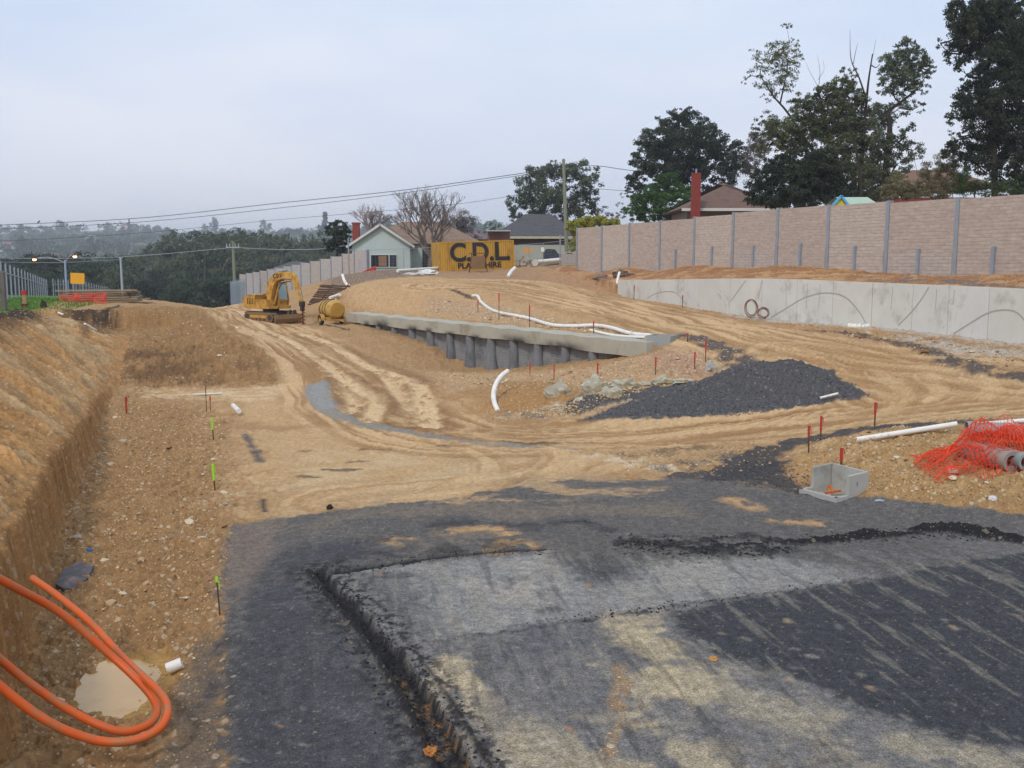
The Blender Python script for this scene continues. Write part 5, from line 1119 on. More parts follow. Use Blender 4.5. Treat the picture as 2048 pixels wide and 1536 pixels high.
# ---- grey rock outcrop in the island's cut face
M_rk = mat('blue_grey_rock', S(182,178,162), .9, .16, 2.5, .5, 8, c2=S(150,128,92), c2amt=.5, c2scale=3)
for k, (px, py, rx, h, lb) in enumerate([(1120,788,16,.26,'square grey rock at the left of the cut ledge'),(1190,785,18,.26,'broad pale grey rock in the middle of the cut ledge'),(1222,795,17,.22,'rounded grey rock right of the broad pale one'),(1250,782,14,.16,'dark fractured rock at the right end of the ledge'),(1125,812,15,.12,'low grey rock at the foot of the ledge'),(1165,808,11,.12,'small grey rock between the ledge rocks'),(1330,765,14,.14,'weathered grey rock beside the gravel heap'),(1370,772,14,.10,'flat grey rock under the thin stakes'),(1290,776,10,.10,'small grey rock at the back of the gravel heap')]):
    b = hs(px, py+12); o_ = blob('rock', px, py, rx, rx*.55, h, M_rk, lb, 'rock', 20+k)
    o_.location = (b.x, b.y+.32, b.z+h*.42); o_.scale = (1.6, 1, 1.15)
blob('concrete_block', 1421, 742, 12, 9, .22, M_conc, 'broken pale concrete block beside the tall thin stake', 'concrete block', 31)
blob('rubble_chunk', 1245, 553, 18, 9, .3, mat('dark_timber_rubble', S(112,96,82), .9, .3), 'grey root and timber rubble on the slope below the barrier end', 'rubble', 33)
blob('rubble_chunk', 1205, 557, 16, 6, .2, mat('grey_rubble', S(128,116,104), .9, .3), 'smaller grey rubble left of the root rubble', 'rubble', 36)

# ---- loose stones
def rockmesh(seed, k=1):
    import bmesh
    bm = bmesh.new(); bmesh.ops.create_icosphere(bm, subdivisions=k, radius=1); r_ = random.Random(seed); a, b, c = r_.uniform(.8,1.3), r_.uniform(.6,1), r_.uniform(.4,.75)
    for v in bm.verts:
        f = 1+r_.uniform(-.22,.22); v.co = Vector((v.co.x*a*f, v.co.y*b*f, v.co.z*c*f))
    me = bpy.data.meshes.new('stone'); bm.to_mesh(me); bm.free(); return me
def region_pts(poly, n_, rr):
    w_ = h2(poly); xs = [p[0] for p in w_]; ys = [p[1] for p in w_]; o = []
    while len(o) < n_:
        x = rr.uniform(min(xs), max(xs), n_); y = rr.uniform(min(ys), max(ys), n_); k = poly_sdf(x, y, w_) < 0; o += list(zip(x[k], y[k]))
    return o[:n_]
RB = [(100,1190),(60,1520),(320,1520),(430,1250),(470,1000),(440,840),(250,790),(170,960)]
RM = [(250,765),(600,750),(600,690),(470,640),(300,625),(235,680)]
RI = [(860,745),(1100,748),(1300,715),(1420,700),(1450,720),(1400,755),(1330,765),(1150,775),(1000,790)]
RI2 = [(1010,828),(1150,832),(1190,816),(1260,798),(1340,776),(1330,768),(1230,792),(1120,815)]
RU = [(860,600),(1000,612),(1120,642),(1290,672),(1280,680),(1000,645),(850,620)]
RG = [(1600,960),(1620,880),(1760,860),(2040,860),(2040,1010),(1850,990),(1740,985)]
RW = [(1550,645),(1780,668),(2048,710),(2048,745),(1900,720),(1700,675)]
RC = [(1190,905),(1560,890),(1560,930),(1400,955),(1250,945)]
cols_st = [S(206,188,160), S(186,158,122), S(150,112,80), S(172,160,146), S(120,84,62)]
M_st = [mat('loose_stone', c, .9, .25, 9, .3, 30) for c in cols_st]; RMs = [rockmesh(k) for k in range(10)]
for me in RMs: me.materials.append(M_st[0])
zones = [(RB, 70, .035, .10, 'pale angular stone lying on the rubble strip under the left bank', 'stones on the left rubble strip'), (RM, 22, .05, .11, 'stone lodged in the brown fill mound', 'stones on the fill mound'), (RI, 44, .05, .13, 'stone lying on the island before the pile wall', 'stones on the middle island'), (RG, 48, .03, .08, 'stone lying on the right foreground berm', 'stones on the right berm'), (RU, 30, .06, .12, 'stone lying on the slope above the capping beam', 'stones above the capping beam'), (RW, 24, .06, .14, 'pale stone by the gravel drain before the precast wall', 'stones before the precast wall')]
rr = np.random.RandomState(5)
M_alt = []
for zi, (poly, n_, a, b, lb, gp) in enumerate(zones):
    vs = []
    for mi in range(4):
        me = RMs[(zi*3+mi) % 10].copy(); me.materials.clear(); me.materials.append(M_st[(zi+mi) % 4]); vs.append(me)
    for q, (x, y) in enumerate(region_pts(poly, n_, rr)):
        s_ = a+(b-a)*rr.rand()**2.2; o = bpy.data.objects.new('stone', vs[q % 4]); COL.objects.link(o); o.location = (x, y, gsurf(x, y)+s_*.2); o.scale = (s_, s_, s_*.8); o.rotation_euler = (rr.rand()*.5, rr.rand()*.5, rr.rand()*6.28); tag(o, lb, 'stone', gp)
# small gravel nobody could count
def gravel(name, spots, c_):
    base = np.array([(1,0,0),(-1,0,0),(0,1,0),(0,-1,0),(0,0,1),(0,0,-1)], float); Fb = np.array([(0,2,4),(2,1,4),(1,3,4),(3,0,4),(2,0,5),(1,2,5),(3,1,5),(0,3,5)])
    Vs, Fs = [], []
    for k, (x, y, s_) in enumerate(spots):
        j = base*(s_*(1+rr.uniform(-.4,.4,(6,1))))*np.array([1,.8,.6]); an = rr.rand()*6.28; ca, sa = math.cos(an), math.sin(an); j = np.stack([j[:,0]*ca-j[:,1]*sa, j[:,0]*sa+j[:,1]*ca, j[:,2]], 1)
        Vs.append(j+np.array([x, y, gsurf(x, y)+s_*.15])); Fs.append(Fb+6*k)
    return tag(link(name, npmesh(name, np.concatenate(Vs), np.concatenate(Fs)), c_), kind='stuff')
def spots(polys): return [(x, y, lo_+(hi_-lo_)*rr.rand()**2) for poly, n_, lo_, hi_ in polys for x, y in region_pts(poly, n_, rr)]
gravel('loose_gravel', spots([(RB,1500,.012,.04),(RG,1200,.01,.035),(RC,160,.02,.05),(RW,500,.02,.06),(RI,700,.02,.05),(RI2,600,.02,.06)]), mat('tan_gravel', S(178,146,108), .9, .2, 3, .2, island=.45))
gravel('pale_gravel', spots([(RB,420,.012,.035),(RG,300,.01,.03),(RM,260,.02,.06),(RU,500,.03,.07),(RI2,300,.02,.05),(RI,300,.02,.05)]), mat('cream_gravel', S(204,184,152), .9, .2, 3, .2, island=.35))
# black crumbs along the trench and the broken seams
def along(pl, n_, spread, lo_, hi_):
    q = smooth_line(hits(pl), 6); o = []
    for _ in range(n_):
        k = rr.randint(0, len(q)-1); t = rr.rand(); p = q[k].lerp(q[k+1], t); o.append((p.x+rr.normal()*spread, p.y+rr.normal()*spread, lo_+(hi_-lo_)*rr.rand()**2))
    return o
gravel('asphalt_crumbs', along(TRN[:10], 1500, .16, .006, .03)+along([(1240,1085),(1300,1092),(1420,1104),(1560,1088),(1700,1078),(1840,1068),(2000,1076)], 900, .2, .008, .03)+along([(655,1144),(760,1130),(900,1110),(1090,1098)], 350, .10, .006, .025)+along([(1090,1240),(1300,1216),(1430,1195),(1740,1150)], 240, .08, .006, .022)+spots([([(1230,1075),(1400,1070),(1580,1080),(1580,1110),(1300,1112)],260,.01,.04)]), mat('black_crumbs', S(46,44,46), .85, .2, 3, .2, island=.4))
gravel('heap_gravel', spots([([(1150,842),(1290,800),(1400,778),(1500,755),(1590,750),(1690,780),(1725,797),(1600,814),(1400,834)],2600,.01,.032),([(1380,962),(1500,925),(1580,920),(1640,985),(1480,975)],700,.01,.03)]), mat('grey_crushed_rock', S(78,75,76), .9, .2, 3, .2, island=.5))
# ================================================================== machines, fences, poles
M_exc = mat('excavator_yellow', S(198,150,64), .5, .18, 2, .05, c2=S(150,106,52), c2amt=.5, c2scale=3)
M_stl = mat('worn_dark_steel', S(74,66,60), .7, .25, 4, .1, metal=.3); M_trk = mat('muddy_track', S(128,102,72), .95, .25, 6, .3)
ep = hs(543,643)
EX = empty('excavator', (ep.x, ep.y, ep.z), R(-40)); tag(EX, 'yellow tracked excavator with raised boom and ground auger parked on the dirt road', 'excavator'); EX.scale = (.88, .88, .88)
for s_ in (-1, 1):
    y = s_*.78; m = MB(); prof = []
    for k in range(9): a = math.pi/2+math.pi*k/8; prof.append((-1.15+.31*math.cos(a), .33+.31*math.sin(a)))
    for k in range(9): a = -math.pi/2+math.pi*k/8; prof.append((1.15+.31*math.cos(a), .33+.31*math.sin(a)))
    m.prism(prof, y-.2, y+.2); tr_ = m.build('track', M_trk, EX, bevel=.01); m = MB()
    for k in range(30):
        L_ = 2.3*2+2*math.pi*.31; s = k/30*L_
        if s < 2.3: c, an = (-1.15+s, .655), 0
        elif s < 2.3+math.pi*.31: an = (s-2.3)/.31; c = (1.15+.325*math.sin(an), .33+.325*math.cos(an))
        elif s < 4.6+math.pi*.31: c, an = (1.15-(s-2.3-math.pi*.31), .005), math.pi
        else: an = math.pi+(s-4.6-math.pi*.31)/.31; c = (-1.15+.325*math.sin(an), .33+.325*math.cos(an))
        m.box((c[0], y, c[1]), (.07, .44, .035), ry=an)
    m.build('track_pads', M_stl, tr_); m = MB()
    for xx in (-1.15, 1.15): m.cyl((xx, y-.22, .33), (xx, y+.22, .33), .19, 16)
    for xx in (-.6, -.2, .2, .6): m.cyl((xx, y-.215, .15), (xx, y+.215, .15), .10, 12)
    m.build('rollers', M_stl, tr_, True); m = MB(); m.box((0, y, .36), (1.9, .30, .26)); m.box((0, y-s_*.0, .36), (1.7, .43, .16)); m.build('track_frame', M_exc, tr_)
m = MB(); m.box((0,0,.52), (1.5,1.1,.22)); m.cyl((0,0,.6), (0,0,.82), .5, 20); m.build('undercarriage', M_stl, EX)
m = MB(); m.prism([(1.62,.04),(1.70,.02),(1.76,.25),(1.68,.52),(1.60,.50),(1.66,.25)], -1.0, 1.0); m.bar((.8,.4,.42),(1.64,.5,.3),.12); m.bar((.8,-.4,.42),(1.64,-.5,.3),.12); m.build('dozer_blade', M_trk, EX)
m = MB(); m.box((-.25,0,.93), (2.3,1.75,.18)); m.build('turntable_deck', M_exc, EX, bevel=.02)
m = MB(); m.prism([(-1.75,.95),(-1.6,.86),(-.5,.9),(-.5,1.62),(-1.55,1.62),(-1.78,1.45)], -.88, .88); m.build('counterweight', M_exc, EX, bevel=.04)
m = MB(); m.box((-.9,-.45,1.66), (.9,.7,.08)); m.cyl((-.8,.3,1.62), (-.8,.3,1.95), .05, 10); m.box((-1.2,.3,1.68), (.4,.3,.1)); m.box((.15,-.6,1.2), (1.2,.5,.4)); m.build('engine_hood', M_exc, EX, bevel=.02)
m = MB()
for k in range(4): m.box((-1.2+.18*k,-.885,1.3), (.06,.02,.4))
m.build('grille', M_dark, EX)
# cab
cabp = [(-.42,1.02),(.62,1.02),(.72,1.35),(.52,2.42),(-.38,2.42),(-.48,1.5)]
m = MB(); F_ = lambda y0, y1: None
for yy in (.08, .82):
    for a, b in zip(cabp, cabp[1:]+cabp[:1]): m.bar((a[0], yy, a[1]), (b[0], yy, b[1]), .07)
for a in cabp: m.bar((a[0], .08, a[1]), (a[0], .82, a[1]), .07)
m.box((.12,.45,1.2), (1.1,.78,.38)); m.bar((.1,.84,1.05), (.1,.84,2.4), .05)
cab = m.build('cab', M_exc, EX); m = MB(); m.box((.06,.45,2.47), (1.05,.86,.07)); m.build('cab_roof', M_exc, cab, bevel=.02)
M_cg = mat('cab_glass', S(150,176,186), .15, .1, 1, 0, spec=.6)
m = MB(); m.add([(.69,.13,1.42),(.69,.77,1.42),(.53,.77,2.36),(.53,.13,2.36)], [(0,1,2,3)]); m.build('windscreen', M_cg, cab)
m = MB(); m.add([(-.42,.83,1.45),(.64,.83,1.45),(.5,.83,2.36),(-.36,.83,2.36)], [(0,1,2,3)]); m.add([(-.42,.07,1.45),(.64,.07,1.45),(.5,.07,2.36),(-.36,.07,2.36)], [(0,1,2,3)]); m.build('side_glass', mat('dark_side_glass', S(52,60,66), .15, .1, 1, 0, spec=.6), cab)
m = MB(); m.box((0,.45,1.5), (.4,.45,.12)); m.box((-.2,.45,1.8), (.1,.45,.55)); m.build('seat', M_dark, cab)
# boom: arched box section with tapering ends
def arm(path, ws, hs_, name, m_, y=-.28, parent=EX):
    mb_ = MB(); V = []; F = []
    for k, (x, z) in enumerate(path):
        a = path[max(k-1,0)]; b = path[min(k+1,len(path)-1)]; t = Vector((b[0]-a[0], 0, b[1]-a[1])).normalized(); n_ = Vector((-t.z, 0, t.x)); h = hs_[k]/2; w_ = ws[k]/2
        for sy_, sz_ in ((-1,-1),(1,-1),(1,1),(-1,1)): V.append((x+n_.x*h*sz_, y+w_*sy_, z+n_.z*h*sz_))
    for k in range(len(path)-1):
        for j in range(4): F.append((k*4+j, k*4+(j+1) % 4, k*4+4+(j+1) % 4, k*4+4+j))
    F += [(0,1,2,3), tuple(4*(len(path)-1)+j for j in (3,2,1,0))]; mb_.add(V, F); return mb_.build(name, m_, parent, bevel=.015)
bp_ = [(.45,1.05),(.42,1.5),(.48,2.0),(.72,2.5),(1.15,2.82),(1.7,2.93),(2.3,2.9),(2.75,2.78)]
arm(bp_, [.34]*8, [.30,.44,.52,.56,.54,.44,.34,.22], 'boom', M_exc)
arm([(2.45,3.08),(2.72,2.86),(3.0,2.35),(3.25,1.75),(3.42,1.3)], [.24]*5, [.14,.34,.34,.26,.18], 'stick', M_exc)
m = MB(); m.cyl((.75,-.28,1.15),(1.12,-.28,2.05),.07,12); m.cyl((1.12,-.28,2.05),(1.28,-.28,2.5),.04,10); m.build('boom_cylinder', M_exc, EX, True)
m = MB(); m.cyl((1.25,-.28,3.15),(2.1,-.28,3.24),.07,12); m.cyl((2.1,-.28,3.24),(2.5,-.28,3.12),.035,10); m.build('stick_cylinder', M_galv, EX, True)
m = MB(); m.cyl((2.95,-.28,2.55),(3.35,-.28,1.85),.055,12); m.cyl((3.35,-.28,1.85),(3.52,-.28,1.45),.03,10); m.build('bucket_cylinder', M_galv, EX, True)
m = MB(); m.box((3.45,-.28,1.22),(.3,.28,.3)); m.box((3.47,-.28,.95),(.22,.22,.3)); m.build('auger_drive', M_stl, EX, bevel=.02)
m = MB(); m.cyl((3.48,-.28,-.02),(3.48,-.28,.95),.05,10); V = []; F = []
for k in range(61):
    a = 2*math.pi*k/15; z = .0+.9*k/60; V += [(3.48+.05*math.cos(a),-.28+.05*math.sin(a),z),(3.48+.17*math.cos(a),-.28+.17*math.sin(a),z)]
for k in range(60): F.append((2*k,2*k+1,2*k+3,2*k+2))
m.add(V, F); m.build('auger', mat('rusty_auger', S(128,72,46), .85, .3, 6, .1), EX)
tx = textmesh('lettering', 'C D L', .34, EX, (1.35, -.462, 2.78), (R(90),R(-6),0), M_blk, .012, .004)
# small hose bundle
m = MB(); m.tube(smooth_line([(.5,-.2,1.2),(.9,-.2,2.1),(1.3,-.2,2.55),(2.2,-.15,2.65),(2.8,-.12,2.45)], 5), .025, 6); m.tube(smooth_line([(.55,-.12,1.2),(.95,-.1,2.0),(1.4,-.1,2.45),(2.2,-.1,2.55)], 5), .025, 6); m.build('hoses', M_dark, EX)
# loose bucket on the ground beside the auger
bk = hs(588,645); B_ = empty('digging_bucket', (bk.x, bk.y-.3, bk.z), R(-10)); tag(B_, 'muddy digging bucket resting on the ground between blade and auger', 'bucket')
m = MB(); pr_ = []
for k in range(10): a = math.pi*(.02+.62*k/9); pr_.append((-.36*math.cos(a), .38-.36*math.sin(a)))
V = []; F = []
for x_ in (-.42, .42):
    V += [(x_, p[0], p[1]) for p in pr_]
n_ = len(pr_)
for k in range(n_-1): F.append((k, k+1, n_+k+1, n_+k))
F += [tuple(range(n_)), tuple(range(2*n_-1, n_-1, -1))]
m.add(V, F); sh = m.build('shell', M_trk, B_); m = MB()
for k in range(4): m.box((-.33+.22*k, pr_[-1][0], pr_[-1][1]), (.07,.16,.05))
m.build('teeth', M_stl, B_); m = MB(); m.box((-.12,0,.55),(.05,.3,.3)); m.box((.12,0,.55),(.05,.3,.3)); m.build('lugs', M_stl, B_)

# ---- yellow tank trailer
tp = hs(660,650); T = empty('tank_trailer', (tp.x, tp.y+.5, tp.z), R(-58)); tag(T, 'small dusty yellow compressor trailer with a rounded tank body', 'trailer')
M_tk = mat('dusty_yellow_tank', S(196,158,84), .6, .2, 3, .08, c2=S(150,112,60), c2amt=.5)
m = MB(); m.tube([(-.78,0,.78),(-.70,0,.78),(-.62,0,.78),(.62,0,.78),(.70,0,.78),(.78,0,.78)], [.30,.44,.50,.50,.44,.30], 28); m.build('tank', M_tk, T, True)
m = MB(); m.cyl((-.82,0,.78),(-.78,0,.78),.36,24); m.cyl((.78,0,.78),(.82,0,.78),.36,24); m.build('end_cap', mat('ochre_cap', S(176,130,52), .6, .2), T)
for z_, y_ in ((.78,0),):
    m = MB()
    for x_ in (-.35,.0,.35): m.tube([(x_, .515*math.cos(2*math.pi*k/32), .78+.515*math.sin(2*math.pi*k/32)) for k in range(32)], .018, 6, closed=True)
    m.build('tank_bands', M_stl, T)
m = MB(); m.box((0,0,.26),(1.9,.9,.08)); m.box((0,.42,.34),(1.9,.06,.12)); m.box((0,-.42,.34),(1.9,.06,.12)); m.bar((.9,0,.26),(1.7,0,.22),.08); m.bar((-.9,-.3,.3),(-.9,.3,.3),.08); m.build('chassis', mat('ochre_chassis', S(168,124,56), .7, .2), T, bevel=.01)
for s_ in (-1, 1):
    m = MB(); m.cyl((0,s_*.50,.22),(0,s_*.64,.22),.24,22); w_ = m.build('wheel', M_dark, T, bevel=.01); m = MB(); m.cyl((0,s_*.645,.22),(0,s_*.655,.22),.12,16); m.build('hub', M_tk, w_)
    m = MB(); pr_ = [(.34*math.cos(a_),.22+.34*math.sin(a_)) for a_ in [math.pi*k/10 for k in range(11)]]+[(.30*math.cos(a_),.22+.30*math.sin(a_)) for a_ in [math.pi*(10-k)/10 for k in range(11)]]; m.prism(pr_, s_*.48, s_*.68); m.build('mudguard', M_tk, T)
m = MB(); m.cyl((-.1,0,1.26),(-.1,0,1.36),.07,12); m.cyl((.4,.1,1.24),(.4,.1,1.34),.03,8); m.build('filler_cap', M_white, T)
# ---- stack of rusty steel / timbers on the mound's left face
st = hs(655,608); root = empty('timber_crib', (P(652,600,60).x, 60, 1.2), R(-14)); tag(root, 'terraced stack of rusty brown sleepers set into the mound behind the yellow tank', 'sleeper stack')
M_slp = mat('rusty_sleeper', S(92,70,58), .9, .3, 4, .2, 10)
for k in range(13):
    m = MB(); L_ = 2.9-.05*k; m.box((-.2+.02*k, .11*k, .05+.115*k), (L_*.8, .22, .09), rz=random.uniform(-.05,.05), ry=random.uniform(-.03,.03)+.05); m.build('sleeper', M_slp, root)
for x_ in (-1.0, 0, .9):
    m = MB(); m.bar((x_, -.1, -.3), (x_+.9, 1.3, 1.55), .05); m.build('stay', M_slp, root)
# ---- red mesh strip by the far barrier and netting round the timber stack
def sheet(A, B, h0, h1, wob=.1, seed=0):
    def f(u_, v_):
        p = A.lerp(B, u_); return (p.x+wob*float(perlin(u_*6, v_*3, seed)), p.y+wob*2*float(perlin(u_*5+3, v_*2, seed+1)), p.z+lerp(h0, h1, u_)*v_*(1+.15*float(perlin(u_*7, 0, seed+2))))
    return f
M_net2 = mat('faded_red_netting', S(226,84,70), .7, .1, 4, 0)
netting('safety_netting', 34, 12, sheet(P(716,560,82), P(752,543,83), .5, .5, .15, 3), .045, 'strip of pinkish red netting on the crest at the barrier end', m_=M_net2)
tsp = P(122,619,54); te = P(214,613,53)
netting('safety_netting', 60, 16, sheet(tsp, te, .80, .74, .12, 7), .022, 'red netting strung in front of the timber stack on the left crest', m_=M_net2)
tim = empty('timber_stack', (P(215,612,55.5).x, 55.5, P(215,612,55.5).z), R(2)); tag(tim, 'stack of long weathered grey planks behind the red netting on the left crest', 'timber stack')
r_ = random.Random(4)
for lay in range(8):
    for k in range(5):
        L_ = r_.uniform(3.4,4.2); m = MB(); x_ = r_.uniform(-.25,.25)+.13*(7-lay)*0-.12*lay+.25; m.box((x_, -.5+.25*k, .05+.115*lay), (L_, .2, .06), rz=r_.uniform(-.03,.03), ry=r_.uniform(-.012,.012)-.01)
        m.build('plank', M_timber, tim)
    
# ---- palisade fences
def palisade(A, B, h, label, group='grey palisade fences', pitch=.17, pw=.065, sect=2.75, zoff=None):
    A = Vector(A); B = Vector(B); L_ = (B.xy-A.xy).length; root = empty('palisade_fence', (A.x, A.y, 0), math.atan2(B.y-A.y, B.x-A.x)); tag(root, label, 'palisade fence', group); ns = max(1, round(L_/sect)); sl = L_/ns
    zf = lambda s: lerp(A.z, B.z, s/L_)
    for q in range(ns):
        m = MB(); np_ = int(sl/pitch)
        for k in range(np_):
            s = q*sl+(k+.5)*sl/np_; z = zf(s); hh = h+random.uniform(-.02,.02)
            m.prism([(s-pw/2, z+.05),(s+pw/2, z+.05),(s+pw/2, z+hh-.12),(s, z+hh),(s-pw/2, z+hh-.12)], -.035, -.012)
        for f_ in (.16, .82): a = (q*sl+.05, .0, zf(q*sl)+h*f_); b = ((q+1)*sl-.05, .0, zf((q+1)*sl)+h*f_); m.bar(a, b, .03, .06)
        m.build('fence_panel', M_galv, root)
    for q in range(ns+1):
        m = MB(); z = zf(q*sl); m.box((q*sl, .05, z+h*.5), (.10, .07, h*1.0+.3)); m.build('fence_post', M_galv, root)
f0 = P(-150,612,44); f1 = P(0,613,50.5); f2 = P(97,608,97)
palisade(f1+(f1-f2)*.25, f2, 2.2, 'row of grey pointed fence posts above the grass verge at the far left', pitch=1.5, pw=.13, sect=3.0)
g1 = P(140,607,104)
palisade(f2+Vector((.6,0,0)), g1, 2.3, 'short palisade gate closing the gap behind the red netting', pitch=1.1, pw=.12)
palisade(g1+Vector((.3,.3,0)), P(222,608,165), 2.5, 'far run of pointed fence posts descending behind the timber stack', pitch=2.2, pw=.16, sect=4.4)
h0 = P(462,612,110); palisade(h0, P(492,612,100), 2.6, 'short piece of palisade fence at the end of the far noise barrier', pitch=.4, pw=.14, sect=1.2)
# posts and stubs on the verge
m = MB(); a = hs(9,622); m.box((0,0,.75),(.17,.17,1.6)); tag(m.build('timber_post', mat('grey_post', S(112,104,98), .9, .15), None, loc=(a.x,a.y,a.z)), 'thick grey post standing before the palisade fence at the left edge', 'post')
a = hs(50,614); e_ = empty('marker_post', a); tag(e_, 'small tan and red marker post on the grass before the palisade', 'marker post'); m = MB(); m.box((0,0,.4),(.16,.12,.85)); m.build('post', mat('tan_post', S(176,138,104)), e_); m = MB(); m.box((0,-.01,.72),(.22,.14,.22)); m.build('head', M_flo, e_); m = MB(); m.box((0,-.02,.08),(.26,.2,.18)); m.build('foot', mat('dark_red', S(110,40,36)), e_)
blob('tree_stump', 87, 616, 6, 5, .28, mat('dark_stump', S(60,48,42), .9, .3), 'dark stump at the end of the grass verge', 'stump', 14)
pipe_px('drain_pipe', [(116,629),(127,631)], .05, 'white pipe stub in the topsoil under the red netting', 'pipe', z=.05)
pipe_px('drain_pipe', [(170,658),(192,661)], .05, 'pale pipe at the head of the hollow below the netting', 'pipe', z=.05)
# ---- temporary mesh fences
def tempfence(pts, h, label, group='temporary mesh fences', th=.035):
    root = empty('temporary_fence', pts[0]); tag(root, label, 'temporary fence', group); o_ = Vector(pts[0])
    for a, b in zip(pts, pts[1:]):
        a = Vector(a)-o_; b = Vector(b)-o_; m = MB(); U_ = Vector((0,0,h)); d = (b-a); 
        m.bar(a+U_+d*.01, b+U_-d*.01, th); m.bar(a+U_*.06+d*.01, b+U_*.06-d*.01, th); m.bar(a+d*.01, a+U_+d*.01, th); m.bar(b-d*.01, b+U_-d*.01, th)
        fr = m.build('frame', M_galv, root); m = MB(); n_ = 12
        for k in range(1, n_): m.bar(a+d*(k/n_)+U_*.06, a+d*(k/n_)+U_, .006)
        for k in range(1, 9): m.bar(a+U_*(k/9)+d*.01, b+U_*(k/9)-d*.01, .006)
        m.build('mesh', M_galv, fr)
tempfence([P(724,551,87), P(808,548,86.5), P(880,545,86)], 2.15, 'temporary mesh fence between the far barrier and the container')
tempfence([P(1033,541,84), P(1058,539,84), P(1086,537,84), P(1120,533,84), P(1156,528,80)], 2.1, 'temporary mesh fence between the container and the near noise barrier')
m = MB(); a = P(1120,533,84); m.cyl((0,0,0),(0,0,2.6),.06,10); tag(m.build('steel_post', M_galv, None, loc=a), 'plain steel post beside the concrete cabinet', 'post')
m = MB(); a = P(698,556,86); m.cyl((0,0,0),(0,0,3.4),.06,10); tag(m.build('steel_post', M_galv, None, loc=a), 'thin steel post at the right end of the far barrier', 'post')
# service cabinet and bits
cb_ = P(1138,530,80.5); e_ = empty('service_cabinet', cb_); tag(e_, 'squat pale concrete service cabinet at the left end of the near barrier', 'cabinet')
m = MB(); m.box((0,0,.5),(1.25,.7,1.05)); m.build('body', mat('cabinet_concrete', S(170,164,156), .9, .08), e_, bevel=.02)
for x_ in (-.31,.31): m = MB(); m.box((x_,-.36,.5),(.56,.03,.8)); m.build('door', mat('cabinet_door', S(160,154,146), .9, .06), e_, bevel=.01)
m = MB(); m.box((0,-.37,.93),(.5,.02,.06)); m.build('vent', M_dark, e_)
# parked dark car beyond the fence
cr_ = P(1108,521,90); e_ = empty('parked_car', (cr_.x, 90, cr_.z-.15), R(0)); tag(e_, 'dark blue car parked on the driveway behind the mesh fence', 'car')
m = MB(); m.prism([(-.95,.25),(1.0,.25),(1.02,.6),(.75,.72),(.35,.76),(.1,1.15),(-.7,1.18),(-.93,.78)], 0, 1.6); m.build('body', mat('navy_car_paint', S(38,44,66), .35, .05, spec=.6), e_, bevel=.05)
m = MB(); m.prism([(.28,.79),(.08,1.1),(-.66,1.12),(-.84,.8)], -.01, 1.61); m.build('window', M_glass, e_)
for x_ in (-.6,.62): m = MB(); m.cyl((x_,-.03,.27),(x_,.18,.27),.27,16); m.build('wheel', M_dark, e_)
m = MB(); m.box((.9,-.02,.55),(.16,.05,.1)); m.build('headlight', M_white, e_)
m = MB(); a = P(1055,501,86.5); m.box((0,0,0),(.75,.04,.34)); tag(m.build('warning_sign', mat('amber_sign', S(226,150,50), .7, .08), None, loc=a), 'small orange board hung on the mesh fence right of the container', 'sign')
m = MB(); a = P(1085,499,84); m.box((0,-.05,0),(.24,.02,.36)); tag(m.build('notice', M_white, None, loc=a), 'white paper notice on the mesh fence', 'notice')
blob('rubbish_heap', 1052, 533, 14, 10, .55, mat('pale_rubbish', S(176,170,160), .9, .35, 3, .3, c2=S(120,92,84), c2amt=.6, c2scale=3), 'pile of pale building rubbish right of the container', 'rubbish pile', 17, Y=83)
m = MB(); m.cyl((0,0,0),(.1,1.0,0),.28,20); tag(m.build('barrel', mat('white_drum', S(196,190,182), .6, .1), None, True, loc=P(1070,528,83)+Vector((0,0,.1))), 'pale drum lying beside the rubbish pile', 'drum')
# ---- utility poles, lamp, sign
M_pole = mat('grey_green_timber_pole', S(132,134,112), .9, .2, 2, .1, stretch=(6,6,.6)); M_pole2 = mat('pale_steel_pole', S(170,172,178), .6, .05)
pb0 = P(1134,515,95); pt0 = P(1127,318,95); e_ = empty('utility_pole', pb0); tag(e_, 'tall greenish timber power pole in front of the round gum trees', 'utility pole')
m = MB(); m.tube([Vector((0,0,-.5)), (pt0-pb0)*.5, pt0-pb0], [.19,.16,.13], 12); m.build('pole', M_pole, e_, True)
m = MB(); q = (pt0-pb0)*.985; m.cyl(q+Vector((-.18,0,-.05)), q+Vector((.18,0,-.05)), .04, 8); q2 = (pt0-pb0)*.90; m.cyl(q2+Vector((-.2,0,0)), q2+Vector((.2,0,0)), .03, 8); m.build('bracket', M_galv, e_)
pb1 = P(471,610,112); pt1 = P(466,482,112); e_ = empty('utility_pole', pb1); tag(e_, 'timber power pole with crossarm and insulators before the dark wood', 'utility pole')
m = MB(); m.tube([Vector((0,0,-.5)), pt1-pb1], [.2,.15], 10); m.build('pole', M_pole, e_, True); q = P(466,495,112)-pb1
m = MB(); m.bar(q+Vector((-.75,-.15,0)), q+Vector((.75,-.15,0)), .12); m.build('crossarm', M_pole2, e_); m = MB()
for x_ in (-.65,-.3,.3,.65): m.cyl(q+Vector((x_,-.15,.05)), q+Vector((x_,-.15,.45)), .055, 8)
m.build('insulators', M_pole2, e_)
pb2 = P(246,600,125); pt2 = P(241,515,125); m = MB(); m.tube([Vector((0,0,-.5)), pt2-pb2], [.16,.12], 10); m.box(pt2-pb2, (.5,.2,.2)); tag(m.build('steel_pole', M_pole2, None, True, loc=pb2), 'pale plain wire pole behind the timber stack', 'pole')
lp = P(134,600,110); lt = P(130,520,110); e_ = empty('street_lamp', lp); tag(e_, 'double armed street lamp with both orange lamps glowing', 'street lamp')
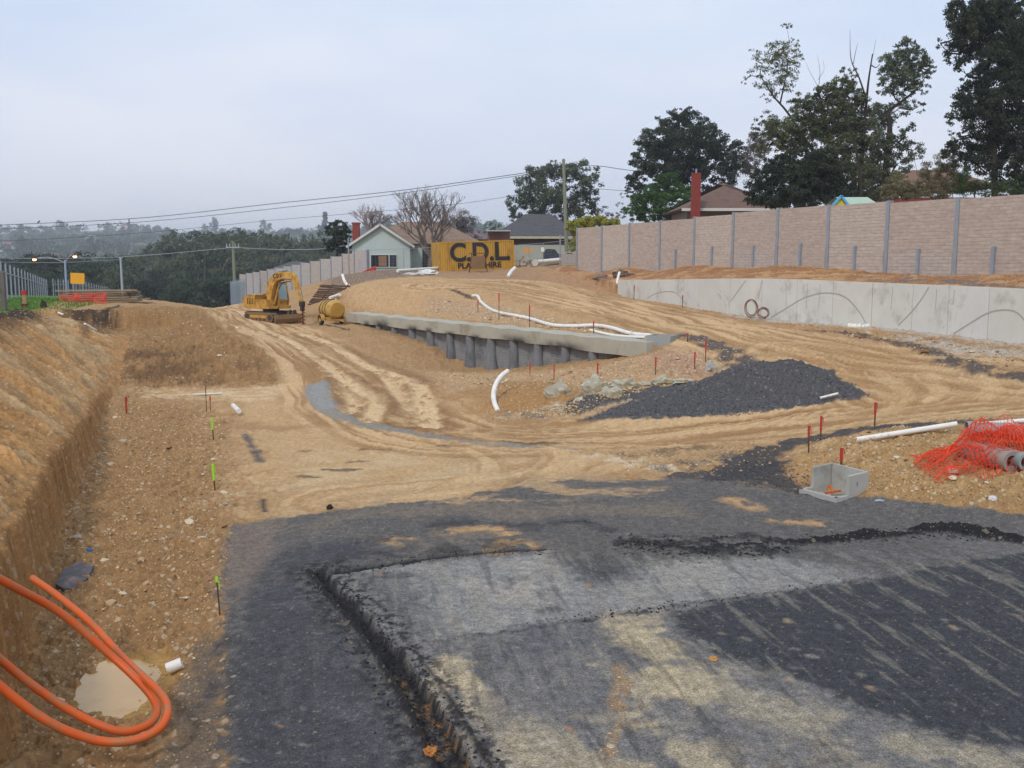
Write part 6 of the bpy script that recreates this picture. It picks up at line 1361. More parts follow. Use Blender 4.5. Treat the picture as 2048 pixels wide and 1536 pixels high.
m = MB(); m.tube([Vector((0,0,-.6)), lt-lp], [.13,.10], 10); m.build('pole', mat('bluish_lamp_pole', S(150,166,186), .6, .05), e_, True)
M_lampglow = mat('glowing_lamp', S(255,190,110), .4, 0, 1, 0, emit=((1,.55,.22,1), 9)); M_lamphood = mat('lamp_hood', S(120,60,44), .7, .1)
for (px, py) in ((69,519),(150,513)):
    q = P(px, py, 109)-lp; m = MB(); m.tube(smooth_line([lt-lp-Vector((0,0,.3)), (lt-lp)*.5+q*.5+Vector((0,0,.25)), q+Vector((0,0,.12))], 5), .05, 6); m.build('arm', M_pole2, e_, True)
    m = MB(); m.box(q+Vector((0,0,.12)), (.55,.35,.12)); hd_ = m.build('lamp_head', M_lamphood, e_, bevel=.03)
    m = MB(); m.tube([q+Vector((0,-.02,.05)), q+Vector((0,-.02,-.04)), q+Vector((0,-.02,-.13))], [.2,.19,.1], 14); m.build('lamp', M_lampglow, hd_, True)
yb_ = P(155,557,103); e_ = empty('road_sign', Vector((yb_.x,103,P(155,600,103).z))); tag(e_, 'blank orange yellow road sign standing above the palisade gate', 'sign')
zc = yb_.z-e_.location.z; m = MB(); m.box((0,0,zc),(1.42,.05,1.1), ry=R(3)); m.build('board', mat('amber_board', S(240,166,24), .6, .05), e_); m = MB(); m.box((-.45,.06,zc/2),(.08,.06,zc)); m.box((.45,.06,zc/2),(.08,.06,zc)); m.build('post', M_galv, e_)
# ---- overhead wires
M_wire = mat('dark_wire', S(64,62,66), .7, .05, 1, 0); M_wire2 = mat('pale_wire', S(168,170,174), .6, .05, 1, 0)
def wire(pts, r, label, m_=M_wire):
    w_ = smooth_line([P(*p) for p in pts], 10); o_ = w_[0].copy(); m = MB(); m.tube([p-o_ for p in w_], r, 5); tag(m.build('power_line', m_, None, True, loc=o_), label, 'power line', 'overhead wires')
wire([(-300,462,118),(0,450,114),(280,436,110),(550,407,106),(800,381,102),(1000,353,98),(1127,334,95)], .032, 'highest wire sweeping down to the left from the timber pole')
wire([(-300,470,118),(0,458,114),(280,444,110),(550,417,106),(800,387,102),(1000,357,98),(1127,337,95)], .026, 'second highest wire running just under the top one')
wire([(-300,488,118),(0,482,114),(280,466,110),(550,440,106),(800,419,102),(960,402,98),(1127,372,95)], .018, 'thin third wire crossing the hazy hills')
wire([(1127,332,95),(1195,332,97),(1240,338,99),(1330,350,103)], .03, 'short wire leading right from the timber pole into the gum tree')
wire([(1127,380,95),(1195,378,97),(1240,381,99),(1330,386,103)], .02, 'lower thin wire leading right from the timber pole')
wire([(-200,514,116),(0,516,118),(120,517,121),(241,514,125)], .035, 'pale wire from the plain pole toward the left edge', M_wire2)
wire([(241,514,125),(350,506,118),(466,495,112)], .03, 'pale wire between the plain pole and the crossarm pole', M_wire2)
wire([(466,495,112),(560,499,108),(640,498,104),(700,490,100)], .03, 'pale wire from the crossarm pole toward the dark bush', M_wire2)
wire([(-200,522,116),(0,524,118),(120,525,121),(241,519,125)], .025, 'lower pale wire beside the street lamp', M_wire2)
bdp = P(77,445,113.2); m = MB(); m.tube([(-.16,0,-.05),(-.05,0,0),(.08,0,.12),(.13,0,.2)], [.02,.07,.08,.05], 8); m.cyl((.13,0,.2),(.2,0,.2),.02,6); tag(m.build('bird', mat('dark_feathers', S(50,50,56)), None, True, loc=bdp), 'small dark bird perched on the highest wire', 'bird')
# ================================================================== trees
def leafmesh(centers, radii, nper, L, wd, droop, rnd, flat=.7):
    """little rhombic leaves scattered round clump centres"""
    C_ = np.repeat(np.asarray(centers), nper, 0); Rr = np.repeat(np.asarray(radii), nper)
    n = len(C_); p = rnd.normal(size=(n, 3)); p /= np.linalg.norm(p, axis=1)[:, None]+1e-9; p *= (rnd.rand(n, 1)**.5); p[:, 2] *= flat; p = C_+p*Rr[:, None]
    a = rnd.normal(size=(n, 3)); a[:, 2] -= droop; a /= np.linalg.norm(a, axis=1)[:, None]; b = np.cross(a, rnd.normal(size=(n, 3))); b /= np.linalg.norm(b, axis=1)[:, None]+1e-9
    l = L*(.6+.8*rnd.rand(n, 1)); a = a*l; b = b*l*wd
    V = np.stack([p-a*.5, p+b*.5, p+a*.5, p-b*.5], 1).reshape(-1, 3); F = np.arange(len(V)).reshape(-1, 4); return V, F
def leafmat(name, c, c2, v=.45):
    m_ = mat(name, c, .65, .35, .35, 0, c2=c2, c2amt=.9, c2scale=.5, island=v, spec=.25); t = m_.node_tree; b = t.nodes['Principled BSDF']
    tr_ = N(t, 'ShaderNodeBsdfTranslucent'); mxs = N(t, 'ShaderNodeMixShader'); mxs.inputs[0].default_value = .22; o_ = t.nodes['Material Output']; src = b.inputs['Base Color'].links[0].from_socket
    t.links.new(src, tr_.inputs[0]); t.links.new(b.outputs[0], mxs.inputs[1]); t.links.new(tr_.outputs[0], mxs.inputs[2]); t.links.new(mxs.outputs[0], o_.inputs[0]); return m_
L_gum = leafmat('gum_leaves', S(112,120,92), S(84,92,72)); L_dark = leafmat('dark_leaves', S(74,82,60), S(52,60,46)); L_green = leafmat('green_leaves', S(84,116,50), S(62,92,42)); L_yel = leafmat('yellow_green_leaves', S(198,186,62), S(140,146,60))
L_olive = leafmat('olive_leaves', S(118,122,82), S(90,96,66)); L_straw = leafmat('dry_leaves', S(152,146,106), S(120,114,82)); L_brn = leafmat('purple_brown_twigs', S(118,106,98), S(96,86,80)); L_wood = leafmat('wood_leaves', S(84,96,68), S(62,74,54))
B_dark = mat('dark_bark', S(58,50,46), .95, .25, 3, .2); B_pale = mat('pale_bark', S(150,140,126), .9, .2, 2, .1); B_twig = mat('bare_twig', S(112,100,94), .95, .2)
def tree(label, cat, base, blobs, Y, leaf, bark, dens=1.0, L=.22, wd=.3, droop=.4, trunk_r=.3, fork=None, nclump=26, clump=.24, group=None, seed=0, limbs=True, name='tree', twig=.4, depth=.75, extra=None, flat=.7):
    trunk_r *= .62; nclump = int(nclump*2.6); wd = min(.6, wd*1.3); dens *= 1.9; clump *= .86; L *= .8
    rnd = np.random.RandomState(100+seed); rd = random.Random(seed)
    bp0 = P(base[0], base[1], Y); root = empty(name, bp0); tag(root, label, cat, group); s_ = sc(Y)
    fk = (P(fork[0], fork[1], Y)-bp0) if fork else Vector((0, 0, 1.0))
    cen, rad = [], []; tm = MB()
    if fk.length > .2: tm.tube(smooth_line([Vector((0,0,-.6)), fk*.5+Vector((rd.uniform(-.1,.1),0,0)), fk], 4), [lerp(trunk_r, trunk_r*.75, k/8) for k in range(9)], 8)
    nodes = [fk]+[P(x_[0], x_[1], Y)-bp0 for pts, _, _ in (extra or []) for x_ in pts]
    nodes = [n_ for n_ in nodes if n_.z >= fk.z*.6]; blobs = sorted(blobs, key=lambda b_: (P(b_[0], b_[1], Y)-bp0-fk).length)
    for q, bl in enumerate(blobs):
        px, py, rx, ry = bl[:4]; dn = bl[4] if len(bl) > 4 else 1.0; dy = rd.uniform(-1, 1)*rx*s_*.8; c = P(px, py, Y)-bp0+Vector((0, dy, 0)); rx_, ry_ = rx*s_*1.14, ry*s_*1.12; k_ = max(4, int(nclump*dn*(rx*ry/1600.)**.6)); d = rnd.normal(size=(k_, 3)); d /= np.linalg.norm(d, axis=1)[:, None]; d *= (.25+.75*rnd.rand(k_, 1)**.45)
        cc_ = np.array(c)+d*np.array([rx_, rx_*depth, ry_])*.88; cen.append(cc_); rr_ = clump*math.sqrt(rx_*ry_)*(.7+.7*rnd.rand(k_)); rad.append(rr_)
        if limbs:
            fk_ = min(nodes, key=lambda n_: (n_-c).length+max(0, n_.z-c.z)*1.5); nodes.append(c); dl = (c-fk_).length; mid = fk_.lerp(c, .5)+Vector((rd.uniform(-.12,.12)*dl, 0, -.14*dl)); r1 = trunk_r*(.5 if (fk_-fk).length < .1 else .28); tm.tube(smooth_line([fk_, mid, c], 4), [lerp(r1, r1*.22, k/8) for k in range(9)], 6)
            for cv in cc_[:int(k_*twig)]:
                cv = Vector(cv); st_ = mid.lerp(c, rd.uniform(.3, 1)); tm.tube([st_, st_.lerp(cv, .5)+Vector((0,0,.06*ry_)), cv], [r1*.2, r1*.13, r1*.05], 4, caps=False)
    if extra:
        for pts, r0, r1 in extra:
            w_ = smooth_line([P(a, b, Y)-bp0+Vector((0, (c if len(x_) > 2 else 0), 0)) for x_ in pts for a, b, c in [(x_[0], x_[1], x_[2] if len(x_) > 2 else 0)]], 4); tm.tube(w_, [.6*lerp(r0, r1, k/(len(w_)-1)) for k in range(len(w_))], 7)
    if tm.v: tm.build('trunk', bark, root, True)
    cen = np.concatenate(cen); rad = np.concatenate(rad); per = np.maximum(6, (dens*9*(rad/L)**1.7).astype(int)); per = np.minimum(per, 260)
    V, F = leafmesh(cen, rad, per, L, wd, droop, rnd, flat); link('crown', npmesh('crown', V, F), leaf, root); return root
GT = 'trees behind the noise barrier'
tree('rounded group of grey green gums behind the timber power pole', 'gum tree', (1110,480), [(1060,372,34,36),(1090,348,32,24),(1112,340,30,20),(1160,350,36,28),(1180,375,24,28),(1040,405,28,24),(1085,400,40,34),(1130,395,36,36),(1170,410,28,28),(1030,430,20,14),(1100,432,50,18),(1185,430,16,14)], 118, L_gum, B_dark, L=.30, wd=.4, fork=(1110,448), trunk_r=.35, seed=1, droop=.8, nclump=22, clump=.26)
tree('largest dome shaped gum tree between the yellow bush and the red chimney house', 'gum tree', (1372,450), [(1365,228,26,16),(1345,248,34,24),(1385,245,34,26),(1310,285,40,30),(1355,285,46,34),(1405,285,44,32),(1445,300,34,26),(1475,295,14,12),(1285,325,28,30),(1325,335,42,36),(1375,330,46,36),(1425,335,44,30),(1465,335,24,30,.5),(1275,365,22,26),(1300,390,30,24),(1440,370,40,22,.5),(1265,385,14,14)], 102, L_dark, B_dark, L=.28, wd=.4, fork=(1372,380), trunk_r=.5, seed=2, droop=.7, nclump=26, clump=.25, dens=1.15)
tree('bright green bushy tree in front of the large dome shaped gum', 'tree', (1320,452), [(1332,362,26,18),(1345,380,30,20),(1315,385,32,22),(1290,405,30,22),(1340,410,36,26),(1375,395,20,26),(1270,425,26,18),(1310,430,40,16),(1355,432,30,16)], 88, L_green, B_dark, L=.20, wd=.5, seed=3, trunk_r=.15, droop=.1, nclump=30, clump=.24, dens=1.3)
tree('low yellow flowering bush at the end of the noise barrier', 'bush', (1185,482), [(1160,452,26,12),(1190,444,30,10),(1222,446,22,10),(1150,462,18,12),(1170,478,26,12),(1205,462,32,14),(1150,490,12,14)], 92, L_yel, B_twig, L=.18, wd=.5, seed=4, trunk_r=.08, nclump=44, clump=.34, dens=3)
tree('brown twiggy hedge between the round gums and the green tree', 'bush', (1215,470), [(1205,425,16,14,.8),(1225,435,16,12,.8),(1240,425,12,20,.6),(1245,400,8,18,.3)], 104, L_brn, B_twig, L=.22, wd=.3, seed=5, trunk_r=.08, nclump=26)
tree('sparse leaning gum with open airy crown at the left of the tall gums', 'gum tree', (1700,420), [(1548,108,26,22,.6),(1580,92,20,18,.6),(1520,130,20,20,.5),(1562,130,24,28,.7),(1590,125,14,26,.5),(1535,160,28,24,.5),(1575,165,20,22,.6),(1505,110,14,12,.4),(1572,52,12,10,.5),(1502,150,14,12,.35),(1540,188,20,14,.45),(1488,160,8,8,.3)], 74, L_olive, B_dark, L=.2, wd=.33, fork=(1615,285), trunk_r=.28, seed=6, droop=.9, nclump=34, clump=.31, dens=.5, extra=[([(1700,430),(1660,345),(1615,285),(1575,225),(1545,190),(1520,150)],.26,.05),([(1560,208),(1568,170),(1575,130),(1565,95)],.11,.03),([(1575,110),(1578,80),(1572,50)],.03,.01)])
tree('dense central gum with bare dead branches above its crown', 'gum tree', (1715,430), [(1680,172,30,20),(1650,190,32,24),(1700,195,34,26),(1620,220,38,26),(1665,230,44,34),(1715,235,40,34),(1590,245,28,24),(1560,265,38,26),(1530,250,24,20,.7),(1600,205,24,18,.7),(1625,270,44,30),(1680,280,44,34),(1735,275,34,34),(1540,285,30,22,.8),(1585,290,30,20),(1650,320,44,26),(1700,340,40,30),(1515,300,18,16,.6),(1740,320,30,36),(1755,230,24,26,.8),(1755,370,34,34),(1720,395,40,30),(1690,150,20,14,.5)], 70, L_olive, B_dark, L=.2, wd=.36, fork=(1705,330), trunk_r=.36, seed=7, droop=.6, nclump=30, clump=.24, dens=1.15, extra=[([(1715,430),(1722,340),(1728,260),(1736,170),(1745,108)],.3,.06),([(1733,200),(1718,155),(1702,118),(1700,60)],.12,.012),([(1706,130),(1712,100),(1716,85)],.04,.01),([(1742,130),(1752,135),(1760,128)],.07,.03),([(1738,150),(1748,100),(1752,78)],.03,.01),([(1632,200),(1640,150),(1635,110)],.04,.01),([(1636,160),(1648,140),(1646,120)],.02,.008),([(1634,170),(1618,140),(1612,125)],.02,.008)])
tree('tall forked gum with feathery right hand crown beside the cubby house', 'gum tree', (1765,430), [(1815,95,26,18),(1800,118,32,22),(1840,120,26,22),(1785,145,30,24,.8),(1825,150,34,24,.8),(1860,140,14,20,.6),(1775,175,24,24,.7),(1815,178,22,20,.6),(1845,172,18,16,.5),(1800,215,24,20,.5),(1835,215,14,18,.5),(1770,235,26,28,.8),(1820,255,20,16,.5),(1795,285,26,26,.6),(1830,300,20,22,.5),(1760,300,26,36,.9),(1790,330,30,26,.7),(1770,370,30,30,.7)], 66, L_gum, B_dark, L=.19, wd=.33, fork=(1780,250), trunk_r=.34, seed=8, droop=.9, nclump=30, clump=.27, dens=1.15, extra=[([(1760,430),(1772,340),(1780,260),(1778,225),(1800,205),(1832,180),(1850,155)],.36,.04),([(1725,430),(1718,330),(1700,262),(1690,230)],.2,.05)])
tree('very dark spreading bush overhanging the red roofed house', 'bush', (1600,430), [(1560,330,34,20),(1600,318,36,24),(1640,330,36,28),(1535,355,34,24),(1580,360,44,30),(1630,365,44,34),(1670,360,30,40),(1520,385,30,24),(1560,395,44,22),(1610,400,44,22),(1670,400,34,22),(1700,395,24,26),(1530,405,30,14),(1505,400,16,10)], 62, L_dark, B_dark, L=.17, wd=.4, seed=9, trunk_r=.15, nclump=34, clump=.26, dens=1.4, droop=.2)
tree('huge dark tree cropped by the right edge of the picture', 'tree', (1990,420), [(1935,30,42,34),(1990,20,46,36),(2040,30,40,40),(1905,40,22,22,.6),(1960,70,44,36),(2015,80,46,40),(1925,105,30,24,.7),(1885,85,12,10,.6),(1975,130,44,34),(2030,140,40,40),(1945,160,28,22,.7),(1915,135,16,12,.5),(1985,185,46,34),(2040,200,36,44),(1935,215,30,26),(1970,240,46,36),(2020,260,46,40),(1940,270,24,20,.6),(1905,265,14,8,.4),(1990,300,50,34),(2045,320,40,46),(1960,330,30,24,.7),(2000,350,30,30,.7),(2050,380,40,30),(1925,60,34,30),(1945,195,36,30),(1910,235,22,22,.7),(1925,300,30,26,.8),(2110,100,60,90),(2120,250,60,90),(2110,370,60,50)], 56, L_dark, B_dark, L=.17, wd=.36, fork=(1987,260), trunk_r=.3, seed=10, droop=.7, nclump=30, clump=.25, dens=1.2, extra=[([(1988,410),(1988,340),(1984,250),(1975,160),(1985,70),(1990,0)],.26,.08),([(2075,240),(2040,180),(2010,120),(1990,40)],.14,.05),([(1984,300),(1950,265),(1925,235)],.08,.03)])
tree('pale dry shrub with straw coloured foliage right of the cubby house', 'shrub', (1795,410), [(1795,372,26,18),(1780,385,20,18),(1815,385,22,16),(1800,352,18,12,.6)], 58, L_straw, B_twig, L=.13, wd=.25, seed=11, trunk_r=.05, nclump=40, clump=.32, dens=2)
tree('tall straw coloured cane shrub leaning before the hidden brown roof', 'shrub', (1875,410), [(1860,345,20,26,.6),(1885,320,16,30,.5),(1900,350,24,28,.7),(1840,380,20,20,.7),(1880,380,30,20,.8),(1905,300,10,26,.4)], 58, L_straw, B_twig, L=.16, wd=.2, seed=12, trunk_r=.05, nclump=36, clump=.32, dens=1.6, extra=[([(1830,400),(1835,350),(1815,270)],.03,.01),([(1905,400),(1908,340),(1903,260)],.04,.015),([(1880,400),(1850,340),(1840,290)],.03,.01),([(1895,400),(1920,350),(1935,320)],.03,.01)])
tree('green strappy understorey beneath the huge dark tree', 'shrub', (1950,410), [(1935,370,26,22),(1965,375,24,20),(2010,380,30,20),(1930,345,18,14,.6)], 54, leafmat('strappy_leaves', S(84,104,52), S(60,76,42)), B_dark, L=.22, wd=.14, seed=13, trunk_r=.06, nclump=36, clump=.32, dens=1.6, droop=-.3)
tree('dark dense shrub at the far barrier beside the pale house', 'bush', (676,520), [(662,455,14,12),(680,452,16,14),(690,470,12,20),(668,478,20,20),(684,495,16,14),(660,492,14,14)], 96, L_dark, B_dark, L=.2, wd=.5, seed=14, trunk_r=.12, nclump=34, clump=.28, dens=1.6, droop=0)
tree('dull brown foliage filling in behind the tall gums', 'tree', (1470,430), [(1520,275,24,26,.6),(1540,240,18,20,.4),(1470,330,30,30,.5),(1500,310,26,30,.5),(1455,365,26,20,.5),(1490,345,24,24,.5)], 112, L_brn, B_twig, L=.25, wd=.35, seed=15, trunk_r=.15, nclump=34, clump=.3, dens=.9)
# bare winter trees
def bare(label, base, top, width, Y, seed, depth_=6, r0=.16, m_=B_twig, sz=1., buds=0):
    rd = random.Random(seed); bp0 = P(base[0], base[1], Y); root = empty('bare_tree', bp0); tag(root, label, 'bare tree'); H_ = (base[1]-top)*sc(Y); W_ = width*sc(Y)/2; tm = MB(); tips = []
    def grow(p, d, l, r, k):
        q = p+d*l; qm = p.lerp(q, .5)+Vector((rd.uniform(-1,1), rd.uniform(-1,1), 0))*l*.06; tm.tube([p, qm, q], [r, r*.85, r*.7], 5 if k < 3 else 3, caps=False)
        if k >= depth_: tips.append(q); return
        for _ in range(rd.choice([2,3,3]) if k > 0 else 6):
            a = rd.uniform(0, 6.28); sp = rd.uniform(.25,.6) if k > 0 else rd.uniform(.3,.8); nd = (d+Vector((math.cos(a)*sp*1.1, math.sin(a)*sp, .32))).normalized(); nd.z = max(nd.z, .15); nd.normalize(); grow(q, nd, l*rd.uniform(.66,.92), r*.62, k+1)
    grow(Vector((0,0,-.3)), Vector((0,0,1)), H_*.2, r0, 0)
    xs = [v[0] for v in tm.v]; zs = [v[2] for v in tm.v]; fx = W_/max(1e-3, max(abs(min(xs)), max(xs))); fz = H_/max(zs); tm.v = [(v[0]*fx, v[1]*fx, v[2]*fz) for v in tm.v]; tm.build('branches', m_, root)
    if buds: rnd = np.random.RandomState(seed); c = np.array([(t.x*fx, t.y*fx, t.z*fz) for t in tips]); c = c[rnd.rand(len(c)) < buds]; V, F = leafmesh(c, np.full(len(c), .25), 3, .09, .6, 0, rnd); link('dead_leaves', npmesh('dead_leaves', V, F), L_brn, root)
bare('big leafless tree with dense upright twigs in front of the pale house', (862,545), 372, 175, 88, 3, 6, .14, B_twig, buds=.3)
bare('smaller leafless tree showing pale twigs above the pale house roof', (742,480), 408, 100, 104, 5, 5, .1, mat('pale_twigs', S(150,132,128), .95, .1))
tree('mauve brown bare thicket between the pale house and the container', 'thicket', (920,490), [(905,455,26,22,.8),(930,445,26,24,.8),(900,480,26,16,.8),(945,470,20,18,.6),(880,470,20,20,.6)], 98, L_brn, B_twig, L=.22, wd=.16, seed=16, trunk_r=.08, nclump=34, clump=.34, dens=1.2)
tree('tiny far gum seen between the bare tree and the round gums', 'gum tree', (985,478), [(975,450,14,8),(992,455,12,10),(985,465,18,8),(1005,468,10,8)], 170, L_gum, B_dark, L=.4, wd=.5, seed=17, trunk_r=.15, nclump=20)
# ---- middle distance wood: four prototypes, then copies
def proto(seed, kind, leaf, bark, nb=12, L=.55):
    rnd = np.random.RandomState(seed); rd = random.Random(seed); root = empty('tree', (0,0,0)); cen = []; rad = []; tm = MB(); fk = Vector((0,0,.25)); tm.tube([Vector((0,0,-.15)), fk], [.022,.017], 6)
    for k in range(nb):
        a = rd.uniform(0, 6.28); rr_ = rd.uniform(.05,.30 if kind != 'tall' else .18); z = rd.uniform(.38,.9) if kind != 'bush' else rd.uniform(.15,.75); rr_ *= math.sqrt(max(.1, 1-((z-.55)/.5)**2))*1.15; c = Vector((math.cos(a)*rr_, math.sin(a)*rr_, z)); n_ = 9; d = rnd.normal(size=(n_,3)); d /= np.linalg.norm(d, axis=1)[:,None]; cen.append(np.array(c)+d*rnd.rand(n_,1)**.5*np.array([.15,.15,.10])); rad.append(rnd.uniform(.035,.07,n_)); tm.tube([fk, fk.lerp(c,.5)-Vector((0,0,.02)), c], [.010,.007,.003], 4, caps=False)
        for q in cen[-1][:3]: tm.tube([c, Vector(q)], [.003,.001], 3, caps=False)
    tm.build('trunk', bark, root); cen = np.concatenate(cen); rad = np.concatenate(rad); V, F = leafmesh(cen, rad, 46, L/18., .45, .4, rnd); link('crown', npmesh('crown', V, F), leaf, root); return root
protos = [proto(31,'gum',L_wood,B_pale), proto(32,'gum',L_gum,B_pale,14), proto(33,'bush',L_dark,B_dark,16), proto(34,'tall',L_olive,B_pale,11), proto(35,'bush',L_wood,B_dark,18)]
used = [False]*5; rd = random.Random(77)
def put(k, px, ytop, Y, zb, wide, label, group):
    x = P(px, 500, Y).x; top = P(px, ytop, Y).z; h = (top-zb)/.97; o = protos[k] if not used[k] else copy_tree(protos[k]); used[k] = True
    o.location = (x, Y, zb); o.rotation_euler = (0,0,rd.uniform(0,6.28)); o.scale = (h*wide, h*wide, h); tag(o, label, 'tree', group); return o
GW = 'trees of the wood in the valley'
wl = ['grey green tree in the valley wood beyond the works', 'paler gum with visible limbs in the valley wood', 'dark bushy tree in the valley wood', 'slender gum in the valley wood', 'broad low tree at the front of the valley wood']
for px, yt in [(300,500),(325,480),(348,466),(372,462),(398,458),(425,462),(450,458),(478,452),(505,462),(532,460),(560,458),(590,466),(618,462),(645,468),(665,480)]:
    k = rd.choice([0,1,3]); put(k, px+rd.uniform(-6,6), yt+rd.uniform(-4,6), rd.uniform(225,260), -9, rd.uniform(.8,1.1), wl[k], GW)
for px in range(290, 680, 24):
    k = rd.choice([0,1,2,3]); put(k, px+rd.uniform(-8,8), rd.uniform(488,515), rd.uniform(185,215), -8.5, rd.uniform(.8,1.1), wl[k], GW)
for px in range(240, 560, 20):
    k = rd.choice([1,2,4,4]); put(k, px+rd.uniform(-8,8), rd.uniform(528,560), rd.uniform(150,175), -7, rd.uniform(.9,1.3), wl[k], GW)
for px, yt, Y, k, lb in [(105,470,185,2,'tall dark rounded tree behind the left street lamp'),(75,478,190,2,'dark tree left of the rounded one behind the lamp'),(140,492,188,2,'smaller dark tree right of the rounded one behind the lamp'),(215,490,180,2,'dark round tree behind the plain wire pole'),(190,502,178,4,'low dark tree left of the wire pole'),(10,488,190,2,'dark tree at the far left edge above the fence'),(35,510,180,4,'low tree above the left palisade'),(245,505,190,0,'green tree just right of the wire pole')]:
    put(k, px, yt, Y, -9, 1.1, lb, GW)
for px in range(-60, 250, 22):
    k = rd.choice([0,2,4]); put(k, px, rd.uniform(515,545), rd.uniform(165,185), -8, rd.uniform(.9,1.3), wl[k], GW)
# ---- hillside trees (single meshes) and houses far off
def hillproto(seed, kind):
    rnd = np.random.RandomState(seed); n_ = 16; 
    if kind == 'pine': z = rnd.rand(40); c = np.stack([rnd.normal(size=40)*.13*(1-z), rnd.normal(size=40)*.13*(1-z), .1+.88*z], 1); r = .05+.07*(1-z)
    else: c = rnd.normal(size=(n_,3)); c /= np.linalg.norm(c, axis=1)[:,None]; c = c*rnd.rand(n_,1)**.4*np.array([.34,.34,.26])+np.array([0,0,.62]); r = rnd.uniform(.08,.17,n_)
    V, F = leafmesh(c, r, 42, .07, .7, .2, rnd); t = MB(); t.tube([(0,0,-.1),(0,0,.6)], [.03,.02], 5); V2 = np.array(t.v); F2 = [f for f in t.f if len(f) == 4]; V = np.concatenate([V, V2]); F = np.concatenate([F, np.array(F2)+len(V)-len(V2)])
    me = npmesh('hill_tree', V, F); me.materials.append(L_wood); return me
HM = [hillproto(s, k) for s, k in ((1,'a'),(2,'a'),(3,'a'),(4,'a'),(5,'pine'))]
hr = np.random.RandomState(9)
for q in range(290):
    px = hr.uniform(-120, 1010) if q % 6 else hr.uniform(1010, 2000); Y = math.exp(hr.uniform(math.log(430), math.log(1750))); u = (px-1024)/2000; x = u*Y; z = float(zfar(np.array(x), np.array(Y)))-.4; h = hr.uniform(8, 19)*(1.15 if Y > 1200 else 1); k = hr.randint(0,4) if hr.rand() > .08 else 4
    o = bpy.data.objects.new('hill_tree', HM[k]); COL.objects.link(o); o.location = (x, Y, z); w_ = hr.uniform(.8,1.3); o.scale = (h*w_, h*w_, h); o.rotation_euler = (0,0,hr.rand()*6.28)
    tag(o, 'conical pine on the hazy far hillside' if k == 4 else 'rounded tree on the hazy far hillside', 'tree', 'pines on the far hillside' if k == 4 else 'trees on the far hillside')
for (px, yt, Y, k, lb) in [(650,424,900,4,'tall tapering pine on the ridge left of the dark shrub'),(258,438,1300,4,'thin dark cypress spike on the ridge'),(770,418,700,1,'hazy tree on the ridge above the pale house roof'),(530,434,1300,0,'round hazy tree standing out on the ridge'),(430,430,1350,1,'tallest hazy tree group on the ridge'),(785,428,720,0,'second hazy tree above the pale house roof'),(1130//1,470,900,4,'distant pine in the gap left of the round gums')][:6]:
    b = float(zfar(np.array((px-1024)/2000*Y), np.array(float(Y))))-.4; h = P(px, yt, Y).z-b; o = bpy.data.objects.new('hill_tree', HM[k]); COL.objects.link(o); o.location = (P(px,yt,Y).x, Y, b); o.scale = (h*.7, h*.7, h) if k != 4 else (h*.8, h*.8, h); tag(o, lb, 'tree')
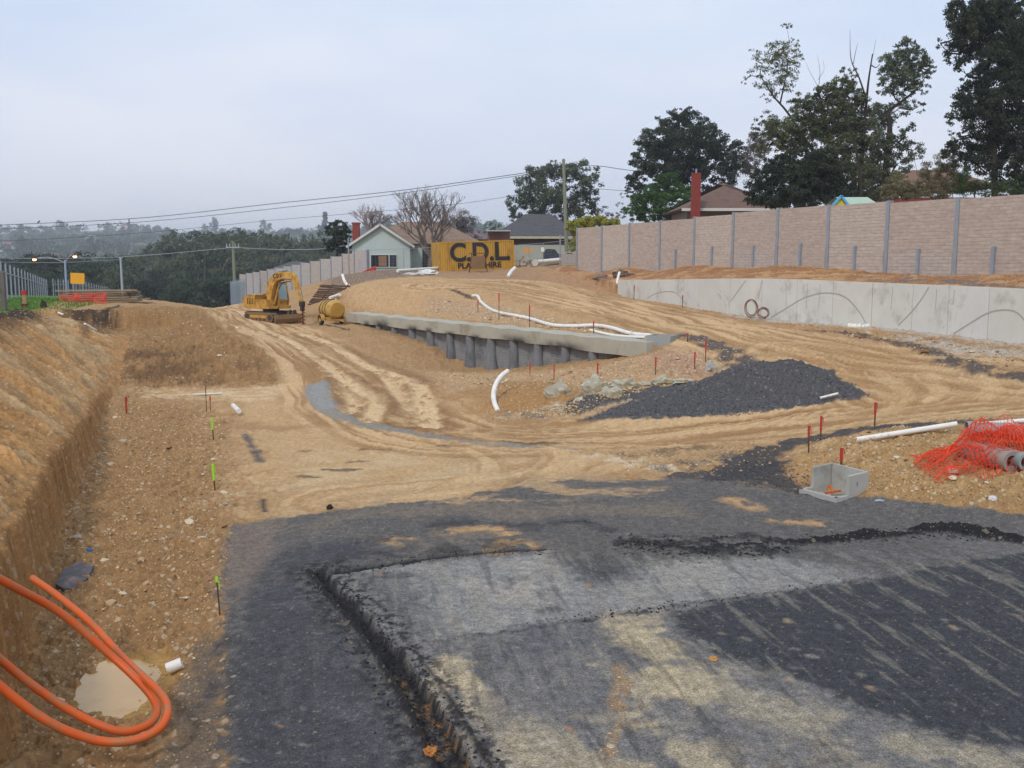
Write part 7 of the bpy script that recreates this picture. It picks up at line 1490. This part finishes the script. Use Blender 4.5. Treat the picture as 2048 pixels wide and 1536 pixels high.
# the solid mass of wood on the hills
n_ = 2600; px = hr.uniform(-200, 1300, n_); Y = np.exp(hr.uniform(math.log(500), math.log(1900), n_)); x = (px-1024)/2000*Y; z = zfar(x, Y); c = np.stack([x, Y, z+hr.uniform(2,8,n_)], 1); V, F = leafmesh(c, hr.uniform(4,9,n_), 34, 2.6, .7, .1, hr, .7)
tag(link('hillside_wood', npmesh('hillside_wood', V, F), L_wood), kind='stuff')
W1 = mat('far_white_wall', S(206,204,200), .8, .05); R1 = mat('far_red_roof', S(150,96,82), .8, .1); R2 = mat('far_grey_roof', S(130,128,132), .8, .1); W2 = mat('far_cream_wall', S(200,180,150), .8, .05)
hh = []
for q in range(26):
    if q < 2:
        e_ = empty('far_house', (0,0,0)); m = MB(); m.box((0,0,1.6),(10,7,3.6)); m.build('wall', (W1, W2)[q], e_); m = MB(); hip_roof(m, -5, 5, -3.5, 3.5, 3.4, 2.2, 3.4); m.build('roof', (R1, R2)[q], e_); hh.append(e_)
    else: e_ = copy_tree(hh[q % 2])
    px = hr.uniform(20, 640); Y = math.exp(hr.uniform(math.log(480), math.log(1500))); x = (px-1024)/2000*Y; e_.location = (x, Y-8, float(zfar(np.array(x), np.array(Y)))+2.5); s_ = hr.uniform(1,1.6); e_.scale = (s_,s_,s_); e_.rotation_euler = (0,0,hr.uniform(-.5,.5))
    tag(e_, ('white walled far house with red roof among the hillside trees', 'cream walled far house with grey roof among the hillside trees')[q % 2], 'house', ('red roofed houses on the far hillside','grey roofed houses on the far hillside')[q % 2])
# roof of a house just beyond the far barrier
yh = 150.; q = P(585,520,yh); e_ = empty('house', (q.x, yh, -1)); tag(e_, 'house roof with slate grey tiles just above the far noise barrier', 'house'); m = MB(); hip_roof(m, -3.4, 3.6, 0, 7, P(585,540,yh).z+1, P(585,523,yh).z-P(585,540,yh).z, 3); m.build('roof', T_grey, e_); m = MB(); m.box((0,3.5,(P(585,540,yh).z+1)/2-.5),(6.6,6.4,P(585,540,yh).z+1.9)); m.build('wall', M_brick, e_)
# ---- grass blades on the verge
rg = np.random.RandomState(3); xs = rg.uniform(-36,-10,60000); ys = rg.uniform(16,58,60000); db, _ = bank_d(xs, ys)
k = (((db > 4.2) & (xs/ys > -.60)) | ((xs < -19.9-.2*(ys-44)) & (ys > 43))) & (xs/ys > -.62) & (xs/ys < -.3); xs, ys = xs[k][:16000], ys[k][:16000]
zs = H(xs, ys)+.0; n_ = len(xs); hgt = rg.uniform(.05,.16,n_); an = rg.uniform(0,6.28,n_); wv = .02; V = np.stack([np.stack([xs-wv*np.cos(an), ys-wv*np.sin(an), zs-.02],1), np.stack([xs+wv*np.cos(an), ys+wv*np.sin(an), zs-.02],1), np.stack([xs+rg.uniform(-.05,.05,n_), ys+rg.uniform(-.05,.05,n_), zs+hgt],1)],1).reshape(-1,3)
tag(link('grass', npmesh('grass', V, np.arange(len(V)).reshape(-1,3)), leafmat('grass_blades', S(112,150,56), S(84,120,44))), kind='stuff')
# ---- haze
m = MB(); m.box((0, 3500, 5), (14000, 12000, 150)); 
hz = bpy.data.materials.new('haze'); hz.use_nodes = True; t = hz.node_tree; t.nodes.clear(); o_ = N(t, 'ShaderNodeOutputMaterial'); pv = N(t, 'ShaderNodeVolumePrincipled'); pv.inputs['Color'].default_value = (.86,.91,1,1); pv.inputs['Density'].default_value = .00045; pv.inputs['Anisotropy'].default_value = .0; t.links.new(pv.outputs[0], o_.inputs['Volume'])
tag(m.build('haze', hz), kind='stuff')
